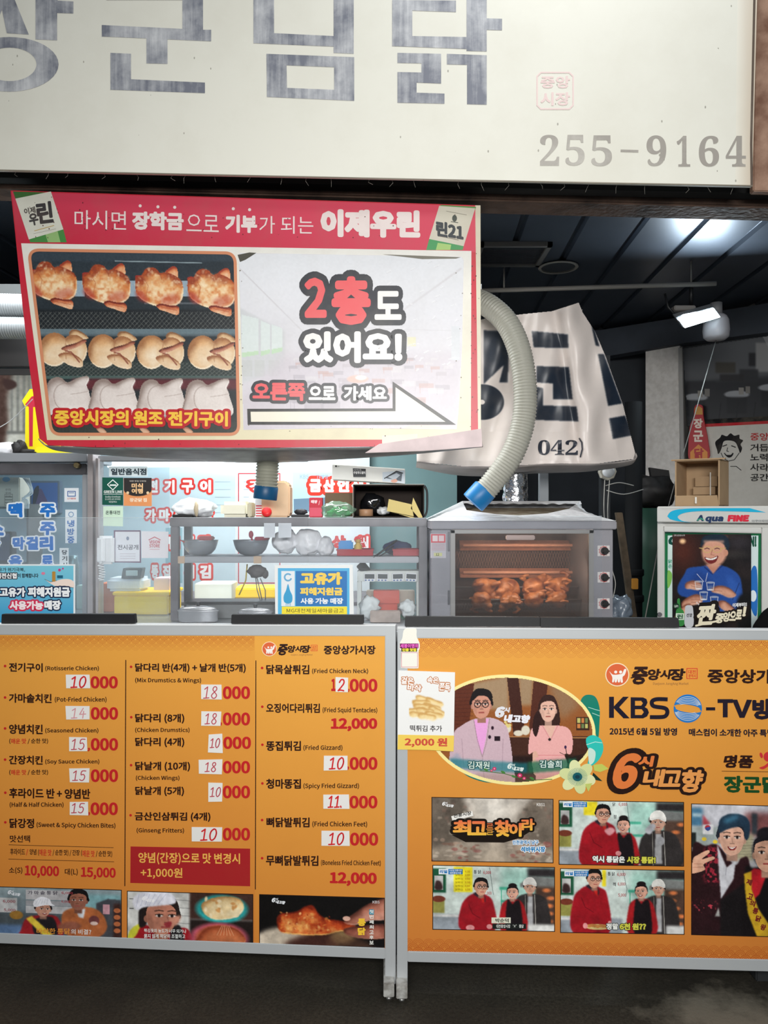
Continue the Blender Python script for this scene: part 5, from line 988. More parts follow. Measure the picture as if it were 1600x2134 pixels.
def tx7(p):
    cap(p, 1176, 1815)
    for t, x0, x1, y, c in (('통 닭', 1266, 1281, 1817, (50, 50, 56)), ('6,000', 1286, 1303, 1819, (180, 60, 70)), ('적', 1277, 1283, 1839, (50, 50, 56)), ('6,000', 1287, 1303, 1839, (180, 60, 70)), ('5,000', 1288, 1304, 1862, (180, 60, 70))): p.text(t, x0, y, x1, y+8, c, 3, .01)
    p.text('정말', 1263, 1924, 1288, 1937.5, wt, 3.4, .035, outline=[(.06, (40, 46, 44))]); p.text('6천 원??', 1291, 1924, 1346, 1938, yw, 3.4, .035, outline=[(.06, (50, 50, 30))])
still(RB, 1168.5, 1811, 1424.5, 1942.5, 4, st7, photo_ink, rb, 'still of a man in red holding a plate of chicken', tx7)
def st8(cv):
    cv.vgrad((206, 206, 214), (150, 150, 150)); cv.rect(1440, 1683, 1464, 1722, (74, 120, 150), 3); cv.rect(1443, 1695, 1462, 1702, (180, 206, 216), 2); cv.poly([(1464, 1696), (1480, 1716), (1464, 1726)], (176, 70, 80), 2); cv.rect(1552, 1690, 1640, 1740, (132, 80, 80), 6); cv.rect(1566, 1692, 1578, 1736, (56, 62, 70), 2)
    cv.rect(1440, 1722, 1500, 1765, (160, 170, 168), 2); cv.rect(1440, 1735, 1450, 1766, (30, 36, 34), 1); cv.rect(1464, 1718, 1486, 1738, (232, 232, 234), 1); cv.ell(1474.5, 1724, 6, 5.5, (190, 50, 60)); cv.blob([(1469, 1725), (1480, 1722), (1479, 1729), (1472, 1730)], (60, 80, 150), .6)
    cv.ell(1467, 1748, 5, 4, (226, 196, 60)); cv.ell(1490, 1753, 5, 4, (226, 196, 60)); cv.rect(1530, 1735, 1570, 1790, (166, 160, 130), 4)
    for k in range(7): cv.line([(1540, 1748+k*6), (1572, 1746+k*6)], .8, (110, 104, 90), .7)
    cv.blob([(1442, 1956), (1442, 1770), (1470, 1762), (1496, 1760), (1530, 1800), (1545, 1785), (1562, 1800), (1560, 1956)], (44, 22, 26), 1.5)
    n = cv.noise(5, 2, 5); m = cv.blur(cv.inside([(1470, 1766), (1498, 1762), (1500, 1800), (1496, 1840), (1470, 1838), (1460, 1800)]), 4); cv.img += (m*np.clip((n-.5)*5, 0, 1))[..., None]*np.array((120, 20, 34.)); cv.img += (cv.blur(cv.inside([(1442, 1876), (1496, 1876), (1490, 1900), (1446, 1900)]), 3)*np.clip((n-.58)*5, 0, 1))[..., None]*np.array((140, 40, 50.))
    cv.poly([(1494, 1758), (1508, 1792), (1514, 1806), (1534, 1790), (1535, 1776), (1528, 1830), (1502, 1872), (1498, 1820)], (214, 214, 220), 1); cv.line([(1513, 1806), (1512, 1822)], 1, (150, 150, 160))
    cv.poly([(1497, 1890), (1501, 1908), (1489, 1909)], (180, 180, 176), 1); cv.poly([(1500, 1874), (1560, 1830), (1570, 1956), (1500, 1956)], (26, 22, 24), 2)
    head(cv, 1525, 1746, 26, 34, (226, 176, 152), (36, 40, 50), smile=1, tilt=.2); cv.blob([(1497, 1730), (1500, 1706), (1520, 1694), (1548, 1696), (1562, 1712), (1560, 1742), (1552, 1745), (1548, 1722), (1530, 1722), (1512, 1728), (1502, 1734)], (34, 54, 72), 1); cv.blob([(1508, 1706), (1530, 1697), (1540, 1700), (1516, 1714)], (70, 130, 160), 4, .8)
    cv.blob([(1442, 1815), (1444, 1790), (1456, 1780), (1474, 1771), (1478, 1776), (1462, 1790), (1484, 1784), (1488, 1789), (1466, 1800), (1468, 1812), (1444, 1820)], (226, 174, 146), .8); cv.line([(1446, 1800), (1464, 1800)], 1, (180, 120, 96)); cv.line([(1444, 1808), (1466, 1806)], 1, (180, 120, 96))
    cv.blob([(1553, 1956), (1552, 1812), (1570, 1805), (1600, 1800), (1640, 1800), (1640, 1956)], (22, 18, 20), 2); cv.poly([(1556, 1822), (1570, 1806), (1600, 1810), (1582, 1860), (1572, 1870)], (176, 30, 40), 1); head(cv, 1598, 1776, 27, 36, (214, 164, 138), (28, 26, 32), style='bun')
    cv.poly([(1550, 1818), (1566, 1812), (1566, 1850), (1580, 1890), (1604, 1925), (1600, 1956), (1580, 1956), (1558, 1900), (1552, 1850)], (206, 164, 40), 1)
def tx8(p):
    for i, (t, x, y) in enumerate((('제', 1555, 1832), ('고', 1557, 1862), ('의', 1562, 1876), ('통', 1568, 1892), ('닭', 1574, 1908), ('왕', 1584, 1926))): p.text(t, x, y, x+12, y+13, (120, 40, 34), 3, .03, rot=.3)
still(RB, 1441.5, 1676, 1660, 1947, 6, st8, photo_ink, rb, 'tall picture of a man in a sequinned jacket beside a woman with a yellow sash', tx8)
# ---- sheet of paper taped over the frame, and a die-cut sticker above it
nt_ = Print(RB); nt_.slab([(830, 1397), (948, 1401), (945, 1566), (889, 1563), (828, 1562)], .0007, (238, 238, 236), 13)
nt_.raw([(829, 1531), (946, 1533), (945, 1566), (889, 1563), (828, 1562)], [[0, 1, 2, 3, 4]], (240, 206, 92), 13.6)
nt_.text('떡튀김 추가', 854, 1511, 921, 1524, (56, 52, 54), 14, .012, slope=1); nt_.text('2,000 원', 843, 1537, 932, 1557, (206, 82, 60), 14, .03, slope=1)
for t, x0, y0, x1, y1 in (('겉은', 836, 1411, 862, 1426), ('바삭', 849, 1426, 878, 1440), ('속은', 890, 1411, 914, 1424), ('쫀득', 915, 1423, 938, 1440)): nt_.text(t, x0, y0, x1, y1, (250, 248, 246), 14, .02, rot=.08, outline=[(.07, (196, 128, 84))], jit=.4)
cv = Canvas(852, 1444, 926, 1506, 1.0, (238, 238, 236))
for x, y, a in ((885, 1458, .25), (905, 1464, .35), (878, 1465, .05), (900, 1474, .3), (880, 1473, .1), (910, 1482, .5), (868, 1481, -.1), (886, 1482, .18), (904, 1490, .2), (872, 1490, .12), (890, 1494, .15)):
    c, q = math.cos(a), math.sin(a); cv.body([(x+u*c-v*q, y+u*q+v*c) for u, v in ((-20, -2), (-15, -6), (0, -6), (15, -6), (20, 0), (15, 6), (0, 6), (-15, 6))], (206, 160, 92), (240, 212, 150), (252, 240, 210), 5, nz=9)
nt_.raster(cv, 13.5)
no = nt_.build('price_notice', print_mat('paper_ink', .5, .3), None); tag(no, 'white paper notice with a heap of rice cakes taped over the board frame', 'notice')
st = Print(RB); st.slab(spline([(843, 1311), (866, 1309), (868, 1326), (874, 1340), (874, 1352), (872, 1358), (872, 1388), (868, 1393), (840, 1392), (835, 1388), (836, 1358), (832, 1352), (833, 1340), (838, 1330)], 4, True), .0004, (240, 238, 226), 10.5)
st.poly([(833, 1341), (872, 1341), (872, 1351), (833, 1351)], (104, 24, 84), 11.2); st.poly([(836, 1350), (869, 1350), (869, 1358), (836, 1358)], (70, 58, 20), 11.0); st.text('세봉이명의', 834, 1341.5, 871, 1350.5, (244, 110, 206), 12, .02); st.text('인증 맛집', 838, 1351, 867, 1357.5, (250, 236, 70), 12, .03); st.frame(836.5, 1360, 870, 1390, 1, (210, 130, 150), 11.5)
so = st.build('sticker', paper, rb); so['label'] = 'small cream sticker with pink and yellow bands'
# ---- black strips lying along the tops of the boards
blk = mat('black_strip', (22, 22, 24), .45, 0, .5, var=.3, vscale=12, vcol=(36, 36, 38))
def strip(pl, q, label, x):
    b = MB(); b.pprism(pl, q, .022, -.008, .0015); o = b.build('edge_strip', blk); tag(o, label, 'strip', 'black strips along the board tops')
strip(LB, [(3, 1280), (279, 1280), (281, 1299.5), (2, 1299.5)], 'black strip on the board top under the leftmost blue poster', 0)
strip(LB, [(482, 1281), (757, 1282), (757, 1300.5), (481, 1300)], 'black strip on the board top under the yellow-lettered poster', 0)
strip(RB, [(844, 1285), (1125, 1286.5), (1125, 1306), (843, 1305.5)], 'black strip on the board top below the oven, left piece', 0)
strip(RB, [(1126, 1287), (1414, 1288.5), (1416, 1308), (1126, 1307)], 'black strip on the board top ending beside the fridge poster', 0)
# ---------------------------------------------------------------- kitchen behind the boards
def pb(b, x0, y0, x1, y1, Y, d, bev=.002):
    """box whose front face, at depth Y, fills the given pixels"""
    a, c = P(x0, y0, Y), P(x1, y1, Y); return b.box(a.x, c.x, Y, Y+d, c.z, a.z, bev)
def one(name, label, cat, b, m, group=None, **k): return tag(b.build(name, m, **k), label, cat, group)
def sheetcard(name, label, cat, pl, quad, col, draw, m, th=.002, group=None):
    p = Print(pl); p.slab(quad, th, col); draw(p); o = p.build(name, m); return tag(o, label, cat, group)
ink2 = print_mat('card_ink', .4, .35); matte = print_mat('matte_ink', .7, .15)
steel = mat('steel', (116, 114, 118), .5, .45, .4, var=.6, vscale=9, vcol=(78, 76, 80)); steel_l = mat('steel_light', (160, 163, 168), .5, .3, .4)
white_p = mat('white_plastic', (232, 234, 236), .45); black_p = mat('black_plastic', (24, 24, 26), .4); red_p = mat('red_plastic', (190, 34, 44), .4)
film = mat('film', (236, 240, 244), .3, 0, .6, bump=.4, bscale=30)
# menu wall at the back of the kitchen, letters cut in red with white faces
KW = fplane(4.38); s = Print(KW)
s.slab([(40, 925), (770, 925), (770, 1330), (40, 1330)], .02, (206, 226, 234)); s.poly([(490, 990), (770, 985), (770, 1330), (490, 1330)], (226, 234, 238), .6); s.poly([(610, 985), (700, 985), (700, 1070), (610, 1070)], (190, 220, 236), 1)
s.poly([(345, 1100), (380, 1100), (380, 1215), (345, 1215)], (150, 190, 200), .8); s.poly([(612, 1040), (690, 1036), (690, 1066), (612, 1066)], (110, 140, 164), 1.2)
rdl, wl = (226, 66, 60), (250, 246, 244)
def cut(t, x0, y0, x1, y1, **k): s.text(t, x0, y0, x1, y1, wl, 3, .04, outline=[(.11, rdl)], **k)
for t, x0, x1 in (('전', 307, 329), ('기', 342, 364), ('구', 378, 403), ('이', 416, 440)): cut(t, x0, 1000, x1, 1027)
for t, x0, x1 in (('가', 303, 325), ('마', 331, 354), ('솥', 364, 388), ('통', 394, 416), ('닭', 422, 444)): cut(t, x0, 1060, x1, 1087)
for t, x0, x1 in (('양', 316, 338), ('념', 350, 372), ('통', 386, 406), ('닭', 415, 440)): cut(t, x0, 1117, x1, 1145)
for t, x0, x1 in (('똥', 315, 330), ('집', 339, 355), ('튀', 386, 405), ('김', 416, 440)): cut(t, x0, 1177, x1, 1206)
for t, x0, x1 in (('금', 644, 670), ('산', 673, 698), ('인', 702, 728), ('삼', 732, 757)): s.text(t, x0, 998, x1, 1026, wl, 3, .05, outline=[(.17, (224, 60, 44))])
for t, x0, x1 in (('상', 691, 721), ('양', 737, 765)): s.text(t, x0, 1115, x1, 1143, (206, 60, 62), 3, .05)
cut('념', 748, 1117, 768, 1146)
s.frame(497, 987, 583, 1215, 2, (206, 60, 70), 2); s.text('정', 519, 1001, 562, 1025, wl, 3, .03, outline=[(.1, rdl)])
s.text('KBS', 625, 989, 643, 998, (150, 176, 200), 3, .01); s.text('TV방영', 659, 989, 683, 998, (150, 176, 200), 3, .01)
for k in range(5): s.line([(448, 1004+k*16), (480, 1004+k*16)], 1, (170, 190, 200), 2); s.line([(508, 1004+k*16), (518, 1004+k*16)], 1, (170, 190, 200), 2)
tag(s.build('menu_wall', print_mat('menu_wall_ink', .25, .5)), 'pale blue menu wall with red outlined letters at the back of the kitchen', 'sign')
# glowing tube added to stand in for the reflected glare streak
tl = thing('glare_tube', 'white glowing tube added for a glare streak under the kitchen ceiling', 'lamp', P(400, 940, 4.2))
b = MB(); b.tube([P(225, 968, 4.15), P(575, 966, 4.15)], .017, 12); b.build('tube', emit('tube_glow', (236, 248, 255), 4), tl); b = MB(); pb(b, 215, 953, 585, 961, 4.12, .06); b.build('tube_housing', white_p, tl)
for x in (260, 540): b = MB(); q = P(x, 955, 4.15); b.tube([q, (q.x, q.y, 2.445)], .004, 6); b.build('hanger', steel, tl)
# header, mullion, sliding door on the left
b = MB(); pb(b, -60, 944, 181, 962, 3.02, .28); pb(b, 204, 950, 640, 961, 3.02, .05); struct('trim_5', b, steel_l)
wd = thing('window_1', None, None, P(60, 1300, 3.05)); wd['kind'] = 'structure'
b = MB(); pb(b, -60, 966, 181, 989, 3.06, .05, .003); b.build('window_rail', steel, wd)
b = MB(); pb(b, 171, 989, 181, 1300, 3.06, .04, .002); b.build('window_stile', steel_l, wd)
b = MB(); pb(b, -60, 989, 172, 1300, 3.075, .004, 0); b.build('window_pane', glass('window_glass', (240, 248, 252), .05, .05, (220, 236, 244), .06), wd)
b = MB(); b.lathe(P(163, 970, 3.05), [(.012, .0), (.012, -.02), (.009, -.024)], 20, 'Y'); b.build('window_knob', mat('brass', (170, 150, 110), .35, .8), wd)
b = MB(); pb(b, 182, 944, 193, 1300, 3.0, .08); pb(b, 193, 962, 199, 1300, 3.06, .04, 0); pb(b, 199, 955, 204.5, 1300, 3.0, .06, .001); struct('trim_6', b, mat('mullion', (176, 168, 168), .4, .4, var=.3, vscale=10))
p = Print(fplane(3.068)); bl = (40, 120, 206)
for t, x0, y0, x1, y1 in (('맥', 17, 1048, 47, 1078), ('주', 83, 1049, 116, 1078), ('주', 83, 1087, 115, 1116), ('소', -24, 1087, 8, 1116), ('막', 26, 1119, 52, 1146), ('걸', 54, 1118, 80, 1146), ('리', 82, 1117, 111, 1147), ('동', -20, 1120, 1, 1142), ('료', 86, 1157, 111, 1180), ('음', 18, 1157, 46, 1180)):
    p.text(t, x0, y0, x1, y1, bl, 3, .04, outline=[(.07, (236, 244, 250))], jit=.3)
p.build('door_lettering', ink2, wd)
def d_icon(p): p.rrect(137, 1020, 161, 1043, 3, (240, 244, 248), 1); p.frame(141, 1024, 157, 1034, 1.6, (44, 96, 170), 2); p.line([(144, 1027), (154, 1027)], 1.2, (44, 96, 170), 2); p.text('CCTV촬영중', 140, 1037, 158, 1041, (206, 80, 70), 2, .01)
sheetcard('sticker', 'small white camera notice stuck on the left glass door', 'sticker', fplane(3.062), [(134, 1017), (164, 1017), (164, 1046), (134, 1046)], (236, 242, 248), d_icon, ink2, .0006)
def d_cool(p):
    for i, t in enumerate('냉방중'): p.text(t, 140, 1084+i*17, 155, 1098+i*17, (60, 120, 190), 2, .02)
    p.ring(148, 1072, 5, 5, 1.4, (110, 150, 190), 2)
sheetcard('sticker', 'tall white air conditioning notice on the left glass door', 'sticker', fplane(3.062), [(136, 1062), (160, 1062), (160, 1132), (136, 1132)], (232, 240, 246), d_cool, ink2, .0006)
def d_pull(p):
    for i, t in enumerate('당기시'): p.text(t, 129, 1146+i*13, 140, 1156+i*13, (60, 70, 80), 2, .02)
sheetcard('sticker', 'narrow white pull notice on the left glass door above the blue poster', 'sticker', fplane(3.062), [(124, 1142), (143, 1142), (143, 1190), (124, 1190)], (228, 236, 240), d_pull, ink2, .0006)
# things standing behind the left glass
lw = mat('left_back', (150, 172, 184), .6, var=.4, vscale=4, vcol=(116, 140, 152))
b = MB(); pb(b, -120, 985, 182, 1320, 3.95, .03, 0); struct('wall_left_kitchen', b, lw)
sh = thing('shelf_unit', 'dark shelf unit behind the left glass door', 'shelf', P(30, 1270, 3.3))
b = MB(); pb(b, -90, 1056, 58, 1060, 3.3, .14); b.build('shelf_board', mat('shelf_board', (84, 84, 82), .5), sh); b = MB(); pb(b, -90, 1176, 58, 1181, 3.3, .14); b.build('shelf_board', MATS['shelf_board'], sh)
b = MB(); pb(b, 55, 1050, 59, 1270, 3.3, .14); b.build('side_panel', MATS['shelf_board'], sh)
b = MB(); pb(b, -12, 995, 41, 1055.5, 3.33, .1, .004); o = one('carton', 'cream carton on the shelf behind the left glass door', 'box', b, mat('cream_card', (206, 198, 182), .7))
p = Print(fplane(3.328)); p.ell(13, 999, 8, 5, (90, 160, 200), 1)
for i in range(4): p.frame(10, 1030+i*6, 26, 1035+i*6, .8, (120, 112, 100), 1)
for i in range(3): p.text('우리', 11, 1018+i*7, 22, 1023+i*7, (110, 104, 96), 1, 0)
p.build('carton_print', matte, o)
b = MB(); pb(b, -30, 1108, 24, 1174.5, 3.34, .05, .004); mo = one('monitor', 'dark purple monitor on the lower shelf behind the left glass', 'monitor', b, black_p); b = MB(); pb(b, -26, 1112, 20, 1168, 3.337, .004, 0); b.build('screen', mat('screen', (74, 76, 110), .25), mo)
pf = thing('framed_picture', 'blue framed picture behind the left glass door', 'picture', P(93, 1068, 3.91)); b = MB(); pb(b, 62, 1002, 124, 1070, 3.91, .04, .003); b.build('picture_frame', mat('grey_frame', (100, 112, 128), .5), pf)
p = Print(fplane(3.908)); p.rect(66, 1006, 120, 1066, (44, 100, 180), 1); p.blob([(70, 1066), (76, 1030), (84, 1018), (92, 1030), (104, 1066)], (90, 70, 120), 2); p.blob([(68, 1064), (70, 1024), (80, 1012), (80, 1030)], (40, 36, 50), 2.5); p.build('picture', ink2, pf)
b = MB()
for k in range(5): b.tube([Vector(q) for q in spline([P(48+k*3, 996, 3.29), P(60+k*2, 1012+k*4, 3.28), P(66-k*5, 1026+k*3, 3.27), P(46+k*3, 1042, 3.28), P(52+k*2, 1060, 3.27)], 6)], .0022, 6)
one('cable', 'white cables looping from the shelf behind the left glass', 'cable', b, white_p)
b = MB(); b.lathe(P(152, 1267, 3.35), [(.022, .0), (.026, .01), (.026, .19), (.02, .21), (.02, .23)], 18); one('canister', 'grey green canister behind the left glass door', 'canister', b, mat('canister', (110, 128, 128), .3, .4))
b = MB(); pb(b, 158, 1220, 178, 1270, 3.3, .05, .004); one('soap_box', 'pale green box behind the right edge of the left glass door', 'box', b, mat('pale_green', (186, 206, 194), .5))
# blue poster standing at far left, yellow-lettered poster in the middle
CARD = fplane(2.735)
def d_left(p):
    p.raw([(-64, 1179), (153, 1179), (153, 1312), (-64, 1312)], [[0, 1, 2, 3]], [(130, 206, 226), (126, 206, 226), (36, 150, 206), (36, 150, 206)], 1); ow = [(.09, (26, 44, 78))]
    p.text('고유가 위기극복,', -12, 1183, 52, 1192, (40, 50, 60), 3, .01); p.text('대전신협', -8, 1194, 35, 1206, (246, 246, 246), 3, .03, outline=[(.09, (30, 36, 50))]); p.text('이 함께합니다', 37, 1195, 80, 1204, (40, 50, 60), 3, .02)
    p.text('고유가', -1, 1224, 53, 1244, (246, 248, 250), 3, .04, outline=ow); p.text('피해지원금', 58, 1223, 146, 1244, (246, 248, 250), 3, .04, outline=ow)
    p.text('사용가능', 20, 1252, 90, 1271, (252, 236, 240), 3, .04, outline=[(.12, (216, 44, 84))]); p.text('매장', 92, 1251, 127, 1271, (246, 248, 250), 3, .04, outline=ow)
    p.blob([(93, 1207), (105, 1213), (118, 1210), (130, 1207), (144, 1207), (153, 1212), (153, 1224), (135, 1221), (116, 1222)], (246, 226, 214), 2); p.line([(93, 1207), (105, 1213), (118, 1210)], .8, (70, 60, 60), 2.5); p.line([(116, 1222), (135, 1221), (153, 1225)], .8, (70, 60, 60), 2.5)
    for k in range(6): p.ell(112, 1210-k*3.4, 4, 2.2, (190, 140, 60), 3+.1*k)
    p.rect(119, 1199, 131, 1205, (30, 100, 130), 3); p.ell(90, 1195, 4, 3, (226, 130, 160), 2); p.ell(124, 1188, 3, 3, (206, 60, 130), 2); p.ell(131, 1185, 2, 2, (206, 60, 130), 2)
sheetcard('poster', 'bright blue poster with a hand holding coins, standing at the far left of the counter', 'poster', CARD, [(-70, 1176), (156, 1176), (156, 1318), (-70, 1318)], (238, 242, 244), d_left, ink2, .003)
def d_mid(p):
    p.rect(579, 1184, 728, 1312, (92, 186, 232), 1); p.rect(616, 1190, 723, 1263, (46, 122, 190), 1.5); p.rect(586, 1190, 614, 1263, (236, 240, 244), 1.5); p.rect(587, 1264, 723, 1312, (250, 230, 60), 1.5); yc = (250, 214, 96)
    p.text('고유가', 625, 1192, 713, 1219, yc, 3, .05); p.text('피해지원금', 625, 1224, 714, 1241, yc, 3, .04); p.text('사용 가능 매장', 626, 1246, 715, 1259, (240, 244, 248), 3, .03); p.text('MG대전제일새마을금고', 597, 1268, 716, 1277, (70, 66, 40), 3, .0)
    p.ring(600, 1203, 7, 7, 3.4, (110, 176, 216), 3, .3, 5.6); p.blob([(600, 1217), (604, 1230), (609, 1242), (608, 1254), (600, 1258), (592, 1254), (591, 1242), (596, 1230)], (60, 164, 214), 3)
    for x in (596, 599, 602, 605): p.line([(x, 1256), (x, 1262)], 1, (60, 164, 214), 3)
sheetcard('poster', 'blue poster with yellow lettering and white border, standing in the middle of the counter', 'poster', CARD, [(572, 1178), (735, 1177), (738, 1318), (574, 1318)], (240, 242, 242), d_mid, ink2, .003)
# stickers on the pane beside the mullion
w2 = thing('window_2', None, None, P(280, 1300, 3.02)); w2['kind'] = 'structure'
b = MB(); pb(b, 205, 962, 352, 1300, 3.02, .005, 0); b.build('window_pane', glass('pane_glass', (246, 251, 253), .04, .05, (230, 240, 246), .06), w2)
SP = fplane(3.016)
sheetcard('sticker', 'white strip sign reading general restaurant, at the top of the kitchen pane', 'sticker', SP, [(227, 972), (307, 972), (307, 993), (227, 993)], (226, 238, 242), lambda p: p.text('일반음식점', 231, 976, 305, 990, (46, 62, 72), 2, .025), ink2, .001)
def d_green(p):
    w = (232, 240, 236); p.line([(235, 1000), (246, 1010), (235, 1021), (224, 1010), (235, 1000)], 1.7, w, 2); p.line([(230, 1011), (241, 1011)], 3, w, 2); p.text('GREEN LINE', 216, 1022, 255, 1028, w, 2, .02); p.line([(216, 1030), (255, 1030)], .8, w, 2)
    p.text('Goodbye Greenhouse', 219, 1033, 251, 1038, w, 2, 0); p.text('탄소중립 실천 참여매장', 219, 1038.5, 251, 1042, w, 2, 0); p.text('대전광역시', 227, 1044, 243, 1048, w, 2, 0)
sheetcard('sticker', 'dark green square sticker with a diamond mark on the kitchen pane', 'sticker', SP, [(213, 995), (256.5, 995.5), (256.5, 1053), (213, 1052)], (8, 84, 70), d_green, ink2, .001)
def d_food(p):
    p.poly([(258, 996), (316, 996), (316, 1022)]+[(287+29*math.cos(a), 1020+14*math.sin(a)) for a in np.linspace(.1, math.pi-.1, 12)]+[(258, 1022)], (40, 36, 36), 1.5); c = (232, 190, 140)
    p.text('미식', 274, 1007, 298, 1018, c, 2, .03); p.text('여행', 274, 1018, 298, 1029, c, 2, .03); p.text('대전 맛집 인증점', 270, 1001, 304, 1004, (226, 220, 210), 2, 0); p.text('장군닭 집', 270, 1038, 306, 1046, (246, 226, 200), 2, .03); p.ell(266, 1027, 3, 3, (230, 200, 160), 2); p.ell(308, 1027, 3, 3, (230, 200, 160), 2)
sheetcard('sticker', 'black and orange square food tour sticker beside the green one', 'sticker', SP, [(257.5, 996), (316, 996), (316, 1055), (257.5, 1054)], (232, 152, 96), d_food, ink2, .001)
sheetcard('sticker', 'pale green local currency sticker below the dark green one', 'sticker', SP, [(215, 1055), (256, 1055), (256, 1097), (215, 1096)], (212, 236, 214), lambda p: p.text('온통대전', 220, 1064, 250, 1072, (40, 60, 60), 2, .01), ink2, .001)
sheetcard('notice', 'white certificate card with dark border on the kitchen pane', 'notice', SP, [(237, 1105), (293, 1105), (294, 1173), (238, 1172)], (130, 110, 130), lambda p: (p.rect(240, 1108, 291, 1170, (232, 234, 240), 1), p.text('전시공개', 245, 1135, 288, 1146, (110, 110, 120), 2, .01), p.ell(266, 1122, 3, 4, (150, 160, 180), 2), [p.line([(250, 1154+k*5), (282, 1154+k*5)], .8, (190, 180, 190), 2) for k in range(3)]), ink2, .001)
sheetcard('notice', 'white card with a red house mark on the kitchen pane', 'notice', SP, [(294.5, 1107), (351, 1108), (350, 1163), (295, 1163)], (240, 236, 240), lambda p: (p.line([(310, 1125), (322, 1119), (334, 1125)], 1.6, (206, 110, 120), 2), p.text('VISION', 311, 1126, 333, 1133, (206, 110, 120), 2, .02), p.text('STORE', 311, 1134, 333, 1141, (206, 110, 120), 2, .02), p.line([(312, 1145), (332, 1145)], .8, (216, 150, 160), 2)), ink2, .001)
# intercom, card reader and boxes behind that pane
ic = thing('intercom', 'white wall telephone with coiled cord beside the mullion', 'telephone', P(218, 1180, 2.98))
b = MB(); pb(b, 201, 1117, 235, 1176, 2.97, .028, .008); b.build('phone_base', white_p, ic); b = MB(); pb(b, 200, 1118, 216, 1175, 2.945, .026, .01); b.build('handset', white_p, ic)
b = MB(); b.tube([P(209+6*math.cos(t*40)+4*math.sin(t*3), 1176+t*34, 2.97)+Vector((0, .006*math.sin(t*40), 0)) for t in np.linspace(0, 1, 120)], .0016, 5); b.build('coiled_cord', white_p, ic)
b = MB(); pb(b, 206, 1216, 237, 1275, 3.22, .2, .003); one('carton', 'orange carton standing beside the yellow crate', 'box', b, mat('orange_card', (226, 120, 70), .6))
yc_ = thing('crate', 'yellow plastic crate on the counter behind the kitchen pane', 'crate', P(294, 1300, 3.12)); b = MB(); pb(b, 237, 1240, 351, 1281, 3.12, .2, .006); b.build('crate_body', mat('yellow_plastic', (255, 210, 0), .5), yc_); b = MB(); pb(b, 234, 1234, 354, 1241, 3.115, .21, .003); b.build('crate_rim', MATS['yellow_plastic'], yc_)
cr = thing('card_reader', 'white wrapped card reader with black screen on the yellow crate', 'card reader', P(262, 1233, 3.15)); b = MB(); pb(b, 221, 1205, 297, 1233, 3.15, .12, .012); b.build('reader_body', film, cr)
b = MB(); b.prism([P(252, 1206, 3.14), P(256, 1184, 3.16), P(296, 1184, 3.16), P(292, 1206, 3.14)], (0, .05, 0), .002); b.build('reader_head', mat('dark_grey', (60, 66, 70), .35), cr); b = MB(); pb(b, 262, 1189, 286, 1200, 3.135, .006, .001); b.build('screen', mat('pale_screen', (190, 206, 206), .3), cr)
b = MB(); pb(b, 320, 1205, 352, 1233.5, 3.2, .1, .003); one('carton', 'pale pink carton on the yellow crate', 'box', b, mat('pink_card', (236, 206, 204), .6))
# ---- steel rack
rk = thing('display_rack', 'low stainless rack with two shelves on the counter', 'rack', P(624, 1296, 2.97))
X0, X1 = P(355, 0, 2.95).x, P(889, 0, 2.95).x; ZT, ZM = 1.478, 1.328
for xa, yb_, m in ((X0, 2.95, steel), (X1-.029, 2.95, steel), (X0+.002, 3.14, mat('steel_dark', (84, 84, 88), .4, .6)), (X1-.03, 3.14, steel)):
    b = MB(); b.box(xa, xa+.03, yb_, yb_+.03, 1.081, ZT-.034, .002); b.build('post', m, rk)
b = MB(); b.box(X0-.002, X1, 2.945, 3.18, ZT-.034, ZT, .003); b.build('top_shelf', steel, rk)
b = MB(); b.box(X0+.031, X1-.03, 2.955, 3.17, ZM-.024, ZM, .003); b.build('shelf', steel_l, rk)
for x in (368, 528):
    b = MB(); a = P(x, 0, 2.95).x; b.box(a, a+.03, 2.952, 2.958, ZM-.026, ZM+.002, .001); b.build('tape', mat('tan_tape', (196, 168, 140), .6), rk)
def onrack(x, y, Y): return P(x, y, Y)
# top of the rack
def surf(zx0, zx1, y0, Y, d): return P(zx0, 0, Y).x, P(zx1, 0, Y).x, P(0, y0, Y).z
bn = thing('plastic_bundle', 'white plastic wrapped bundle with a brown end on the left of the rack top', 'bundle', (P(400, 0, 3.03).x, 3.03, ZT))
c = P(402, 1057, 3.04); b = MB(); b.blob((c.x, 3.06, ZT+.036), (.085, .06, .040), .22, 1.6, 3, 4, ZT+.001); b.build('wrapping', film, bn)
b = MB(); b.box(c.x-.075, c.x+.01, 3.0, 3.03, ZT+.001, ZT+.012, .004); b.build('tray', black_p, bn); b = MB(); b.blob((P(408, 0, 2.99).x, 2.995, ZT+.034), (.008, .012, .03), .3, 2, 5, 3); b.build('loaf_end', mat('loaf', (190, 176, 150), .8), bn)
fb = thing('foam_box', 'cream foam box second from left on the rack top', 'box', (P(489, 0, 3.0).x, 3.03, ZT)); a0, a1, zt = surf(458, 518, 1045, 3.0, .1); b = MB(); b.box(a0, a1, 3.0, 3.1, ZT+.001, zt, .014); b.build('foam_body', mat('cream_foam', (236, 234, 214), .6), fb)
b = MB(); b.box(a1-.004, a1+.012, 2.992, 3.09, ZT+.001, zt-.004, .004); b.build('end_flap', mat('cream_card2', (206, 200, 176), .7), fb)
jg = thing('jug', 'peach coloured plastic jug with a red cap on the rack top', 'jug', (P(574, 0, 3.0).x, 3.04, ZT)); a0, a1, zt = surf(541, 604, 1002, 3.0, .1)
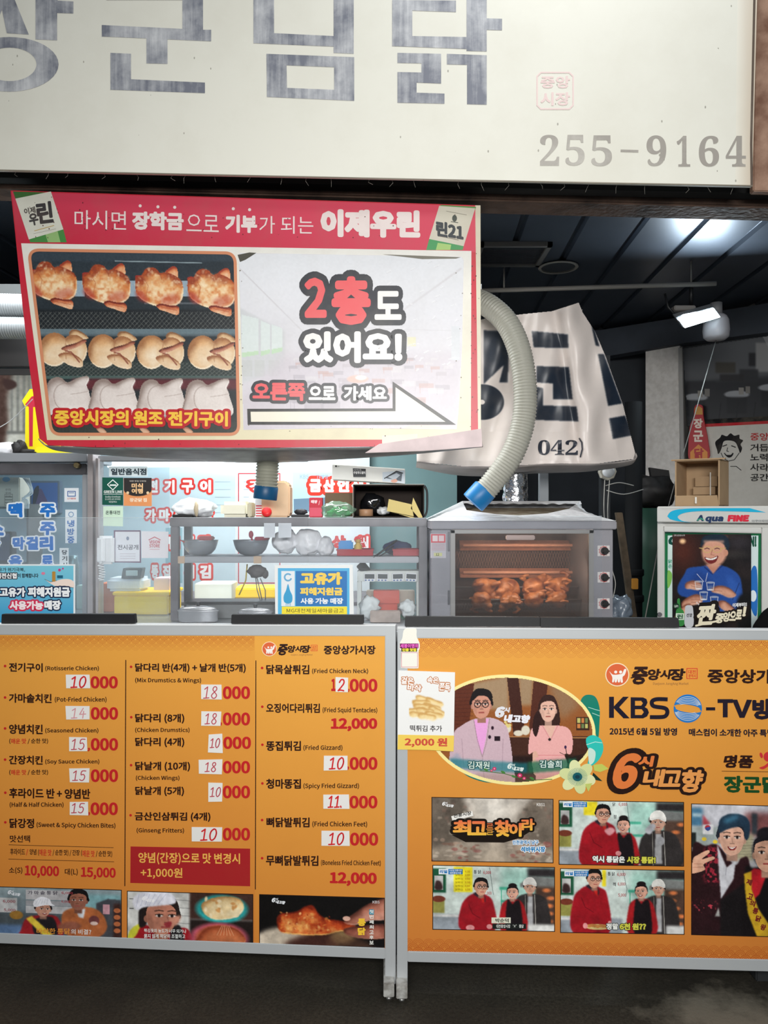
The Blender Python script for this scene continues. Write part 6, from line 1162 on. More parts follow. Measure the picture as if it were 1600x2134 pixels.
b = MB(); b.prism([(a0, 3.0, ZT+.001), (a1-.006, 3.0, ZT+.001), (a1, 3.0, ZT+.012), (a1, 3.0, zt-.02), (a1-.016, 3.0, zt), (a0+.03, 3.0, zt), (a0, 3.0, zt-.05)], (0, .09, 0), .006); b.build('jug_body', mat('peach_plastic', (232, 196, 158), .5, var=.2, vscale=12), jg)
b = MB(); q = P(556, 1067, 2.995); b.lathe((q.x, 2.998, q.z), [(.0, -.016), (.017, -.016), (.019, -.012), (.019, 0)], 24, 'Y'); b.build('cap', mat('bright_red', (226, 40, 44), .4), jg)
p = Print(fplane(2.9985)); p.rect(532, 1040, 545, 1077, (240, 240, 242), 1)
for k in range(5): p.rect(533, 1053+k*5.2, 545, 1055.5+k*5.2, (206, 50, 60), 2)
p.build('striped_label', ink2, jg)
b = MB(); a0, a1, zt = surf(606, 640, 1063, 3.02, .1); b.box(a0, a1, 3.02, 3.1, ZT+.001, ZT+.012, .002); b.blob(((a0+a1)/2+.006, 3.03, ZT+.022), (.026, .012, .012), .3, 3, 9, 3); one('clip_box', 'grey box with a black clip between jug and red carton', 'clip', b, mat('dark_clip', (44, 46, 50), .5))
rc = thing('carton', 'small red carton with white lettering on the rack top', 'box', (P(658, 0, 3.0).x, 3.02, ZT)); a0, a1, zt = surf(644, 671, 1037, 3.0, .05); b = MB(); b.box(a0, a1, 3.0, 3.05, ZT+.001, zt, .002); b.build('carton_body', mat('red_card', (200, 28, 56), .5), rc)
p = Print(fplane(2.999)); p.rect(645, 1058, 671, 1076, (216, 70, 96), 1); p.text('태양', 648, 1042, 661, 1049, (246, 230, 234), 2, .03); p.line([(664, 1052), (666, 1044)], 1, (240, 190, 200), 2); p.build('carton_print', ink2, rc)
c = P(705, 1060, 3.02); bg = thing('plastic_bag', 'clear plastic bag of green packets in front of the black box', 'bag', (c.x, 3.02, ZT)); b = MB(); b.blob((c.x, 3.0, ZT+.03), (.062, .03, .034), .25, 1.8, 4, 4, ZT+.001); b.build('bag_film', glass('bag_film_glass', (226, 244, 232), .25, .12, (190, 222, 200)), bg)
b = MB()
for k in range(7): b.blob((c.x-.03+k*.011, 3.0+.008*math.sin(k), ZT+.017+.008*(k % 3)), (.014, .01, .012), .4, 2, k, 2)
b.build('packets', mat('green_pack', (60, 150, 84), .5), bg)
b = MB(); pb(b, 677, 1027, 736, 1077, 3.07, .08, .002); one('carton', 'plain brown carton behind the green packets', 'box', b, mat('brown_card', (110, 92, 72), .8))
# open black-lined box on its side with the flat filter carton on it
ob = thing('open_box', 'open cardboard box lying on its side with a black inside on the rack top', 'box', (P(812, 0, 3.0).x, 3.05, ZT)); a0, a1, zt = surf(736, 884, 1010, 3.0, .17); dk_in = mat('dark_card', (46, 38, 34), .85); oc = mat('outer_card', (190, 186, 178), .7)
b = MB(); b.box(a0, a0+.004, 3.0, 3.17, ZT+.001, zt, 0); b.box(a1-.004, a1, 3.0, 3.17, ZT+.001, zt, 0); b.box(a0, a1, 3.0, 3.17, ZT+.001, ZT+.005, 0); b.box(a0, a1, 3.0, 3.17, zt-.004, zt, 0); b.box(a0, a1, 3.165, 3.17, ZT+.001, zt, 0); b.build('box_walls', dk_in, ob)
b = MB(); b.box(a0-.002, a0, 2.998, 3.17, ZT+.001, zt+.002, 0); b.box(a0, a1, 2.998, 3.17, zt, zt+.002, 0); b.build('outer_face', oc, ob)
b = MB(); b.tube([Vector(q) for q in spline([(a1+.001, 2.998, ZT+.004), (a1+.010, 2.996, ZT+.03), (a1+.010, 2.996, zt-.03), (a1, 2.998, zt-.004)], 8)], .004, 8); b.build('handle_strap', black_p, ob)
b = MB(); c = P(762, 1066, 3.02); b.lathe((c.x, 3.05, ZT+.006), [(.027, 0), (.028, .001), (.028, .026), (.027, .027), (.016, .027), (.016, .0)], 28); one('tape_roll', 'roll of brown packing tape in the open black box', 'tape roll', b, mat('tape_brown', (176, 136, 104), .4))
c = P(800, 1062, 3.02); b = MB(); b.blob((c.x-.002, 3.07, ZT+.026), (.026, .03, .018), .35, 2.2, 6, 3, ZT+.006); one('tissue', 'crumpled white wrapper beside the tape roll', 'wrapper', b, film)
c = P(765, 1035, 3.1); b = MB(); b.blob((c.x+.02, 3.12, ZT+.055), (.05, .035, .045), .3, 2, 8, 3, ZT+.008); one('plastic_bag', 'dark translucent bag at the back of the open black box', 'bag', b, glass('dark_film', (90, 90, 96), .3, .1, (70, 72, 78)))
ca = mat('yellow_card', (216, 196, 128), .7); cd = thing('folded_card', 'yellow folded card hanging out of the open black box', 'card', P(845, 1078, 2.97))
for q in ([(810, 1040), (857, 1051), (862, 1076), (806, 1065)], [(861, 1037), (880, 1077), (878, 1086), (856, 1060)], [(806, 1066), (860, 1077), (879, 1086), (830, 1071)]):
    b = MB(); b.pprism(fplane(2.975), q, .0016); b.build('card_panel', ca, cd)
FL = fplane(3.01); fc = thing('carton', 'long white carton printed with a range hood, lying on the open box', 'box', P(768, 1004, 3.05)); b = MB(); b.pprism(FL, [(692, 967), (844, 977), (844, 1008), (691, 999)], .12, 0, .002); b.build('carton_body', mat('white_card', (226, 226, 222), .55), fc)
p = Print(fplane(3.0085)); p.poly([(735, 976), (762, 977), (762, 994), (736, 994)], (36, 40, 44), 1); p.text('주방후드필터', 736.5, 982, 761, 988, (236, 236, 236), 2, .02); p.text('사이즈', 736.5, 977.6, 753, 981, (226, 226, 226), 2, 0); p.ell(700, 971.5, 2, 2, (60, 60, 60), 1); p.line([(703, 972), (707, 972)], .7, (90, 90, 90), 1)
p.poly([(797, 984), (843, 980), (843, 1008), (797, 1003)], (200, 210, 220), .8); p.poly([(802, 996), (826, 982), (838, 987), (836, 1003)], (90, 100, 110), 1.2); p.poly([(808, 994), (826, 986), (834, 990), (822, 1001)], (186, 196, 206), 1.5); p.line([(801, 997), (826, 982), (839, 986)], 2, (30, 32, 36), 2); p.blob([(814, 1002), (824, 998), (828, 1003), (820, 1006)], (216, 160, 140), 2); p.build('carton_print', ink2, fc)
# middle shelf
def bowl(x0, x1, y0, label, Y=3.03):
    t = thing('mixing_bowl', label, 'bowl', (P((x0+x1)/2, 0, Y).x, Y+.01, ZM)); r = (P(x1, 0, Y).x-P(x0, 0, Y).x)/2; h = P(0, y0, Y).z-ZM-.001
    pr = [(.36*r, 0), (.62*r, .1*h), (.84*r, .38*h), (.95*r, .72*h), (r, h), (1.03*r, h+.001), (.97*r, h-.002), (.9*r, .7*h), (.78*r, .38*h), (.5*r, .13*h), (.01, .1*h)]
    b = MB(); b.lathe((P((x0+x1)/2, 0, Y).x, Y+.01, ZM+.001), pr, 40, 'Z', True, True, .85); b.build('bowl_body', mat('bowl_steel', (176, 182, 190), .28, .6), t); return t
b1 = bowl(379, 453, 1126, 'steel mixing bowl at the left end of the middle shelf'); b2 = bowl(485, 559, 1126, 'steel mixing bowl beside the plastic bags on the middle shelf')
b = MB(); b.tube([P(361, 1117, 2.99), P(380, 1128, 3.0), P(400, 1138, 3.02)], .0022, 6); one('spoon', 'thin red handled spoon leaning in the left bowl', 'spoon', b, red_p)
b = MB(); pb(b, 412, 1118, 442, 1126, 3.02, .05, .004); b.tube([P(425, 1124, 3.03), P(424, 1150, 3.04)], .003, 6); one('scoop', 'flat red scoop standing in the left bowl', 'scoop', b, mat('dull_red', (176, 50, 60), .5))
b = MB(); b.blob(P(523, 1114, 3.03), (.0095, .006, .015), .05, 1, 2, 3); b.tube([P(524, 1118, 3.03), P(528, 1150, 3.04)], .004, 6); pb(b, 530, 1119, 559, 1126, 3.03, .04, .003); one('ladle', 'pinkish red ladle sticking out of the right bowl', 'ladle', b, mat('rose_red', (176, 64, 84), .5))
for i, (x, y, rx, rz, lab) in enumerate(((592, 1128, .05, .052, 'bunched white plastic bag hanging left of centre on the rack'), (640, 1130, .055, .055, 'large white plastic bag slumped at the centre of the rack'), (676, 1140, .034, .04, 'small white plastic bag against the red basket'))):
    c = P(x, y, 3.03); b = MB(); b.blob((c.x, 3.06, max(c.z, ZM+rz*.72)), (rx, .045, rz), .2, 1.5, 21+i, 4, ZM+.001); one('plastic_bag', lab, 'bag', b, mat('bag_white', (250, 250, 253), .35, 0, .5, bump=.5, bscale=25))
for x0, x1, lab in ((550, 573, 'left white slip taped under the rack top'), (580, 607, 'right white slip taped under the rack top')):
    sheetcard('paper_slip', lab, 'paper', fplane(2.944), [(x0, 1090), (x1, 1090), (x1, 1120), (x0, 1121)], (224, 228, 234), lambda p: None, matte, .0004)
def basket(x0, x1, y0, y1, label, Y):
    t = thing('basket', label, 'basket', (P((x0+x1)/2, 0, Y).x, Y+.04, ZM)); a, c = P(x0, y0, Y).x, P(x1, y0, Y).x; z = P(0, y0, Y).z; b = MB()
    b.box(a+.006, c-.006, Y+.004, Y+.09, ZM+.001, ZM+.004); 
    for q in ((a+.004, c-.004, Y, Y+.004), (a+.004, c-.004, Y+.09, Y+.094), (a, a+.004, Y, Y+.094), (c-.004, c, Y, Y+.094)): b.box(*q, ZM+.001, z, .001)
    b.build('basket_wall', mat('basket_red', (176, 28, 44), .45), t); b = MB()
    for q in ((a-.003, c+.003, Y-.003, Y+.005), (a-.003, c+.003, Y+.09, Y+.097), (a-.003, a+.004, Y, Y+.094), (c-.004, c+.003, Y, Y+.094)): b.box(*q, z-.005, z+.001, .001)
    b.build('basket_rim', MATS['basket_red'], t)
basket(702, 777, 1145, 1163, 'red plastic basket holding a blue pack and a yellow bottle', 3.0); basket(819, 874, 1145, 1162, 'red plastic basket at the right end of the middle shelf', 3.0)
b = MB(); pb(b, 705, 1127, 735, 1156, 3.02, .04, .006); one('tissue_pack', 'bright blue pack in the left red basket', 'pack', b, mat('sky_blue', (40, 150, 226), .4))
yb = thing('bottle', 'small yellow bottle in the left red basket', 'bottle', (P(746, 0, 3.04).x, 3.045, ZM+.005)); c = P(746, 1150, 3.04); b = MB(); b.lathe((c.x, 3.045, ZM+.005), [(.014, 0), (.016, .004), (.016, .034), (.009, .042), (.009, .046)], 20); b.build('bottle_body', mat('bottle_yellow', (232, 196, 110), .4), yb); b = MB(); b.lathe((c.x, 3.045, ZM+.0505), [(.011, 0), (.011, .012), (.01, .013)], 18); b.build('cap', mat('cap_tan', (222, 176, 96), .5), yb)
b = MB(); b.tube([P(776, 1164, 2.96), P(800, 1146, 2.97), P(827, 1126, 2.99)], .004, 8); b.tube([P(780, 1166, 2.965), P(806, 1150, 2.975), P(820, 1138, 2.99)], .003, 8); one('tongs', 'black tongs leaning across the middle shelf', 'tongs', b, black_p)
c = P(828, 1148, 3.05); b = MB(); b.blob((c.x, 3.12, ZM+.026), (.058, .03, .03), .2, 2, 13, 3, ZM+.001); one('cloth_bag', 'navy cloth bag behind the right red basket', 'bag', b, mat('navy_cloth', (34, 48, 96), .8))
# below the shelf: timers on a white stand, boxes, foam
ws = thing('timer_stand', 'white stand carrying four timers under the middle shelf', 'stand', P(812, 1300, 3.0)); b = MB(); pb(b, 744, 1190, 878, 1212, 3.0, .1, .003); b.build('stand_rail', mat('cream_white', (226, 230, 226), .5), ws)
for x in (744, 868): b = MB(); pb(b, x, 1212, x+9, 1290, 3.0, .05, .002); b.build('leg', MATS['cream_white'], ws)
tm = None
for i, x in enumerate((758, 785, 817, 844)):
    if tm is None:
        tm = thing('timer', 'white digital timer, leftmost of the four on the stand', 'timer', P(770, 1211, 2.985), 'kitchen timers on the white stand'); b = MB(); pb(b, 758, 1194, 782, 1212, 2.982, .014, .003); b.build('timer_case', white_p, tm)
        b = MB(); pb(b, 760, 1196.5, 780, 1206, 2.98, .004, 0); b.build('display', mat('lcd', (70, 76, 80), .3), tm)
        for k in range(3): b = MB(); pb(b, 760+k*7, 1208, 764+k*7, 1210.5, 2.98, .004, .001); b.build('button', mat('blue_button', (70, 110, 170), .5), tm)
    else:
        o = copy_tree(tm); o.location = tm.location + Vector(((x-758)/F*2.985, 0, 0)); o.rotation_euler = (0, [0, .02, -.03, .06][i], 0); o['label'] = ['', 'white digital timer, second of the four from the left', 'white digital timer, third of the four from the left', 'white digital timer, rightmost of the four, slightly crooked'][i]
b = MB(); pb(b, 763, 1231, 864, 1281, 3.13, .05, .003); one('carton', 'beige carton leaning behind the orange box', 'box', b, mat('beige_card', (196, 186, 172), .7))
b = MB(); pb(b, 778, 1231, 832, 1258, 3.05, .05, .002); pb(b, 782, 1258, 828, 1285.5, 3.06, .03, 0); one('carton', 'orange red box under the timers', 'box', b, mat('salmon_card', (216, 96, 80), .55))
b = MB(); pb(b, 771, 1274, 834, 1297.5, 2.9, .04, .003); one('tub', 'grey brown lidded tub in front of the orange box', 'tub', b, mat('tub', (176, 160, 150), .5, var=.4, vscale=30))
for i, (x, y, r, lab) in enumerate(((770, 1268, .038, 'white foam scraps left of the grey tub'), (849, 1268, .03, 'white foam scraps right of the grey tub'))):
    c = P(x, y, 2.97); b = MB(); b.blob((c.x, 2.99, max(c.z, 1.082+r*.75)), (r, .025, r*1.1), .5, 2.6, 31+i, 3, 1.082); one('foam_scraps', lab, 'foam', b, mat('foam_white', (226, 232, 232), .6))
b = MB(); pb(b, 835, 1279, 862, 1290, 3.0, .04, .004); one('sponge', 'green scouring pad below the right foam scraps', 'sponge', b, mat('green_pad', (70, 120, 96), .9))
b = MB(); b.prism([P(742, 1181, 2.985), P(756, 1168, 2.98), P(772, 1188, 2.985), P(750, 1190, 2.985)], (0, .04, 0), .002); one('black_pouch', 'black pouch poking out above the timer stand', 'pouch', b, black_p)
# utensils hanging under the shelf, pots on a stove
hu = thing('mixer', 'dark hand mixer with wire whisks hanging under the shelf', 'mixer', P(536, 1176, 3.05)); b = MB(); b.blob(P(535, 1190, 3.05), (.036, .02, .026), .3, 2, 15, 3); b.blob(P(553, 1196, 3.05), (.014, .012, .018), .2, 2, 17, 2); b.build('mixer_body', mat('mixer_dark', (70, 62, 64), .5), hu)
for dx in (-6, 2, 18):
    b = MB(); b.tube([P(535+dx*.4, 1205, 3.05), P(540+dx*.7, 1230, 3.05), P(546+dx*.4, 1256, 3.05)], .0022, 6); b.build('whisk_wire', steel, hu)
b = MB(); b.tube([P(515, 1176, 3.06), P(512, 1210, 3.07), P(498, 1240, 3.07)], .003, 6); b.build('cord', mat('yellow_cord', (206, 180, 60), .6), hu)
sv = thing('gas_stove', 'dark gas stove on the bottom of the rack', 'stove', P(475, 1290, 3.0)); b = MB(); pb(b, 388, 1258, 571, 1288.5, 3.02, .1, .003); b.build('stove_body', mat('stove_grey', (120, 122, 122), .4, .3), sv); b = MB(); pb(b, 386, 1254, 573, 1259, 3.0, .12, .001); b.build('stove_rim', black_p, sv)
def pot(x0, x1, y0, y1, label, Y, spout=None):
    t = thing('pot', label, 'pot', P((x0+x1)/2, y1, Y)); r = (P(x1, 0, Y).x-P(x0, 0, Y).x)/2; z0, z1 = max(1.0815, P(0, y1, Y).z), P(0, y0, Y).z; h = z1-z0
    b = MB(); b.lathe((P((x0+x1)/2, 0, Y).x, Y+.02, z0), [(r*.9, 0), (r, .1*h), (r, .62*h), (r*1.05, .66*h), (r*1.05, .7*h)], 36, 'Z', True, True, .3); b.build('pot_body', mat('pot_steel', (190, 190, 192), .25, .65), t)
    b = MB(); b.lathe((P((x0+x1)/2, 0, Y).x, Y+.02, z0+.7*h), [(r*1.04, 0), (r*.8, .16*h), (r*.4, .24*h), (.01, .26*h)], 36, 'Z', True, True, .3); b.build('pot_lid', mat('pot_steel', (170, 170, 172)), t)
    b = MB(); b.lathe((P((x0+x1)/2, 0, Y).x, Y+.02, z0+.95*h), [(.006, 0), (.009, .012), (.006, .015)], 14); b.build('lid_knob', black_p, t)
pot(368, 452, 1262, 1300, 'steel pot with lid at the bottom left of the rack', 2.90); pot(494, 566, 1266, 1300, 'wide steel pot with lid beside the middle poster', 2.90)
b = MB(); pb(b, 405, 1216, 482, 1252, 3.5, .15, .004); one('carton', 'cream carton far behind the rack above the stove', 'box', b, mat('cream_card3', (226, 230, 216), .6))
b = MB(); pb(b, 484, 1226, 575, 1247, 3.6, .2, .006); one('crate', 'yellow crate far behind the rack', 'crate', b, MATS['yellow_plastic'])
bt_ = thing('back_table', 'steel table at the back of the kitchen', 'table', (P(500, 0, 3.9).x, 3.75, 0)); b = MB(); b.box(-1.3, .1, 3.46, 3.95, 1.075, 1.094, .002); b.build('tabletop', steel, bt_)
for x in (-1.28, .06):
    for y in (3.48, 3.9): b = MB(); b.box(x, x+.03, y, y+.03, 0, 1.075); b.build('leg', steel, bt_)
# clear guard sheets along the counter
gd = glass('guard_acrylic', (252, 253, 254), .035, .025, (244, 247, 250), .08); edge = mat('acrylic_edge', (206, 216, 220), .3)
for i, (x0, x1, Y, y0, lab) in enumerate(((-60, 352, 2.80, 1079, 'hazy clear guard sheet in front of the left glass door'), (353, 641, 2.80, 1079, 'hazy clear guard sheet in front of the mixing bowls'), (642, 890, 2.80, 1080, 'hazy clear guard sheet in front of the timers'), (900, 1254, 2.70, 1076, 'clear guard sheet in front of the oven'))):
    t = thing('guard_sheet', lab, 'guard sheet', P((x0+x1)/2, 1310, Y), 'clear guard sheets along the counter'); b = MB(); pb(b, x0, y0, x1, 1307 if Y > 2.75 else 1316, Y, .003, 0); b.build('sheet', gd if i < 3 else glass('guard_clear', (252, 253, 254), .02, .04), t)
    b = MB(); a = P(x0, y0, Y); c = P(x1, y0, Y); b.box(a.x, c.x, Y, Y+.003, a.z, a.z+.0012); b.build('top_edge', edge, t)
# ---------------------------------------------------------------- rotisserie oven
OV = thing('rotisserie_oven', 'steel rotisserie oven with a foil covered hood and glass front', 'oven', P(1090, 1307, 3.0)); OV.location.z = 1.08; ORG[OV.name] = Vector(OV.location)
YO = 2.80; ox = lambda px, Y=YO: P(px, 0, Y).x; oz = lambda py, Y=YO: P(0, py, Y).z
osteel = mat('oven_steel', (138, 137, 143), .5, .35, .5, bump=.04, bscale=160, var=.4, vscale=5, vcol=(108, 108, 116)); inner = mat('oven_inner', (70, 52, 46), .4, .6, .5, var=.5, vscale=14, vcol=(40, 30, 28))
b = MB(); b.box(ox(899), ox(944), YO, YO+.42, 1.081, oz(1103), .003); b.build('side_panel', osteel, OV)
b = MB(); b.box(ox(1234), ox(1277), YO, YO+.42, 1.081, oz(1103), .003); b.build('control_panel', osteel, OV)
b = MB(); b.box(ox(944)-.002, ox(1234)+.002, YO+.40, YO+.42, 1.081, oz(1103)); b.build('back_panel', inner, OV)
b = MB(); b.box(ox(944), ox(1234), YO+.02, YO+.41, 1.081, 1.092); b.build('oven_floor', inner, OV)
b = MB(); b.box(ox(895), ox(1283), YO-.012, YO+.43, oz(1103), oz(1086), .003); b.build('top_slab', osteel, OV)
dr = MB(); z0, z1 = 1.10, oz(1104)
for q in ((ox(938), ox(948), z0, z1), (ox(1226), ox(1236), z0, z1), (ox(938), ox(1236), oz(1112), z1), (ox(938), ox(1236), z0, z0+.012)): dr.box(q[0], q[1], YO-.008, YO+.01, q[2], q[3], .002)
door = dr.build('door', mat('door_steel', (140, 138, 136), .45, .4), OV)
b = MB(); b.box(ox(948), ox(1226), YO, YO+.004, z0+.012, oz(1112)); b.build('door_glass', glass('oven_glass', (206, 198, 190), .07, .05, (150, 136, 132), .06), door)
b = MB(); b.box(ox(1053), ox(1113), YO-.016, YO-.004, oz(1125), oz(1115), .003); b.build('door_handle', mat('handle_steel', (150, 132, 126), .35, .7), door)
b = MB(); b.box(ox(933), ox(937), YO-.006, YO, oz(1148), oz(1108), .001); b.box(ox(933), ox(937), YO-.006, YO, oz(1260), oz(1230), .001); b.build('hinge', mat('hinge_dark', (90, 90, 94), .4, .7), door)
# heating tubes and their reflectors
warm = mat('reflector', (226, 160, 130), .4, .1, .5, var=.4, vscale=20)
for k, (ya, yb_, Yr) in enumerate(((1126, 1146, 3.16), (1184, 1202, 3.16))):
    b = MB(); b.prism([(ox(957, Yr), Yr, oz(ya, Yr)), (ox(957, Yr), Yr-.04, oz(yb_, Yr)), (ox(957, Yr), Yr+.01, oz(yb_, Yr))], (ox(1204, Yr)-ox(957, Yr), 0, 0)); b.build('reflector', warm, OV)
    b = MB(); b.tube([(ox(962, Yr), Yr-.06, oz((ya+yb_)/2, Yr-.06)), (ox(1200, Yr), Yr-.06, oz((ya+yb_)/2, Yr-.06))], .006, 10); b.build('heating_tube', emit('element_glow', (255, 190, 160), .16), OV)
b = MB(); Ym = 3.13   # expanded-metal guard
for i in range(46):
    x = ox(952, Ym)+(ox(1206, Ym)-ox(952, Ym))*i/45
    for sg in (-1, 1): b.tube([(x, Ym, oz(1149, Ym)), (x+sg*.022, Ym-.004, oz(1183, Ym))], .0009, 4, False)
b.build('wire_guard', mat('guard_wire', (150, 120, 108), .4, .7), OV)
b = MB()
for i in range(46):
    x = ox(952, Ym)+(ox(1206, Ym)-ox(952, Ym))*i/45
    for sg in (-1, 1): b.tube([(x, Ym-.02, oz(1256, Ym)), (x+sg*.022, Ym-.1, oz(1278, Ym))], .0009, 4, False)
b.build('wire_guard', MATS['guard_wire'], OV)
SY = 3.0
for y, Y in ((1224, SY), (1250, SY-.05)):
    b = MB(); b.tube([(ox(947, Y), Y, oz(y, Y)), (ox(1229, Y), Y, oz(y, Y))], .004, 8); b.build('spit', steel, OV)
# control knobs
for i, y in enumerate((1148, 1203, 1258)):
    pl = fplane(YO-.0005); p = Print(pl); p.slab([(1245, y-11), (1270, y-11), (1270, y+11), (1245, y+11)], .001, (206, 200, 198), 1)
    p.ring(1258, y, 9, 9, 1.2, (190, 60, 60), 2, .6, 2*math.pi-.3); 
    if i: p.ring(1258, y, 8.6, 8.6, 3.2, (206, 40, 44), 2.4, .2, 1.5)
    for k in range(9): a = k*.6+.4; p.line([(1258+10*math.cos(a), y+10*math.sin(a)), (1258+11.2*math.cos(a), y+11.2*math.sin(a))], .8, (110, 50, 50), 2)
    pl_ = p.build('dial_plate', ink2, OV); b = MB(); c = P(1259, y, YO-.002); b.lathe((c.x, YO-.002, c.z), [(.014, 0), (.014, -.008), (.011, -.018), (.01, -.02)], 20, 'Y'); b.box(c.x-.013, c.x+.013, YO-.027, YO-.018, c.z-.003, c.z+.003, .001); b.build('knob', black_p, OV)
p = Print(fplane(YO-.0005)); p.slab([(897, 1112), (929, 1112), (929, 1163), (897, 1163)], .001, (190, 186, 194), 1); p.rect(898, 1113, 928, 1131, (210, 90, 100), 2); p.rect(901, 1116, 912, 1128, (230, 214, 216), 2.5); p.rect(914, 1116, 925, 1128, (226, 200, 204), 2.5)
for k in range(5): p.line([(899, 1134+k*3), (927, 1134+k*3)], .7, (190, 130, 140), 2)
p.rect(904, 1152, 921, 1159, (206, 206, 150), 2); p.text('12', 908, 1153, 915, 1158, (90, 90, 60), 3, .02); p.build('instruction_label', ink2, OV)
# foil hood: four creased slopes round an open slot
foil = mat('foil', (250, 250, 252), .3, .2, .8, bump=.75, bscale=26)
def crease(u, v, a, c, d, e, k):
    q = (a*(1-u)+c*u)*(1-v)+(d*(1-u)+e*u)*v; f = math.sin(u*math.pi)*math.sin(v*math.pi); return q + Vector((0, 0, .010*f*mnoise.noise(Vector((u*7+k, v*4, k*3.1))) + .005*f*mnoise.noise(Vector((u*22, v*11+k, 1)))))
zs = oz(1086)+.001; A = Vector((ox(896), YO-.012, zs)); B_ = Vector((ox(1282), YO-.012, zs)); C_ = Vector((ox(1282), YO+.43, zs)); D_ = Vector((ox(896), YO+.43, zs))
zt = P(0, 1054, 2.95).z; zk = P(0, 1044, 3.08).z
a2, b2, c2, d2 = Vector((ox(962, 2.95), 2.93, zt)), Vector((ox(1208, 2.95), 2.93, zt)), Vector((ox(1212, 3.08), 3.1, zk)), Vector((ox(964, 3.08), 3.1, zk))
b = MB()
slot = [Vector((ox(x, Y), Y, P(0, y, Y).z)) for x, y, Y in ((972, 1063, 2.915), (1030, 1071, 2.885), (1080, 1074, 2.875), (1140, 1070, 2.885), (1186, 1060, 2.92))]
low = [A.lerp(B_, t) for t in (.0, .25, .5, .75, 1)]; up_ = [a2.lerp(b2, t) for t in (0, .25, .5, .75, 1)]
b.grid(lambda u, v: crease(u, v, A, B_, slot[0]*(1-u)+slot[4]*u + (slot[2]-(slot[0]+slot[4])/2)*math.sin(u*math.pi)*0, slot[4], 1) if False else (A.lerp(B_, u)*(1-v) + (lambda k, f: slot[k].lerp(slot[k+1], f))(min(int(u*4), 3), u*4-min(int(u*4), 3))*v + Vector((0, 0, .007*math.sin(u*math.pi)*math.sin(v*math.pi)*mnoise.noise(Vector((u*16, v*5, 2)))))), 60, 8)
b.grid(lambda u, v: crease(u, v, slot[0].lerp(slot[4], u), slot[0].lerp(slot[4], u), d2.lerp(c2, u), d2.lerp(c2, u), 4) + Vector((0, 0, .004*mnoise.noise(Vector((u*20, v*3, 7))))), 60, 5) if False else None
b.grid(lambda u, v: crease(u, v, A, D_, slot[0], d2, 2), 24, 8); b.grid(lambda u, v: crease(u, v, B_, C_, slot[4], c2, 3), 24, 8)
b.grid(lambda u, v: d2.lerp(c2, u) + Vector((0, -.05*v*(1-.6*abs(2*u-1)), -.012*v + .006*mnoise.noise(Vector((u*18, v*3, 5)))*v)), 50, 4); b.grid(lambda u, v: d2.lerp(c2, u)*(1-v)+D_.lerp(C_, u)*v, 20, 4)
b.build('foil_hood', foil, OV, recalc=False, smooth=True)
b = MB(); b.poly([slot[0]+Vector((0, .0, -.004)), slot[1]+Vector((0, 0, -.004)), slot[2]+Vector((0, 0, -.004)), slot[3]+Vector((0, 0, -.004)), slot[4]+Vector((0, 0, -.004)), c2+Vector((0, -.01, -.028)), d2+Vector((0, -.01, -.028))]); b.build('hood_slot', mat('greasy_steel', (150, 140, 120), .5, .4, var=.8, vscale=25, vcol=(96, 66, 40)), OV, recalc=False)
point('oven_lamp', (ox(1010, 2.95), 2.93, oz(1122, 2.93)), 0.8, (1, .86, .72), .03); point('oven_lamp', (ox(1150, 2.95), 2.93, oz(1122, 2.93)), 0.8, (1, .86, .72), .03); area('oven_lamp', (ox(1090, 2.9), 2.86, 1.30), (ox(1090, 2.9), 3.0, 1.2), .4, .03, 1.6, (1, .9, .78))
# the birds
skin_m = mat('roast_skin', (206, 132, 72), .36, 0, .5, bump=.5, bscale=45, var=.95, vscale=20, vcol=(118, 52, 24), coat=.35)
def bird_mesh(seed):
    b = MB(); b.blob((0, 0, 0), (.052, .045, .044), .12, 2, seed, 3); b.blob((.018, -.008, .012), (.036, .038, .034), .1, 2, seed+1, 3)
    for s_ in (-1, 1):
        b.blob((-.034, -.018+.004*s_, s_*.026), (.028, .022, .02), .12, 2, seed+2+s_, 2); b.tube([(-.03, -.03, s_*.03), (-.05, -.038, s_*.04), (-.066, -.034, s_*.046)], .01, 8, True, lambda t: .013-.006*t)
        b.tube([(.03, -.03, s_*.03), (.048, -.046, s_*.036), (.026, -.056, s_*.042), (.008, -.052, s_*.046)], .009, 8, True, lambda t: .011-.004*t)
    return b
bird = None
for i, (x, y, Y, r, lab) in enumerate(((1008, 1224, SY, .4, 'roast chicken at the left end of the upper spit'), (1058, 1225, SY, 1.9, 'roast chicken second from the left on the upper spit'), (1112, 1224, SY, 3.3, 'roast chicken third from the left on the upper spit'), (1163, 1224, SY, 5.0, 'roast chicken at the right end of the upper spit'),
                                       (1003, 1250, SY-.05, 2.4, 'roast chicken at the left end of the lower spit'), (1062, 1250, SY-.05, .9, 'roast chicken second from the left on the lower spit'), (1112, 1251, SY-.05, 4.2, 'roast chicken third from the left on the lower spit'), (1160, 1250, SY-.05, 5.6, 'roast chicken at the right end of the lower spit'))):
    c = P(x, y, Y)
    if bird is None:
        bird = bird_mesh(3).build('roast_chicken', skin_m, None, base=(0, 0, 0)); q = bird.modifiers.new('r', 'REMESH'); q.mode = 'VOXEL'; q.voxel_size = .0035; q.use_smooth_shade = True; o = bird
    else: o = bird.copy(); COL.objects.link(o)
    o.location = c; o.rotation_euler = (r, .12*math.sin(i*2.1), .15*math.sin(i*1.7)); k = .88 if i < 4 else .72; o.scale = (k*(1 if i % 2 else -1), k, k); tag(o, lab, 'chicken', 'chickens on the spits')
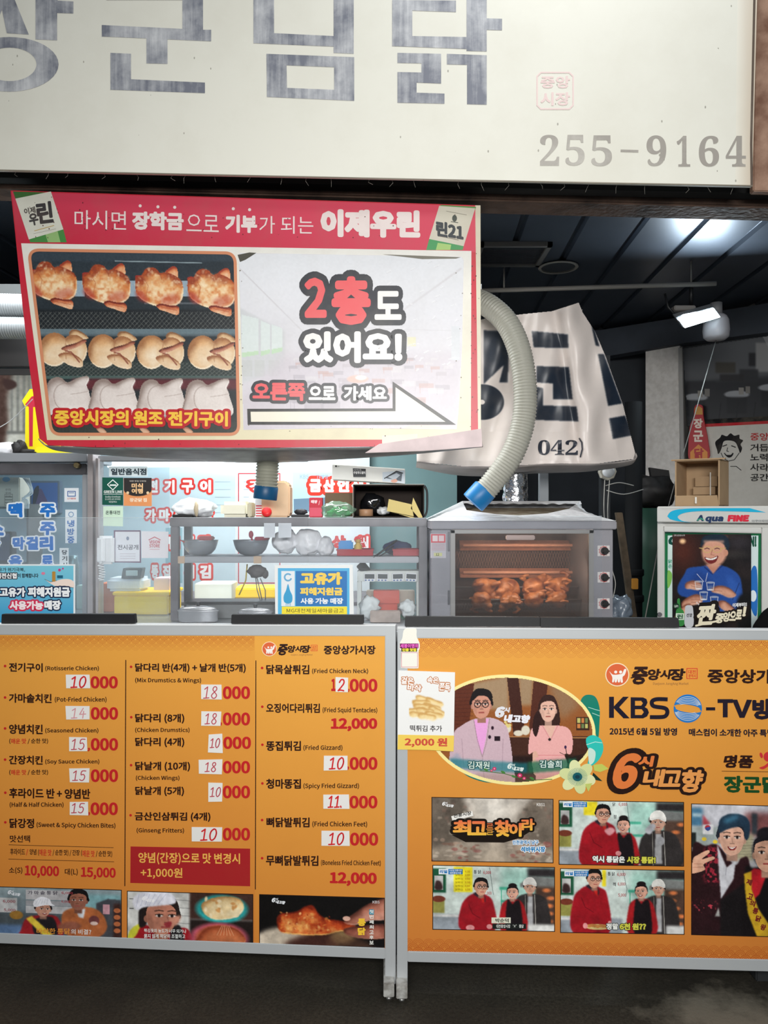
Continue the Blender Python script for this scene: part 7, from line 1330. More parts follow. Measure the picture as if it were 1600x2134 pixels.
# foil wrapped flue, pipe and fittings behind the oven
b = MB(); c = P(1078, 1012, 3.2)
b.grid(lambda u, v: Vector((c.x+(.05+.009*mnoise.noise(Vector((math.cos(u*6.283)*2.5, math.sin(u*6.283)*2.5, v*5))))*math.cos(u*6.283), 3.25+.04*math.sin(u*6.283), 1.54+v*.12)), 40, 20); one('flue', 'foil wrapped flue rising behind the oven hood', 'flue', b, mat('flue_foil', (206, 206, 210), .18, 1, .5, bump=1, bscale=22), None, recalc=False, smooth=True)
b = MB(); a = P(1134, 0, 3.45).x; b.box(a-.02, a+.02, 3.45, 3.49, .9, 2.2, .003); one('steel_post', 'grey steel post behind the oven hood', 'post', b, mat('post_grey', (120, 124, 128), .5, .3))
# ---------------------------------------------------------------- hoses, tarpaulin, lamp, fridge and the dark corner on the right
hose_m = mat('hose_plastic', (172, 171, 160), .4, 0, .5); collar_b = mat('collar_blue', (28, 122, 186), .4, var=.3, vscale=10)
def hose(name, label, path, r, m, ridge=.0022, pitch=.0115, parent=None):
    pts = [Vector(q) for q in spline(path, 30)]; L = [0]
    for a, c in zip(pts, pts[1:]): L.append(L[-1]+(c-a).length)
    n = int(L[-1]/pitch*5); out = []; j = 0
    for i in range(n+1):
        s_ = L[-1]*i/n
        while j < len(L)-2 and L[j+1] < s_: j += 1
        out.append(pts[j].lerp(pts[j+1], (s_-L[j])/max(1e-9, L[j+1]-L[j])))
    b = MB(); b.tube(out, r, 22, True, lambda t: r+ridge*(math.cos(t*L[-1]/pitch*2*math.pi)-.2)); return b
h1 = thing('exhaust_hose', 'long ribbed grey hose curving down to the oven with a blue end', 'hose', P(995, 1045, 2.84))
path = [P(985, 622, 2.95), P(1022, 640, 2.90), P(1058, 676, 2.86), P(1083, 735, 2.83), P(1094, 810, 2.82), P(1090, 880, 2.82), P(1068, 945, 2.82), P(1030, 1000, 2.83), P(1002, 1032, 2.84)]
hose('h', '', path, .0425, hose_m).build('hose_tube', hose_m, h1)
def collar(parent, a, c, r, m):
    b = MB(); a, c = Vector(a), Vector(c); b.tube([a.lerp(c, t) for t in (0, .06, .94, 1)], r, 26, False, lambda t: r*(.96 if t < .01 or t > .99 else 1)); b.tube([a.lerp(c, t) for t in (1, .9, .3)], r*.9, 26, True); b.build('collar', m, parent)
collar(h1, P(1011, 1020, 2.838), P(985, 1048, 2.84), .047, collar_b)
h2 = thing('exhaust_hose', 'short ribbed hose hanging straight down over the rack with a navy end', 'hose', P(555, 1042, 2.85))
hose('h', '', [P(562, 905, 2.86), P(558, 960, 2.85), P(555, 1018, 2.85)], .041, hose_m, .0025).build('hose_tube', mat('hose_grey', (156, 156, 142), .4), h2)
collar(h2, P(555, 1014, 2.85), P(552, 1041, 2.85), .044, mat('collar_navy', (22, 82, 124), .4))
h3 = thing('exhaust_hose', 'ribbed silver hose lying horizontally at the far left behind the banner', 'hose', P(20, 700, 3.1))
hose('h', '', [P(-120, 636, 3.1), P(-20, 637, 3.1), P(160, 640, 3.12)], .047, hose_m, .002, .0095).build('hose_tube', mat('hose_silver', (128, 132, 134), .4, .2), h3)
hose('h', '', [P(-120, 682, 3.08), P(-20, 683, 3.08), P(160, 686, 3.1)], .043, hose_m, .002, .0095).build('hose_tube', MATS['hose_silver'], h3)
# white tarpaulin with half-hidden lettering, tied over the hood
class Relief:
    """a sheet whose depth varies over the photograph's frame: folds of the tarpaulin"""
    def __init__(s): s.n = Vector((0, -1, 0))
    def depth(s, x, y):
        v = (y-640)/330; f = 1170+v*52; d = 2.99+.00010*np.abs(x-1120)
        d = d-.035*np.exp(-((x-f-16)/24)**2)+.022*np.exp(-((x-f+14)/12)**2); d = d+.06*np.clip((x-(1222+v*70))/60, 0, 2)**1.3
        return d+.008*np.sin(x*.045+y*.021)+.006*np.sin(y*.05-x*.03)+.005*np.sin(x*.11+y*.03)-.02*np.clip((y-900)/60, 0, 1)
    def map(s, pts, lift=0.0):
        p = np.asarray(pts, float).reshape(-1, 2); Y = s.depth(p[:, 0], p[:, 1])-lift
        return np.stack([(p[:, 0]-CX)/F*Y, Y, H-(p[:, 1]-CY)/F*Y], 1)
tp = thing('tarpaulin', 'white printed tarpaulin with big dark letters tied over a hood right of the banner', 'tarpaulin', P(1150, 960, 3.0))
cv = Canvas(865, 600, 1340, 990, 1.0, (222, 212, 206)); nv = (30, 40, 54)
for q in ([(1008, 688), (1060, 690), (1058, 797), (1040, 797), (1050, 760), (1008, 800)], [(1108, 690), (1183, 697), (1184, 725), (1112, 724)], [(1118, 763), (1185, 765), (1193, 832), (1152, 832), (1152, 799), (1118, 797)], [(1114, 806), (1131, 809), (1131, 845), (1201, 847), (1205, 878), (1112, 875)],
          [(1232, 677), (1238, 686), (1249, 722), (1241, 720)], [(1246, 738), (1258, 738), (1296, 841), (1267, 846)], [(1269, 872), (1302, 866), (1318, 907), (1277, 915)]): cv.poly(q, nv, 1)
cv.ell(1006, 838, 44, 37, nv, 0, .03); cv.ell(1004, 838, 6, 5, (222, 212, 206), 0, .1); cv.rect(1010, 660, 1108, 690, (206, 196, 190), 3, .5)
cv.img += ((cv.noise(60, 4, 4)-.5)*14)[..., None]
cv.clip([(868, 960), (868, 705), (1008, 664), (1090, 654), (1150, 648), (1206, 630), (1214, 650), (1232, 678), (1240, 690), (1262, 742), (1298, 842), (1324, 944), (1320, 957), (1250, 966), (1150, 966), (1050, 972), (960, 972), (868, 962)])
tf = Print(Relief()); tf.raster(cv, 0)
for ch, x0, x1 in (('𝟎', 1121, 1146), ('𝟒', 1147, 1176), ('𝟐', 1178, 1204)): tf.text(ch, x0, 917, x1, 948, (36, 42, 56), 9, font='NotoSansMath-Regular.woff2', res=4)
tf.line([(1207, 914), (1212, 922), (1213, 936), (1209, 952)], 3, (36, 42, 56), 9)
o = tf.build('printed_sheet', print_mat('tarp_ink', .38, .5, .15, 5, (150, 140, 130), .25), tp)
for f in o.data.polygons: f.use_smooth = True
R_ = Relief(); b = MB()
E1 = [(868, 961), (960, 972), (1050, 972), (1150, 966), (1250, 966), (1320, 957), (1325, 944)]; e1 = spline(E1, 8); n_ = len(e1)-1
def hem(u, v):
    k = min(int(u*n_), n_-1); q = e1[k]*(1-(u*n_-k))+e1[k+1]*(u*n_-k); Y0 = float(R_.depth(np.array([q[0]]), np.array([q[1]]))[0]); d = v*(.05+.34*math.sin(min(max((q[0]-860)/465, 0), 1)*math.pi)); z = H-(q[1]-CY)/F*Y0
    return Vector(((q[0]-CX)/F*Y0, Y0+d, z-.02*math.sin(v*math.pi*.5)))
b.grid(hem, 48, 6); b.build('folded_hem', mat('tarp_back', (176, 168, 164), .5, var=.5, vscale=8, vcol=(116, 110, 108)), tp, solid=.002, recalc=False)
b = MB(); b.grid(lambda u, v: Vector((P(1206, 0, 3.0).x+.02+.14*v*(0.4+u), 3.03+u*.0+.45*v, 2.30-u*.56)), 8, 6); b.build('side_drape', MATS['tarp_back'], tp, solid=.002, recalc=False)
# ceiling fittings
cond = thing('conduit', 'thin pale conduit running under the ceiling to the floodlight', 'conduit', P(1250, 600, 3.9)); b = MB(); b.tube([P(900, 609, 4.0), P(1200, 600, 3.9), P(1492, 591, 3.8)], .012, 8); b.build('conduit_pipe', mat('conduit_grey', (136, 132, 126), .5), cond)
for x, y, Y in ((1050, 604, 3.95), (1440, 593, 3.82)): b = MB(); q = P(x, y, Y); b.tube([q, (q.x, q.y, HC+.02)], .005, 6); b.build('hanger', MATS['conduit_grey'], cond)
vt = thing('ceiling_vent', 'square ceiling vent with fine slats beside the round downlight', 'vent', P(1050, 560, 3.95)); b = MB(); q0, q1 = Vector((.44, 3.55, 0)), Vector((.78, 3.86, 0))
for a in ((q0.x, q1.x, q0.y, q0.y+.025), (q0.x, q1.x, q1.y-.025, q1.y), (q0.x, q0.x+.025, q0.y, q1.y), (q1.x-.025, q1.x, q0.y, q1.y)): b.box(*a, HC-.02, HC+.003, .002)
b.build('vent_frame', mat('vent_frame', (96, 94, 92), .6), vt); b = MB()
for k in range(18): y = q0.y+.03+k*.0145; b.box(q0.x+.025, q1.x-.025, y, y+.006, HC-.012, HC-.002)
b.build('slats', mat('vent_slat', (58, 60, 64), .6), vt)
dl = thing('downlight', 'unlit round downlight in the ceiling', 'lamp', (.885, 3.9, HC)); c = Vector((.885, 3.9, HC-.005)); b = MB(); b.lathe(c, [(.085, 0), (.098, 0), (.1, -.004), (.096, -.008), (.085, -.006)], 36, 'Z', False); b.build('trim_ring', mat('ring_pale', (150, 146, 140), .5), dl); b = MB(); b.lathe(c, [(.085, .0), (.085, .004)], 36); b.build('lens', mat('lens_dark', (64, 68, 74), .4), dl)
fl = thing('floodlight', 'glaring white floodlight under the dark ceiling', 'lamp', P(1455, 660, 3.85)); LY = 3.85
q = [P(1408, 662, LY-.05), P(1424, 684, LY), P(1503, 660, LY), P(1488, 640, LY-.05)]
b = MB(); b.prism(q, Vector((.0, .05, .03)), .003); b.build('lamp_case', mat('lamp_case', (150, 154, 158), .4, .5), fl)
nn = (q[1]-q[0]).cross(q[3]-q[0]).normalized(); nn = nn if nn.y < 0 else -nn
b = MB(); m_ = sum(q, Vector())/4; b.prism([m_+(v-m_)*.93+nn*.004 for v in q], -nn*.003); b.build('led_panel', emit('led_glow', (225, 246, 255), 26), fl)
b = MB(); b.tube([P(1440, 600, 3.84), P(1440, 640, LY+.03)], .01, 8); b.tube([P(1385, 612, 3.86), P(1392, 640, 3.86), P(1412, 662, LY)], .006, 8); b.build('bracket', black_p, fl); b = MB(); b.box(P(1405, 0, LY).x, P(1450, 0, LY).x, LY, LY+.05, P(0, 646, LY).z, P(0, 636, LY).z, .004); b.build('driver_box', mat('driver', (120, 116, 112), .5), fl)
lo = area('flood_lamp', m_+nn*.03, m_+nn*.03+Vector((-.15, -1, -.1)), .18, .09, 13, (.80, .93, 1))
pl_l = thing('pull_lamp', 'unlit white frosted lamp beside the floodlight with a long pull cord', 'lamp', P(1492, 690, 3.9)); c = P(1492, 668, 3.95); b = MB(); b.lathe(c, [(.04, .03), (.052, .02), (.062, 0), (.066, -.05), (.062, -.085), (.045, -.1), (.01, -.103)], 28); b.build('shade', mat('frosted', (176, 176, 182), .35, 0, .5), pl_l)
b = MB(); b.lathe(c, [(.03, .03), (.03, .09), (.02, .09)], 20); b.build('lamp_holder', mat('holder', (130, 130, 132), .5), pl_l); b = MB(); b.tube([c+Vector((.0, 0, -.1)), P(1443, 880, 3.6), P(1412, 985, 3.3), P(1375, 1120, 3.0), P(1342, 1300, 2.9)], .0022, 6); b.build('pull_cord', mat('cord_grey', (120, 118, 114), .8), pl_l)
# white column and the wall behind
b = MB(); b.pprism(WR, [(1345, 700), (1416, 690), (1416, 1420), (1345, 1420)], .25, .06); struct('trim_7', b, mat('plaster', (214, 210, 206), .85, bump=.15, bscale=120, var=.5, vscale=30, vcol=(176, 170, 164)))
b = MB(); b.pprism(WR, [(1405, 640), (1760, 600), (1760, 1440), (1405, 1440)], .1, 0); struct('wall_right_back', b, mat('right_wall', (80, 78, 76), .8, var=.4, vscale=4))
for q, Y, lab in (([(1413, 725), (1421, 725), (1427, 1060), (1419, 1060)], 3.745, 'thin white edge trim'),): b = MB(); b.pprism(WR, q, .02, .075); struct('trim_8', b, mat('edge_trim', (150, 148, 146), .6))
WP = vplane(1250, 5.26, 1640, 4.51)
s = Print(WP); s.slab([(1420, 724), (1660, 690), (1660, 878), (1432, 888)], .006, (52, 54, 58))
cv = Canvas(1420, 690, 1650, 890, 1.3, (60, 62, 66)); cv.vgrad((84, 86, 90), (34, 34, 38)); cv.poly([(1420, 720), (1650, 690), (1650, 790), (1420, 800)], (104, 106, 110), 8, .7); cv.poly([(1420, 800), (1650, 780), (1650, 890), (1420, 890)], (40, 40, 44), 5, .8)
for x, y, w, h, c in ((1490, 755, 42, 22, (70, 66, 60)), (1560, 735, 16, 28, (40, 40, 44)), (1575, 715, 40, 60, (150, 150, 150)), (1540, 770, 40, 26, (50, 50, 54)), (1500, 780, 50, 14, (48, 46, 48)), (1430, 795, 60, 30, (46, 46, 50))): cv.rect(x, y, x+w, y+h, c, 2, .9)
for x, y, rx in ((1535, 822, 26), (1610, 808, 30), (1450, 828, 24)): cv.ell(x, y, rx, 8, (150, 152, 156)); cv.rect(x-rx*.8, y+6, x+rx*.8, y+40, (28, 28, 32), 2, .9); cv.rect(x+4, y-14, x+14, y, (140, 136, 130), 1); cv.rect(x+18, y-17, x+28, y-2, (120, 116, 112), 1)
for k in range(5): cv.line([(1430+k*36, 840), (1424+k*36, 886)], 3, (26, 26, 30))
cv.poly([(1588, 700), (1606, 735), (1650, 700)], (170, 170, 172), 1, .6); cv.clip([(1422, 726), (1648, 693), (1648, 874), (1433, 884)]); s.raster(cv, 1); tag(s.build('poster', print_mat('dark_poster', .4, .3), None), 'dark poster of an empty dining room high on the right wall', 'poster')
# cloth banner with a laughing face and the red bottle-shaped sign
s = Print(vplane(1250, 5.24, 1640, 4.49)); s.slab([(1466, 884), (1660, 874), (1660, 1075), (1472, 1075)], .003, (206, 202, 194), 1); s.poly([(1466, 883), (1660, 873), (1660, 880), (1466, 890)], (190, 40, 50), 2); s.poly([(1440, 876), (1660, 864), (1660, 874), (1440, 885)], (24, 24, 26), 2)
hr_ = (34, 32, 34)
s.blob([(1494, 938), (1490, 922), (1500, 912), (1504, 906), (1514, 909), (1522, 903), (1530, 908), (1540, 906), (1541, 914), (1548, 918), (1543, 926), (1546, 934), (1542, 944), (1538, 934), (1532, 922), (1520, 918), (1508, 920), (1504, 932), (1500, 942), (1496, 946)], hr_, 2.4)
s.line([(1506, 930), (1514, 927)], 2, hr_, 2.6); s.line([(1524, 929), (1532, 932)], 2, hr_, 2.6); s.line([(1516, 933), (1514, 940), (1518, 941)], 1.4, hr_, 2.6); s.blob([(1508, 944), (1518, 946), (1528, 944), (1524, 952), (1516, 953)], hr_, 2.6); s.poly([(1510, 945), (1526, 945), (1522, 948), (1514, 948)], (206, 202, 194), 3)
s.line([(1502, 944), (1508, 956), (1518, 961), (1530, 958), (1540, 944)], 1.4, hr_, 2.5); s.line([(1522, 972), (1534, 972), (1544, 980)], 1.5, hr_, 2.5)
for t, y, c in (('중앙시장', 902, (190, 44, 50)), ('거듭나는', 925, (40, 38, 40)), ('노력하는', 945, (40, 38, 40)), ('사라지는', 966, (40, 38, 40)), ('공간으로', 987, (40, 38, 40))): s.text(t, 1563, y, 1640, y+16, c, 3, .015, jit=.4)
tag(s.build('wall_banner', print_mat('cloth_ink', .8, .2, .5, 4, (150, 140, 124), .1), None), 'pale cloth banner with a black laughing face on the right wall', 'banner')
s = Print(vplane(1250, 5.22, 1640, 4.47)); s.slab(spline([(1440, 956), (1434, 952), (1434, 930), (1437, 890), (1445, 868), (1446, 852), (1450, 844), (1458, 843), (1464, 848), (1465, 866), (1469, 888), (1475, 920), (1476, 956)], 4, True), .012, (176, 32, 40), 0); s.poly([(1447, 864), (1448, 850), (1456, 846), (1463, 851), (1464, 864)], (196, 140, 60), 1)
s.text('장', 1445, 872, 1464, 893, (232, 214, 200), 2, .03); s.text('군', 1444, 897, 1465, 921, (232, 214, 200), 2, .03); s.poly([(1438, 942), (1455, 926), (1474, 942), (1474, 956), (1438, 956)], (220, 140, 56), 2); s.text('닭', 1446, 934, 1466, 955, (176, 32, 40), 3, .03); tag(s.build('bottle_sign', ink2, None), 'red bottle shaped sign with vertical letters beside the wall banner', 'sign')
# fridge with its posters, standing turned towards the street
FPn = vplane(1369, 2.86, 1600, 2.62); fw = mat('fridge_white', (208, 208, 204), .4, 0, .5, var=.2, vscale=9, vcol=(186, 184, 178)); ft_ = P(0, 1055.5, 2.86).z
def fpl(l): q = Plane((1369, 1067, 2.86), (1600, 1067, 2.62), (1369, 500, 2.86)); q.p = q.p + q.n*l; return q
fr = thing('display_fridge', 'white upright drinks fridge with a lettered header at the right edge', 'fridge', (FPn.at(1500, 1100).x+.12, FPn.at(1500, 1100).y+.2, 0))
def fbox(b, x0, y0, x1, y1, th, lift, bev=.003):
    a, c = FPn.at(x0, 1067, lift), FPn.at(x1, 1067, lift); z0 = FPn.at(1369, y1, 0).z; z1 = FPn.at(1369, y0, 0).z
    return b.prism([Vector((a.x, a.y, z0)), Vector((c.x, c.y, z0)), Vector((c.x, c.y, z1)), Vector((a.x, a.y, z1))], -FPn.n*th, bev)
b = MB(); fbox(b, 1369, 1057, 1740, 1906, .5, -.02); b.build('cabinet', fw, fr); b = MB(); fbox(b, 1368.5, 1055.5, 1740, 1088, .1, .012); b.build('header', fw, fr)
b = MB()
for q in ((1369, 1097, 1383, 1800), (1586, 1097, 1740, 1800), (1382, 1097, 1587, 1108), (1382, 1760, 1587, 1800)): fbox(b, *q, .022, .004)
dd = b.build('door', fw, fr); b = MB(); fbox(b, 1382, 1106, 1587, 1765, .008, -.008, 0); b.build('door_glass', mat('door_glass_dark', (22, 70, 52), .15, 0, .5), dd)
b = MB(); c = FPn.at(1373, 1280, .005); b.lathe(c, [(.006, 0), (.008, -.004), (.008, -.01)], 14, 'Y'); b.build('lock', steel, dd)
s = Print(fpl(.0125)); s.poly(spline([(1390, 1076), (1400, 1065), (1430, 1060), (1490, 1059), (1562, 1059)], 6)+[(1596, 1068)]+spline([(1540, 1066), (1470, 1065), (1430, 1068), (1412, 1076), (1420, 1085), (1440, 1089), (1412, 1086), (1396, 1082)], 5), (30, 176, 216), 1)
nv2 = (40, 60, 96); s.text('A', 1452, 1073, 1467, 1086, nv2, 2, .04, shear=.2); s.text('qua', 1469, 1076, 1507, 1090, nv2, 2, .05, shear=.2); s.line([(1453, 1084), (1460, 1080), (1466, 1084)], 2, (60, 170, 130), 2.3); s.text('FINE', 1516, 1073, 1561, 1087, (216, 44, 66), 2, .06, shear=.15); s.text('아쿠아파인', 1566, 1083, 1600, 1088, (110, 116, 120), 2, .01); s.text('FRESH SHOWCASE', 1376, 1058.5, 1424, 1061.5, (190, 190, 186), 2, 0)
o = s.build('header_print', ink2, fr)
s = Print(fpl(-.0075)); s.slab([(1384, 1112), (1585, 1112), (1585, 1320), (1384, 1320)], .0004, (20, 110, 66), 0); s.rect(1391, 1116, 1560, 1320, (206, 226, 220), .6); s.poly([(1562, 1116), (1580, 1116), (1578, 1320), (1562, 1320)], (210, 226, 226), .6); s.text('O', 1392, 1117, 1412, 1136, (10, 70, 60), 1, .06, shear=.2); s.text('N!', 1562, 1117, 1576, 1140, (10, 80, 60), 1, .05)
s.blob([(1565, 1190), (1577, 1188), (1577, 1280), (1564, 1262)], (36, 110, 190), 1); s.ell(1569, 1242, 7, 12, (224, 234, 240), 1.4); s.text('맑', 1392, 1166, 1400, 1174, (40, 150, 120), 1, .02); s.text('은', 1392, 1176, 1400, 1184, (40, 150, 120), 1, .02); s.blob([(1391, 1190), (1400, 1196), (1398, 1215), (1391, 1225)], (130, 190, 90), 1)
tag(s.build('poster', ink2, None), 'green and white drinks poster behind the man poster on the fridge door', 'poster')
cv = Canvas(1401, 1113, 1565, 1316, .9, (26, 22, 24)); n = cv.noise(40, 4, 9); cv.img += (np.clip(n-.5, 0, 1)*60)[..., None]*np.array((1.0, .7, .55))
cv.ell(1424, 1150, 34, 44, (100, 44, 30), 0, .8, .7); cv.ell(1422, 1128, 6, 5, (246, 200, 150), 0, .5); cv.ell(1507, 1119, 8, 4, (190, 110, 70), 0, .5, .8); cv.ell(1540, 1130, 22, 14, (54, 50, 56), 0, .6, .7); cv.ell(1530, 1155, 30, 8, (60, 56, 54), 0, .6, .6)
bs = (38, 78, 156)
cv.blob([(1412, 1222), (1426, 1196), (1434, 1184), (1462, 1180), (1475, 1178), (1500, 1178), (1524, 1186), (1542, 1204), (1548, 1240), (1556, 1256), (1550, 1290), (1490, 1290), (1440, 1250), (1416, 1240)], bs, 1.2)
cv.blob([(1452, 1190), (1480, 1210), (1500, 1240), (1470, 1250), (1440, 1220)], (30, 60, 128), 4, .6); cv.blob([(1514, 1200), (1536, 1215), (1545, 1250), (1525, 1250)], (54, 100, 186), 4, .6); cv.line([(1540, 1215), (1526, 1250)], 1.5, (24, 48, 104)); cv.line([(1468, 1182), (1484, 1196), (1504, 1180)], 3, (26, 52, 116))
cv.poly([(1470, 1176), (1502, 1176), (1486, 1196)], (196, 134, 112), 1); cv.ell(1488, 1150, 26, 30, (214, 156, 132)); cv.blob([(1460, 1140), (1464, 1120), (1486, 1113), (1512, 1116), (1520, 1136), (1514, 1150), (1508, 1134), (1490, 1128), (1470, 1130)], (30, 44, 58), 1); cv.ell(1512, 1152, 5, 7, (206, 146, 122)); cv.rect(1466, 1126, 1508, 1132, (226, 172, 148), 2, .7)
for sx in (1473, 1494): cv.line([(sx+9*math.cos(a), 1145+6.5*math.sin(a)) for a in np.linspace(0, 6.3, 18)], 1.4, (206, 176, 110)); cv.line([(sx-5, 1144), (sx, 1142), (sx+5, 1144)], 1.6, (60, 36, 30))
cv.line([(1457, 1142), (1465, 1143)], 1.4, (206, 176, 110)); cv.line([(1502, 1144), (1512, 1142)], 1.4, (206, 176, 110)); cv.line([(1484, 1146), (1481, 1156), (1488, 1157)], 1.4, (176, 112, 92)); cv.blob([(1468, 1161), (1482, 1163), (1496, 1158), (1492, 1170), (1482, 1175), (1472, 1171)], (120, 40, 40), .7); cv.blob([(1470, 1162), (1482, 1164), (1494, 1160), (1490, 1165), (1482, 1167), (1473, 1166)], (246, 240, 234), .5)
cv.blob([(1464, 1156), (1466, 1172), (1474, 1180), (1468, 1178)], (176, 116, 96), 2, .6)
hd = (206, 146, 120)
for q in ([(1428, 1216), (1440, 1210), (1456, 1212), (1462, 1222), (1456, 1230), (1440, 1228), (1428, 1226)], [(1482, 1226), (1500, 1220), (1520, 1226), (1534, 1240), (1520, 1246), (1500, 1238), (1484, 1234)], [(1420, 1256), (1434, 1244), (1452, 1238), (1464, 1246), (1460, 1258), (1440, 1262), (1424, 1268)], [(1496, 1254), (1510, 1252), (1530, 1268), (1536, 1280), (1516, 1276), (1500, 1266)], [(1404, 1290), (1424, 1262), (1440, 1262), (1420, 1300)]): cv.body(q, (140, 84, 66), hd, (236, 186, 160), 6, nz=12)
for q in ([(1440, 1216), (1458, 1220)], [(1440, 1221), (1458, 1225)], [(1486, 1230), (1504, 1232)], [(1440, 1250), (1460, 1250)], [(1440, 1255), (1458, 1255)]): cv.line(q, 1, (150, 92, 72), .8)
for gx, gy in ((1456, 1212), (1480, 1214), (1466, 1234), (1488, 1244)):
    cv.line([(gx-8, gy), (gx-6, gy+16), (gx+6, gy+16), (gx+8, gy)], 1.1, (226, 226, 230)); cv.ell(gx, gy, 8.5, 2.2, (206, 206, 212), 0, .2, .7); cv.rect(gx-6, gy+6, gx+6, gy+15, (190, 190, 200), 1, .35); cv.ell(gx, gy+15, 6, 1.6, (240, 240, 244), 0, .3, .8)
cv.line([(1466, 1212), (1452, 1196)], 1, (226, 226, 236)); cv.line([(1470, 1212), (1474, 1194)], 1, (226, 226, 236)); cv.blob([(1536, 1250), (1565, 1238), (1565, 1316), (1540, 1316)], (18, 18, 20), 3); cv.grain(8, 2)
s = Print(fpl(-.004)); s.slab([(1402, 1113), (1563, 1114), (1563, 1312), (1402, 1312)], .0008, (26, 22, 24), -.2); s.raster(cv, .8)
s.blob([(1411, 1250), (1416, 1248), (1418, 1266), (1425, 1276), (1425, 1302), (1408, 1302), (1408, 1276), (1411, 1266)], (60, 140, 70), 2); s.rect(1408, 1278, 1425, 1292, (216, 232, 214), 2.4); s.text('린', 1411, 1280, 1423, 1290, (40, 90, 60), 3, .03); s.ell(1409, 1263, 6.5, 6, (26, 60, 40), 2.6); s.text('UP!', 1405, 1261, 1413, 1266, (220, 230, 220), 3, .02)
s.blob([(1430, 1262), (1440, 1262), (1444, 1270), (1444, 1304), (1427, 1304), (1427, 1270)], (206, 208, 214), 2); s.text('선양', 1430, 1278, 1442, 1286, (60, 60, 66), 3, .02); s.text('(주)선양소주', 1404, 1114, 1427, 1118, (226, 226, 226), 2, 0)
cr_ = (244, 234, 206)
s.text('짠', 1452, 1260, 1491, 1304, cr_, 3, .035, shear=.2, outline=[(.12, (30, 22, 20))], slope=-2); s.line([(1450, 1304), (1476, 1298), (1496, 1294)], 4, cr_, 3.2)
for t, x0, x1, y in (('중', 1490, 1508, 1278), ('앙', 1506, 1522, 1275), ('으', 1520, 1534, 1273), ('로', 1533, 1546, 1270), ('!', 1547, 1555, 1264)): s.text(t, x0, y, x1, y+21, cr_, 3, .035, shear=.15, outline=[(.12, (30, 22, 20))])
s.text('이제부터!!', 1526, 1257, 1556, 1266, (236, 236, 236), 3, .03, slope=-2)
for x, y in ((1452, 1256), (1458, 1254), (1455, 1259)): s.line([(x-2, y), (x+2, y)], .7, (250, 250, 250), 3); s.line([(x, y-2), (x, y+2)], .7, (250, 250, 250), 3)
tag(s.build('poster', print_mat('man_poster', .3, .5), None), 'dark poster of a laughing man in a blue shirt raising glasses, on the fridge door', 'poster')
# cardboard box on the fridge
kb = mat('kraft', (176, 148, 116), .8, 0, .2, var=.3, vscale=12, vcol=(150, 122, 92)); cb_ = thing('cardboard_box', 'open brown cardboard box standing on the fridge', 'box', P(1466, 1054, 2.86)); z0 = ft_+.001; zt_ = P(0, 957, 2.84).z; xa, xb = P(1409, 0, 2.84).x, P(1498, 0, 2.84).x
b = MB(); t_ = .005; D = .16
b.box(xa, xa+t_, 2.84, 2.84+D, z0, zt_); b.box(xa, xb, 2.84, 2.84+D, zt_-t_, zt_); b.box(xa, xb, 2.84, 2.84+D, z0, z0+t_); b.box(xa, xb, 2.84+D-t_, 2.84+D, z0, zt_); b.box(xb-t_, xb, 2.84, 2.84+D, z0, zt_); b.build('box_walls', kb, cb_)
b = MB(); b.prism([(xa+.002, 2.838, z0), (xb-.002, 2.838, z0), (xb-.006, 2.825, z0+.040), (xa+.006, 2.825, z0+.040)], (0, .004, 0)); b.build('front_flap', kb, cb_)
b = MB(); b.box(xa-.012, xb+.02, 2.832, 2.845, zt_-.002, zt_+.003); b.build('top_flap', kb, cb_); b = MB(); b.box(xa+.04, xa+.12, 2.95, 2.99, z0+.045, z0+.075); b.box(xa+.045, xa+.125, 2.96, 2.99, z0+.077, z0+.115); b.build('inner_flap', kb, cb_)
tm_ = mat('clear_tape', (226, 222, 214), .3); b = MB(); cx_ = (xa+xb)/2; b.box(cx_-.003, cx_+.003, 2.822, 2.826, z0+.01, z0+.034); b.box(cx_+.022, cx_+.026, 2.948, 2.952, z0+.03, z0+.13); b.build('tape', tm_, cb_); cb_.rotation_euler = (0, 0, math.radians(-35)); cb_.location.x += .012
# dark corner between oven and fridge
b = MB(); xa = P(1320, 0, 3.85).x; b.tube([(xa, 3.85, 0), (xa, 3.85, 2.05)], .042, 16); t = thing('drain_pipe', 'thick black vertical pipe left of the white column', 'pipe', (xa, 3.85, 0)); b.build('pipe', mat('black_pipe', (17, 18, 20), .8, 0, .2), t)
for z in (.9, 1.05, 1.18): b = MB(); b.lathe((xa, 3.85, z), [(.046, 0), (.05, .005), (.05, .03), (.046, .035)], 20); b.build('pipe_collar', MATS['black_pipe'], t)
b = MB(); p0, p1 = P(1284, 1068, 3.6), P(1381, 1775, 3.46); b.prism([p0, p0+Vector((.03, 0, 0)), p1+Vector((.032, 0, 0)), p1], (0, .03, 0), .002); o = one('timber', 'weathered timber leaning beside the oven', 'timber', b, mat('old_wood', (96, 82, 66), .85, var=.7, vscale=20))
b = MB(); c = P(1298, 1280, 2.98); b.blob((.915, 3.0, 1.115), (.05, .06, .065), .3, 2, 51, 4, 1.081); one('plastic_bag', 'grey plastic bag slumped right of the oven', 'bag', b, mat('bag_grey', (96, 106, 118), .3, 0, .5, bump=.6, bscale=25))
gb = thing('bin', 'dark green bin behind the fridge', 'bin', (P(1362, 0, 4.05).x, 4.05, 0)); xa = P(1362, 0, 4.05).x; b = MB(); b.lathe((xa, 4.05, 0), [(.1, 0), (.13, 1.3), (.135, 1.52), (.125, 1.52)], 24); b.build('bin_body', mat('bin_green', (36, 70, 56), .5), gb)
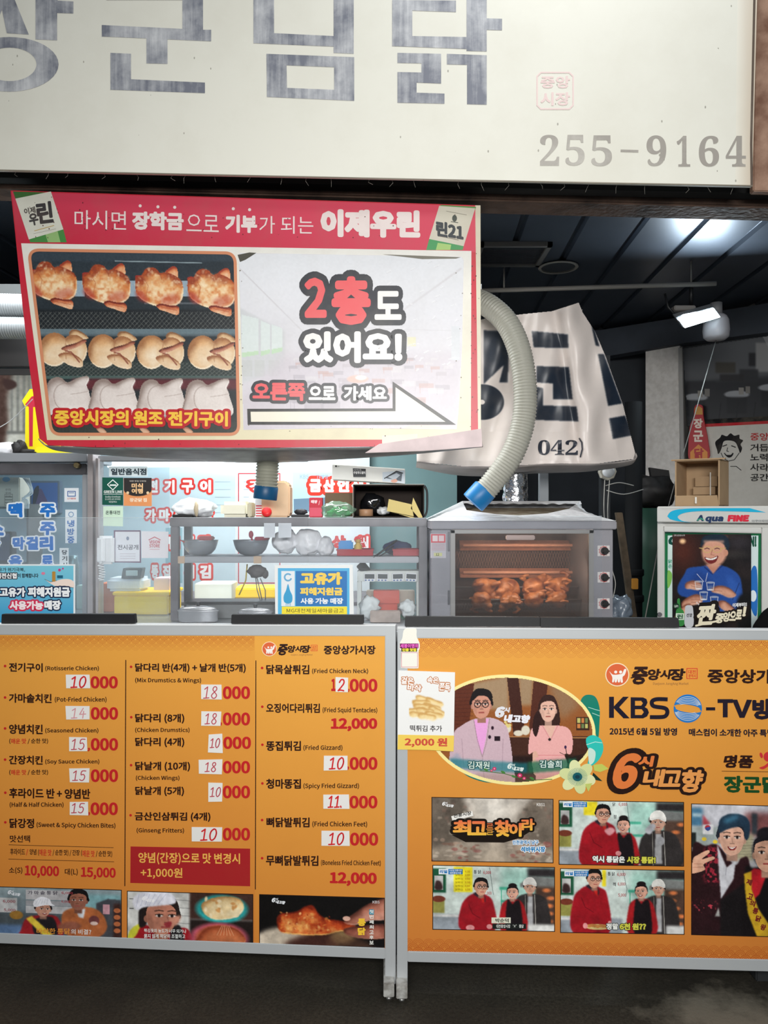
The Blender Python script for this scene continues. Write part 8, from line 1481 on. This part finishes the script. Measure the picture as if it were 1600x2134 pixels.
b = MB(); b.blob((xa, 4.05, 1.61), (.11, .09, .09), .4, 2, 61, 3); b.prism([(xa+.0, 4.05, 1.62), (xa+.1, 4.05, 1.6), (xa+.08, 4.05, 1.72), (xa-.02, 4.05, 1.735)], (0, .03, 0)); one('black_bag', 'black bag stuffed on top of the green bin', 'bag', b, mat('bag_black', (30, 28, 28), .6))
wm = thing('wall_siren', 'round white wall fitting under the tarpaulin corner', 'fitting', P(1265, 985, 3.4)); c = P(1266, 983, 3.4); b = MB(); b.lathe((c.x, 3.4, c.z), [(.036, .03), (.04, .0), (.036, -.008), (.0, -.01)], 8, 'Y', True, False); b.build('housing', mat('siren_white', (196, 190, 176), .5), wm); b = MB(); b.lathe((c.x, 3.39, c.z), [(.027, 0), (.025, -.012), (.012, -.018), (.0, -.019)], 24, 'Y'); b.build('dome', white_p, wm)
b = MB(); b.box(c.x-.02, c.x+.02, 3.43, 3.47, .9, 2.2); b.build('bracket_post', mat('post_dark', (40, 42, 46), .6, .3), wm)
b = MB()
for k, q in enumerate(([P(1260, 1000, 3.38), P(1258, 1060, 3.36), P(1262, 1120, 3.2)], [P(1270, 1000, 3.38), P(1266, 1060, 3.36), P(1268, 1130, 3.2)], [P(1262, 1012, 3.38), P(1290, 1006, 3.4), P(1320, 1012, 3.45)], [P(1264, 1022, 3.38), P(1300, 1030, 3.4), P(1340, 1020, 3.5)], [P(1272, 1180, 3.0), P(1282, 1215, 2.98), P(1276, 1250, 2.98)])): b.tube([Vector(v) for v in spline(q, 8)], .002, 6)
one('wiring', 'loose pale wires running down beside the oven', 'wire', b, mat('wire_pale', (170, 168, 162), .6))
b = MB(); pb(b, 1318, 1206, 1330, 1228, 3.5, .02, .002); one('warning_plate', 'small yellow plate low on the black pipe', 'plate', b, mat('plate_yellow', (190, 130, 40), .5))
b = MB(); b.blob((P(1604, 0, 2.5).x+.01, 2.5, 1.01), (.072, .05, .19), .14, 1.6, 71, 4); one('black_sack', 'black sack in front of the fridge door at the right edge', 'bag', b, mat('sack_black', (8, 8, 9), .9, 0, .15))
b = MB(); b.box(P(1560, 0, 2.5).x, P(1640, 0, 2.5).x+.03, 2.45, 2.55, 0, .815, .004); one('side_stand', 'low dark stand under the black sack', 'stand', b, mat('dark_cabinet', (44, 46, 48), .6))
# ---- far left: picture panel, yellow number sign and bags on the ledge
s = Print(fplane(3.16)); s.slab([(-140, 782), (150, 782), (150, 942), (-140, 942)], .008, (150, 150, 146)); cv = Canvas(-140, 782, 150, 942, 1.3, (170, 172, 166)); cv.vgrad((120, 118, 112), (196, 198, 190))
for x in (22, 35, 48, 58, 70): cv.rect(x, 782, x+5, 900, (96, 98, 96), 2, .8)
cv.poly([(-140, 782), (24, 782), (14, 830), (18, 880), (8, 942), (-140, 942)], (70, 52, 46), 4); cv.img += ((cv.noise(8, 3, 2, 1)-.5)*30)[..., None]; cv.blob([(6, 790), (30, 794), (34, 806), (14, 812)], (54, 38, 36), 2); cv.rect(14, 898, 150, 904, (90, 92, 90), 2, .8); s.raster(cv, 1); tag(s.build('poster', matte, None), 'brown and grey picture panel above the left glass door', 'poster')
s = Print(fplane(3.10)); s.slab([(46, 835), (62, 811), (120, 808), (125, 943), (52, 943), (53, 850)], .01, (246, 226, 30)); s.poly([(52, 843), (66, 826), (120, 820), (120, 848), (69, 848), (68, 930), (61, 930), (60, 848)], (196, 48, 70), 1); tag(s.build('number_sign', ink2, None), 'yellow edged red number one sign behind the left end of the banner', 'sign')
s = Print(fplane(3.08)); s.slab([(80, 930), (180, 938), (180, 943.5), (60, 943.5)], .01, (246, 232, 40)); tag(s.build('yellow_board', ink2, None), 'yellow board lying on the ledge under the banner corner', 'board')
LZ = P(0, 944, 3.05).z; b = MB(); c = P(34, 930, 3.06); b.blob((c.x, 3.09, LZ+.02), (.03, .03, .03), .35, 2, 81, 3, LZ+.001); b.tube([(c.x, 3.09, LZ+.03), (c.x+.004, 3.08, LZ+.052)], .01, 8); b.blob((c.x+.035, 3.08, LZ+.008), (.035, .02, .01), .4, 2, 83, 3, LZ+.001); one('black_bag', 'knotted black bag on the ledge above the left glass door', 'bag', b, MATS['bag_black'])
c = P(6, 930, 3.06); b = MB(); b.blob((c.x-.01, 3.1, LZ+.02), (.05, .03, .026), .3, 2, 85, 3, LZ+.001); one('white_bag', 'crumpled white bag on the ledge at the far left', 'bag', b, MATS['bag_white'])
b = MB(); b.tube([Vector(q) for q in spline([P(-40, 910, 2.72), P(20, 878, 2.7), P(68, 832, 2.6)], 8)], .0016, 5); one('guy_line', 'thin white string tied to the left edge of the banner', 'string', b, white_p)
b = MB(); pb(b, -140, 700, 180, 765, 3.35, .3, .004); pb(b, -140, 768, 180, 782, 3.2, .2, .002); struct('trim_9', b, mat('soffit_left', (52, 50, 50), .7))
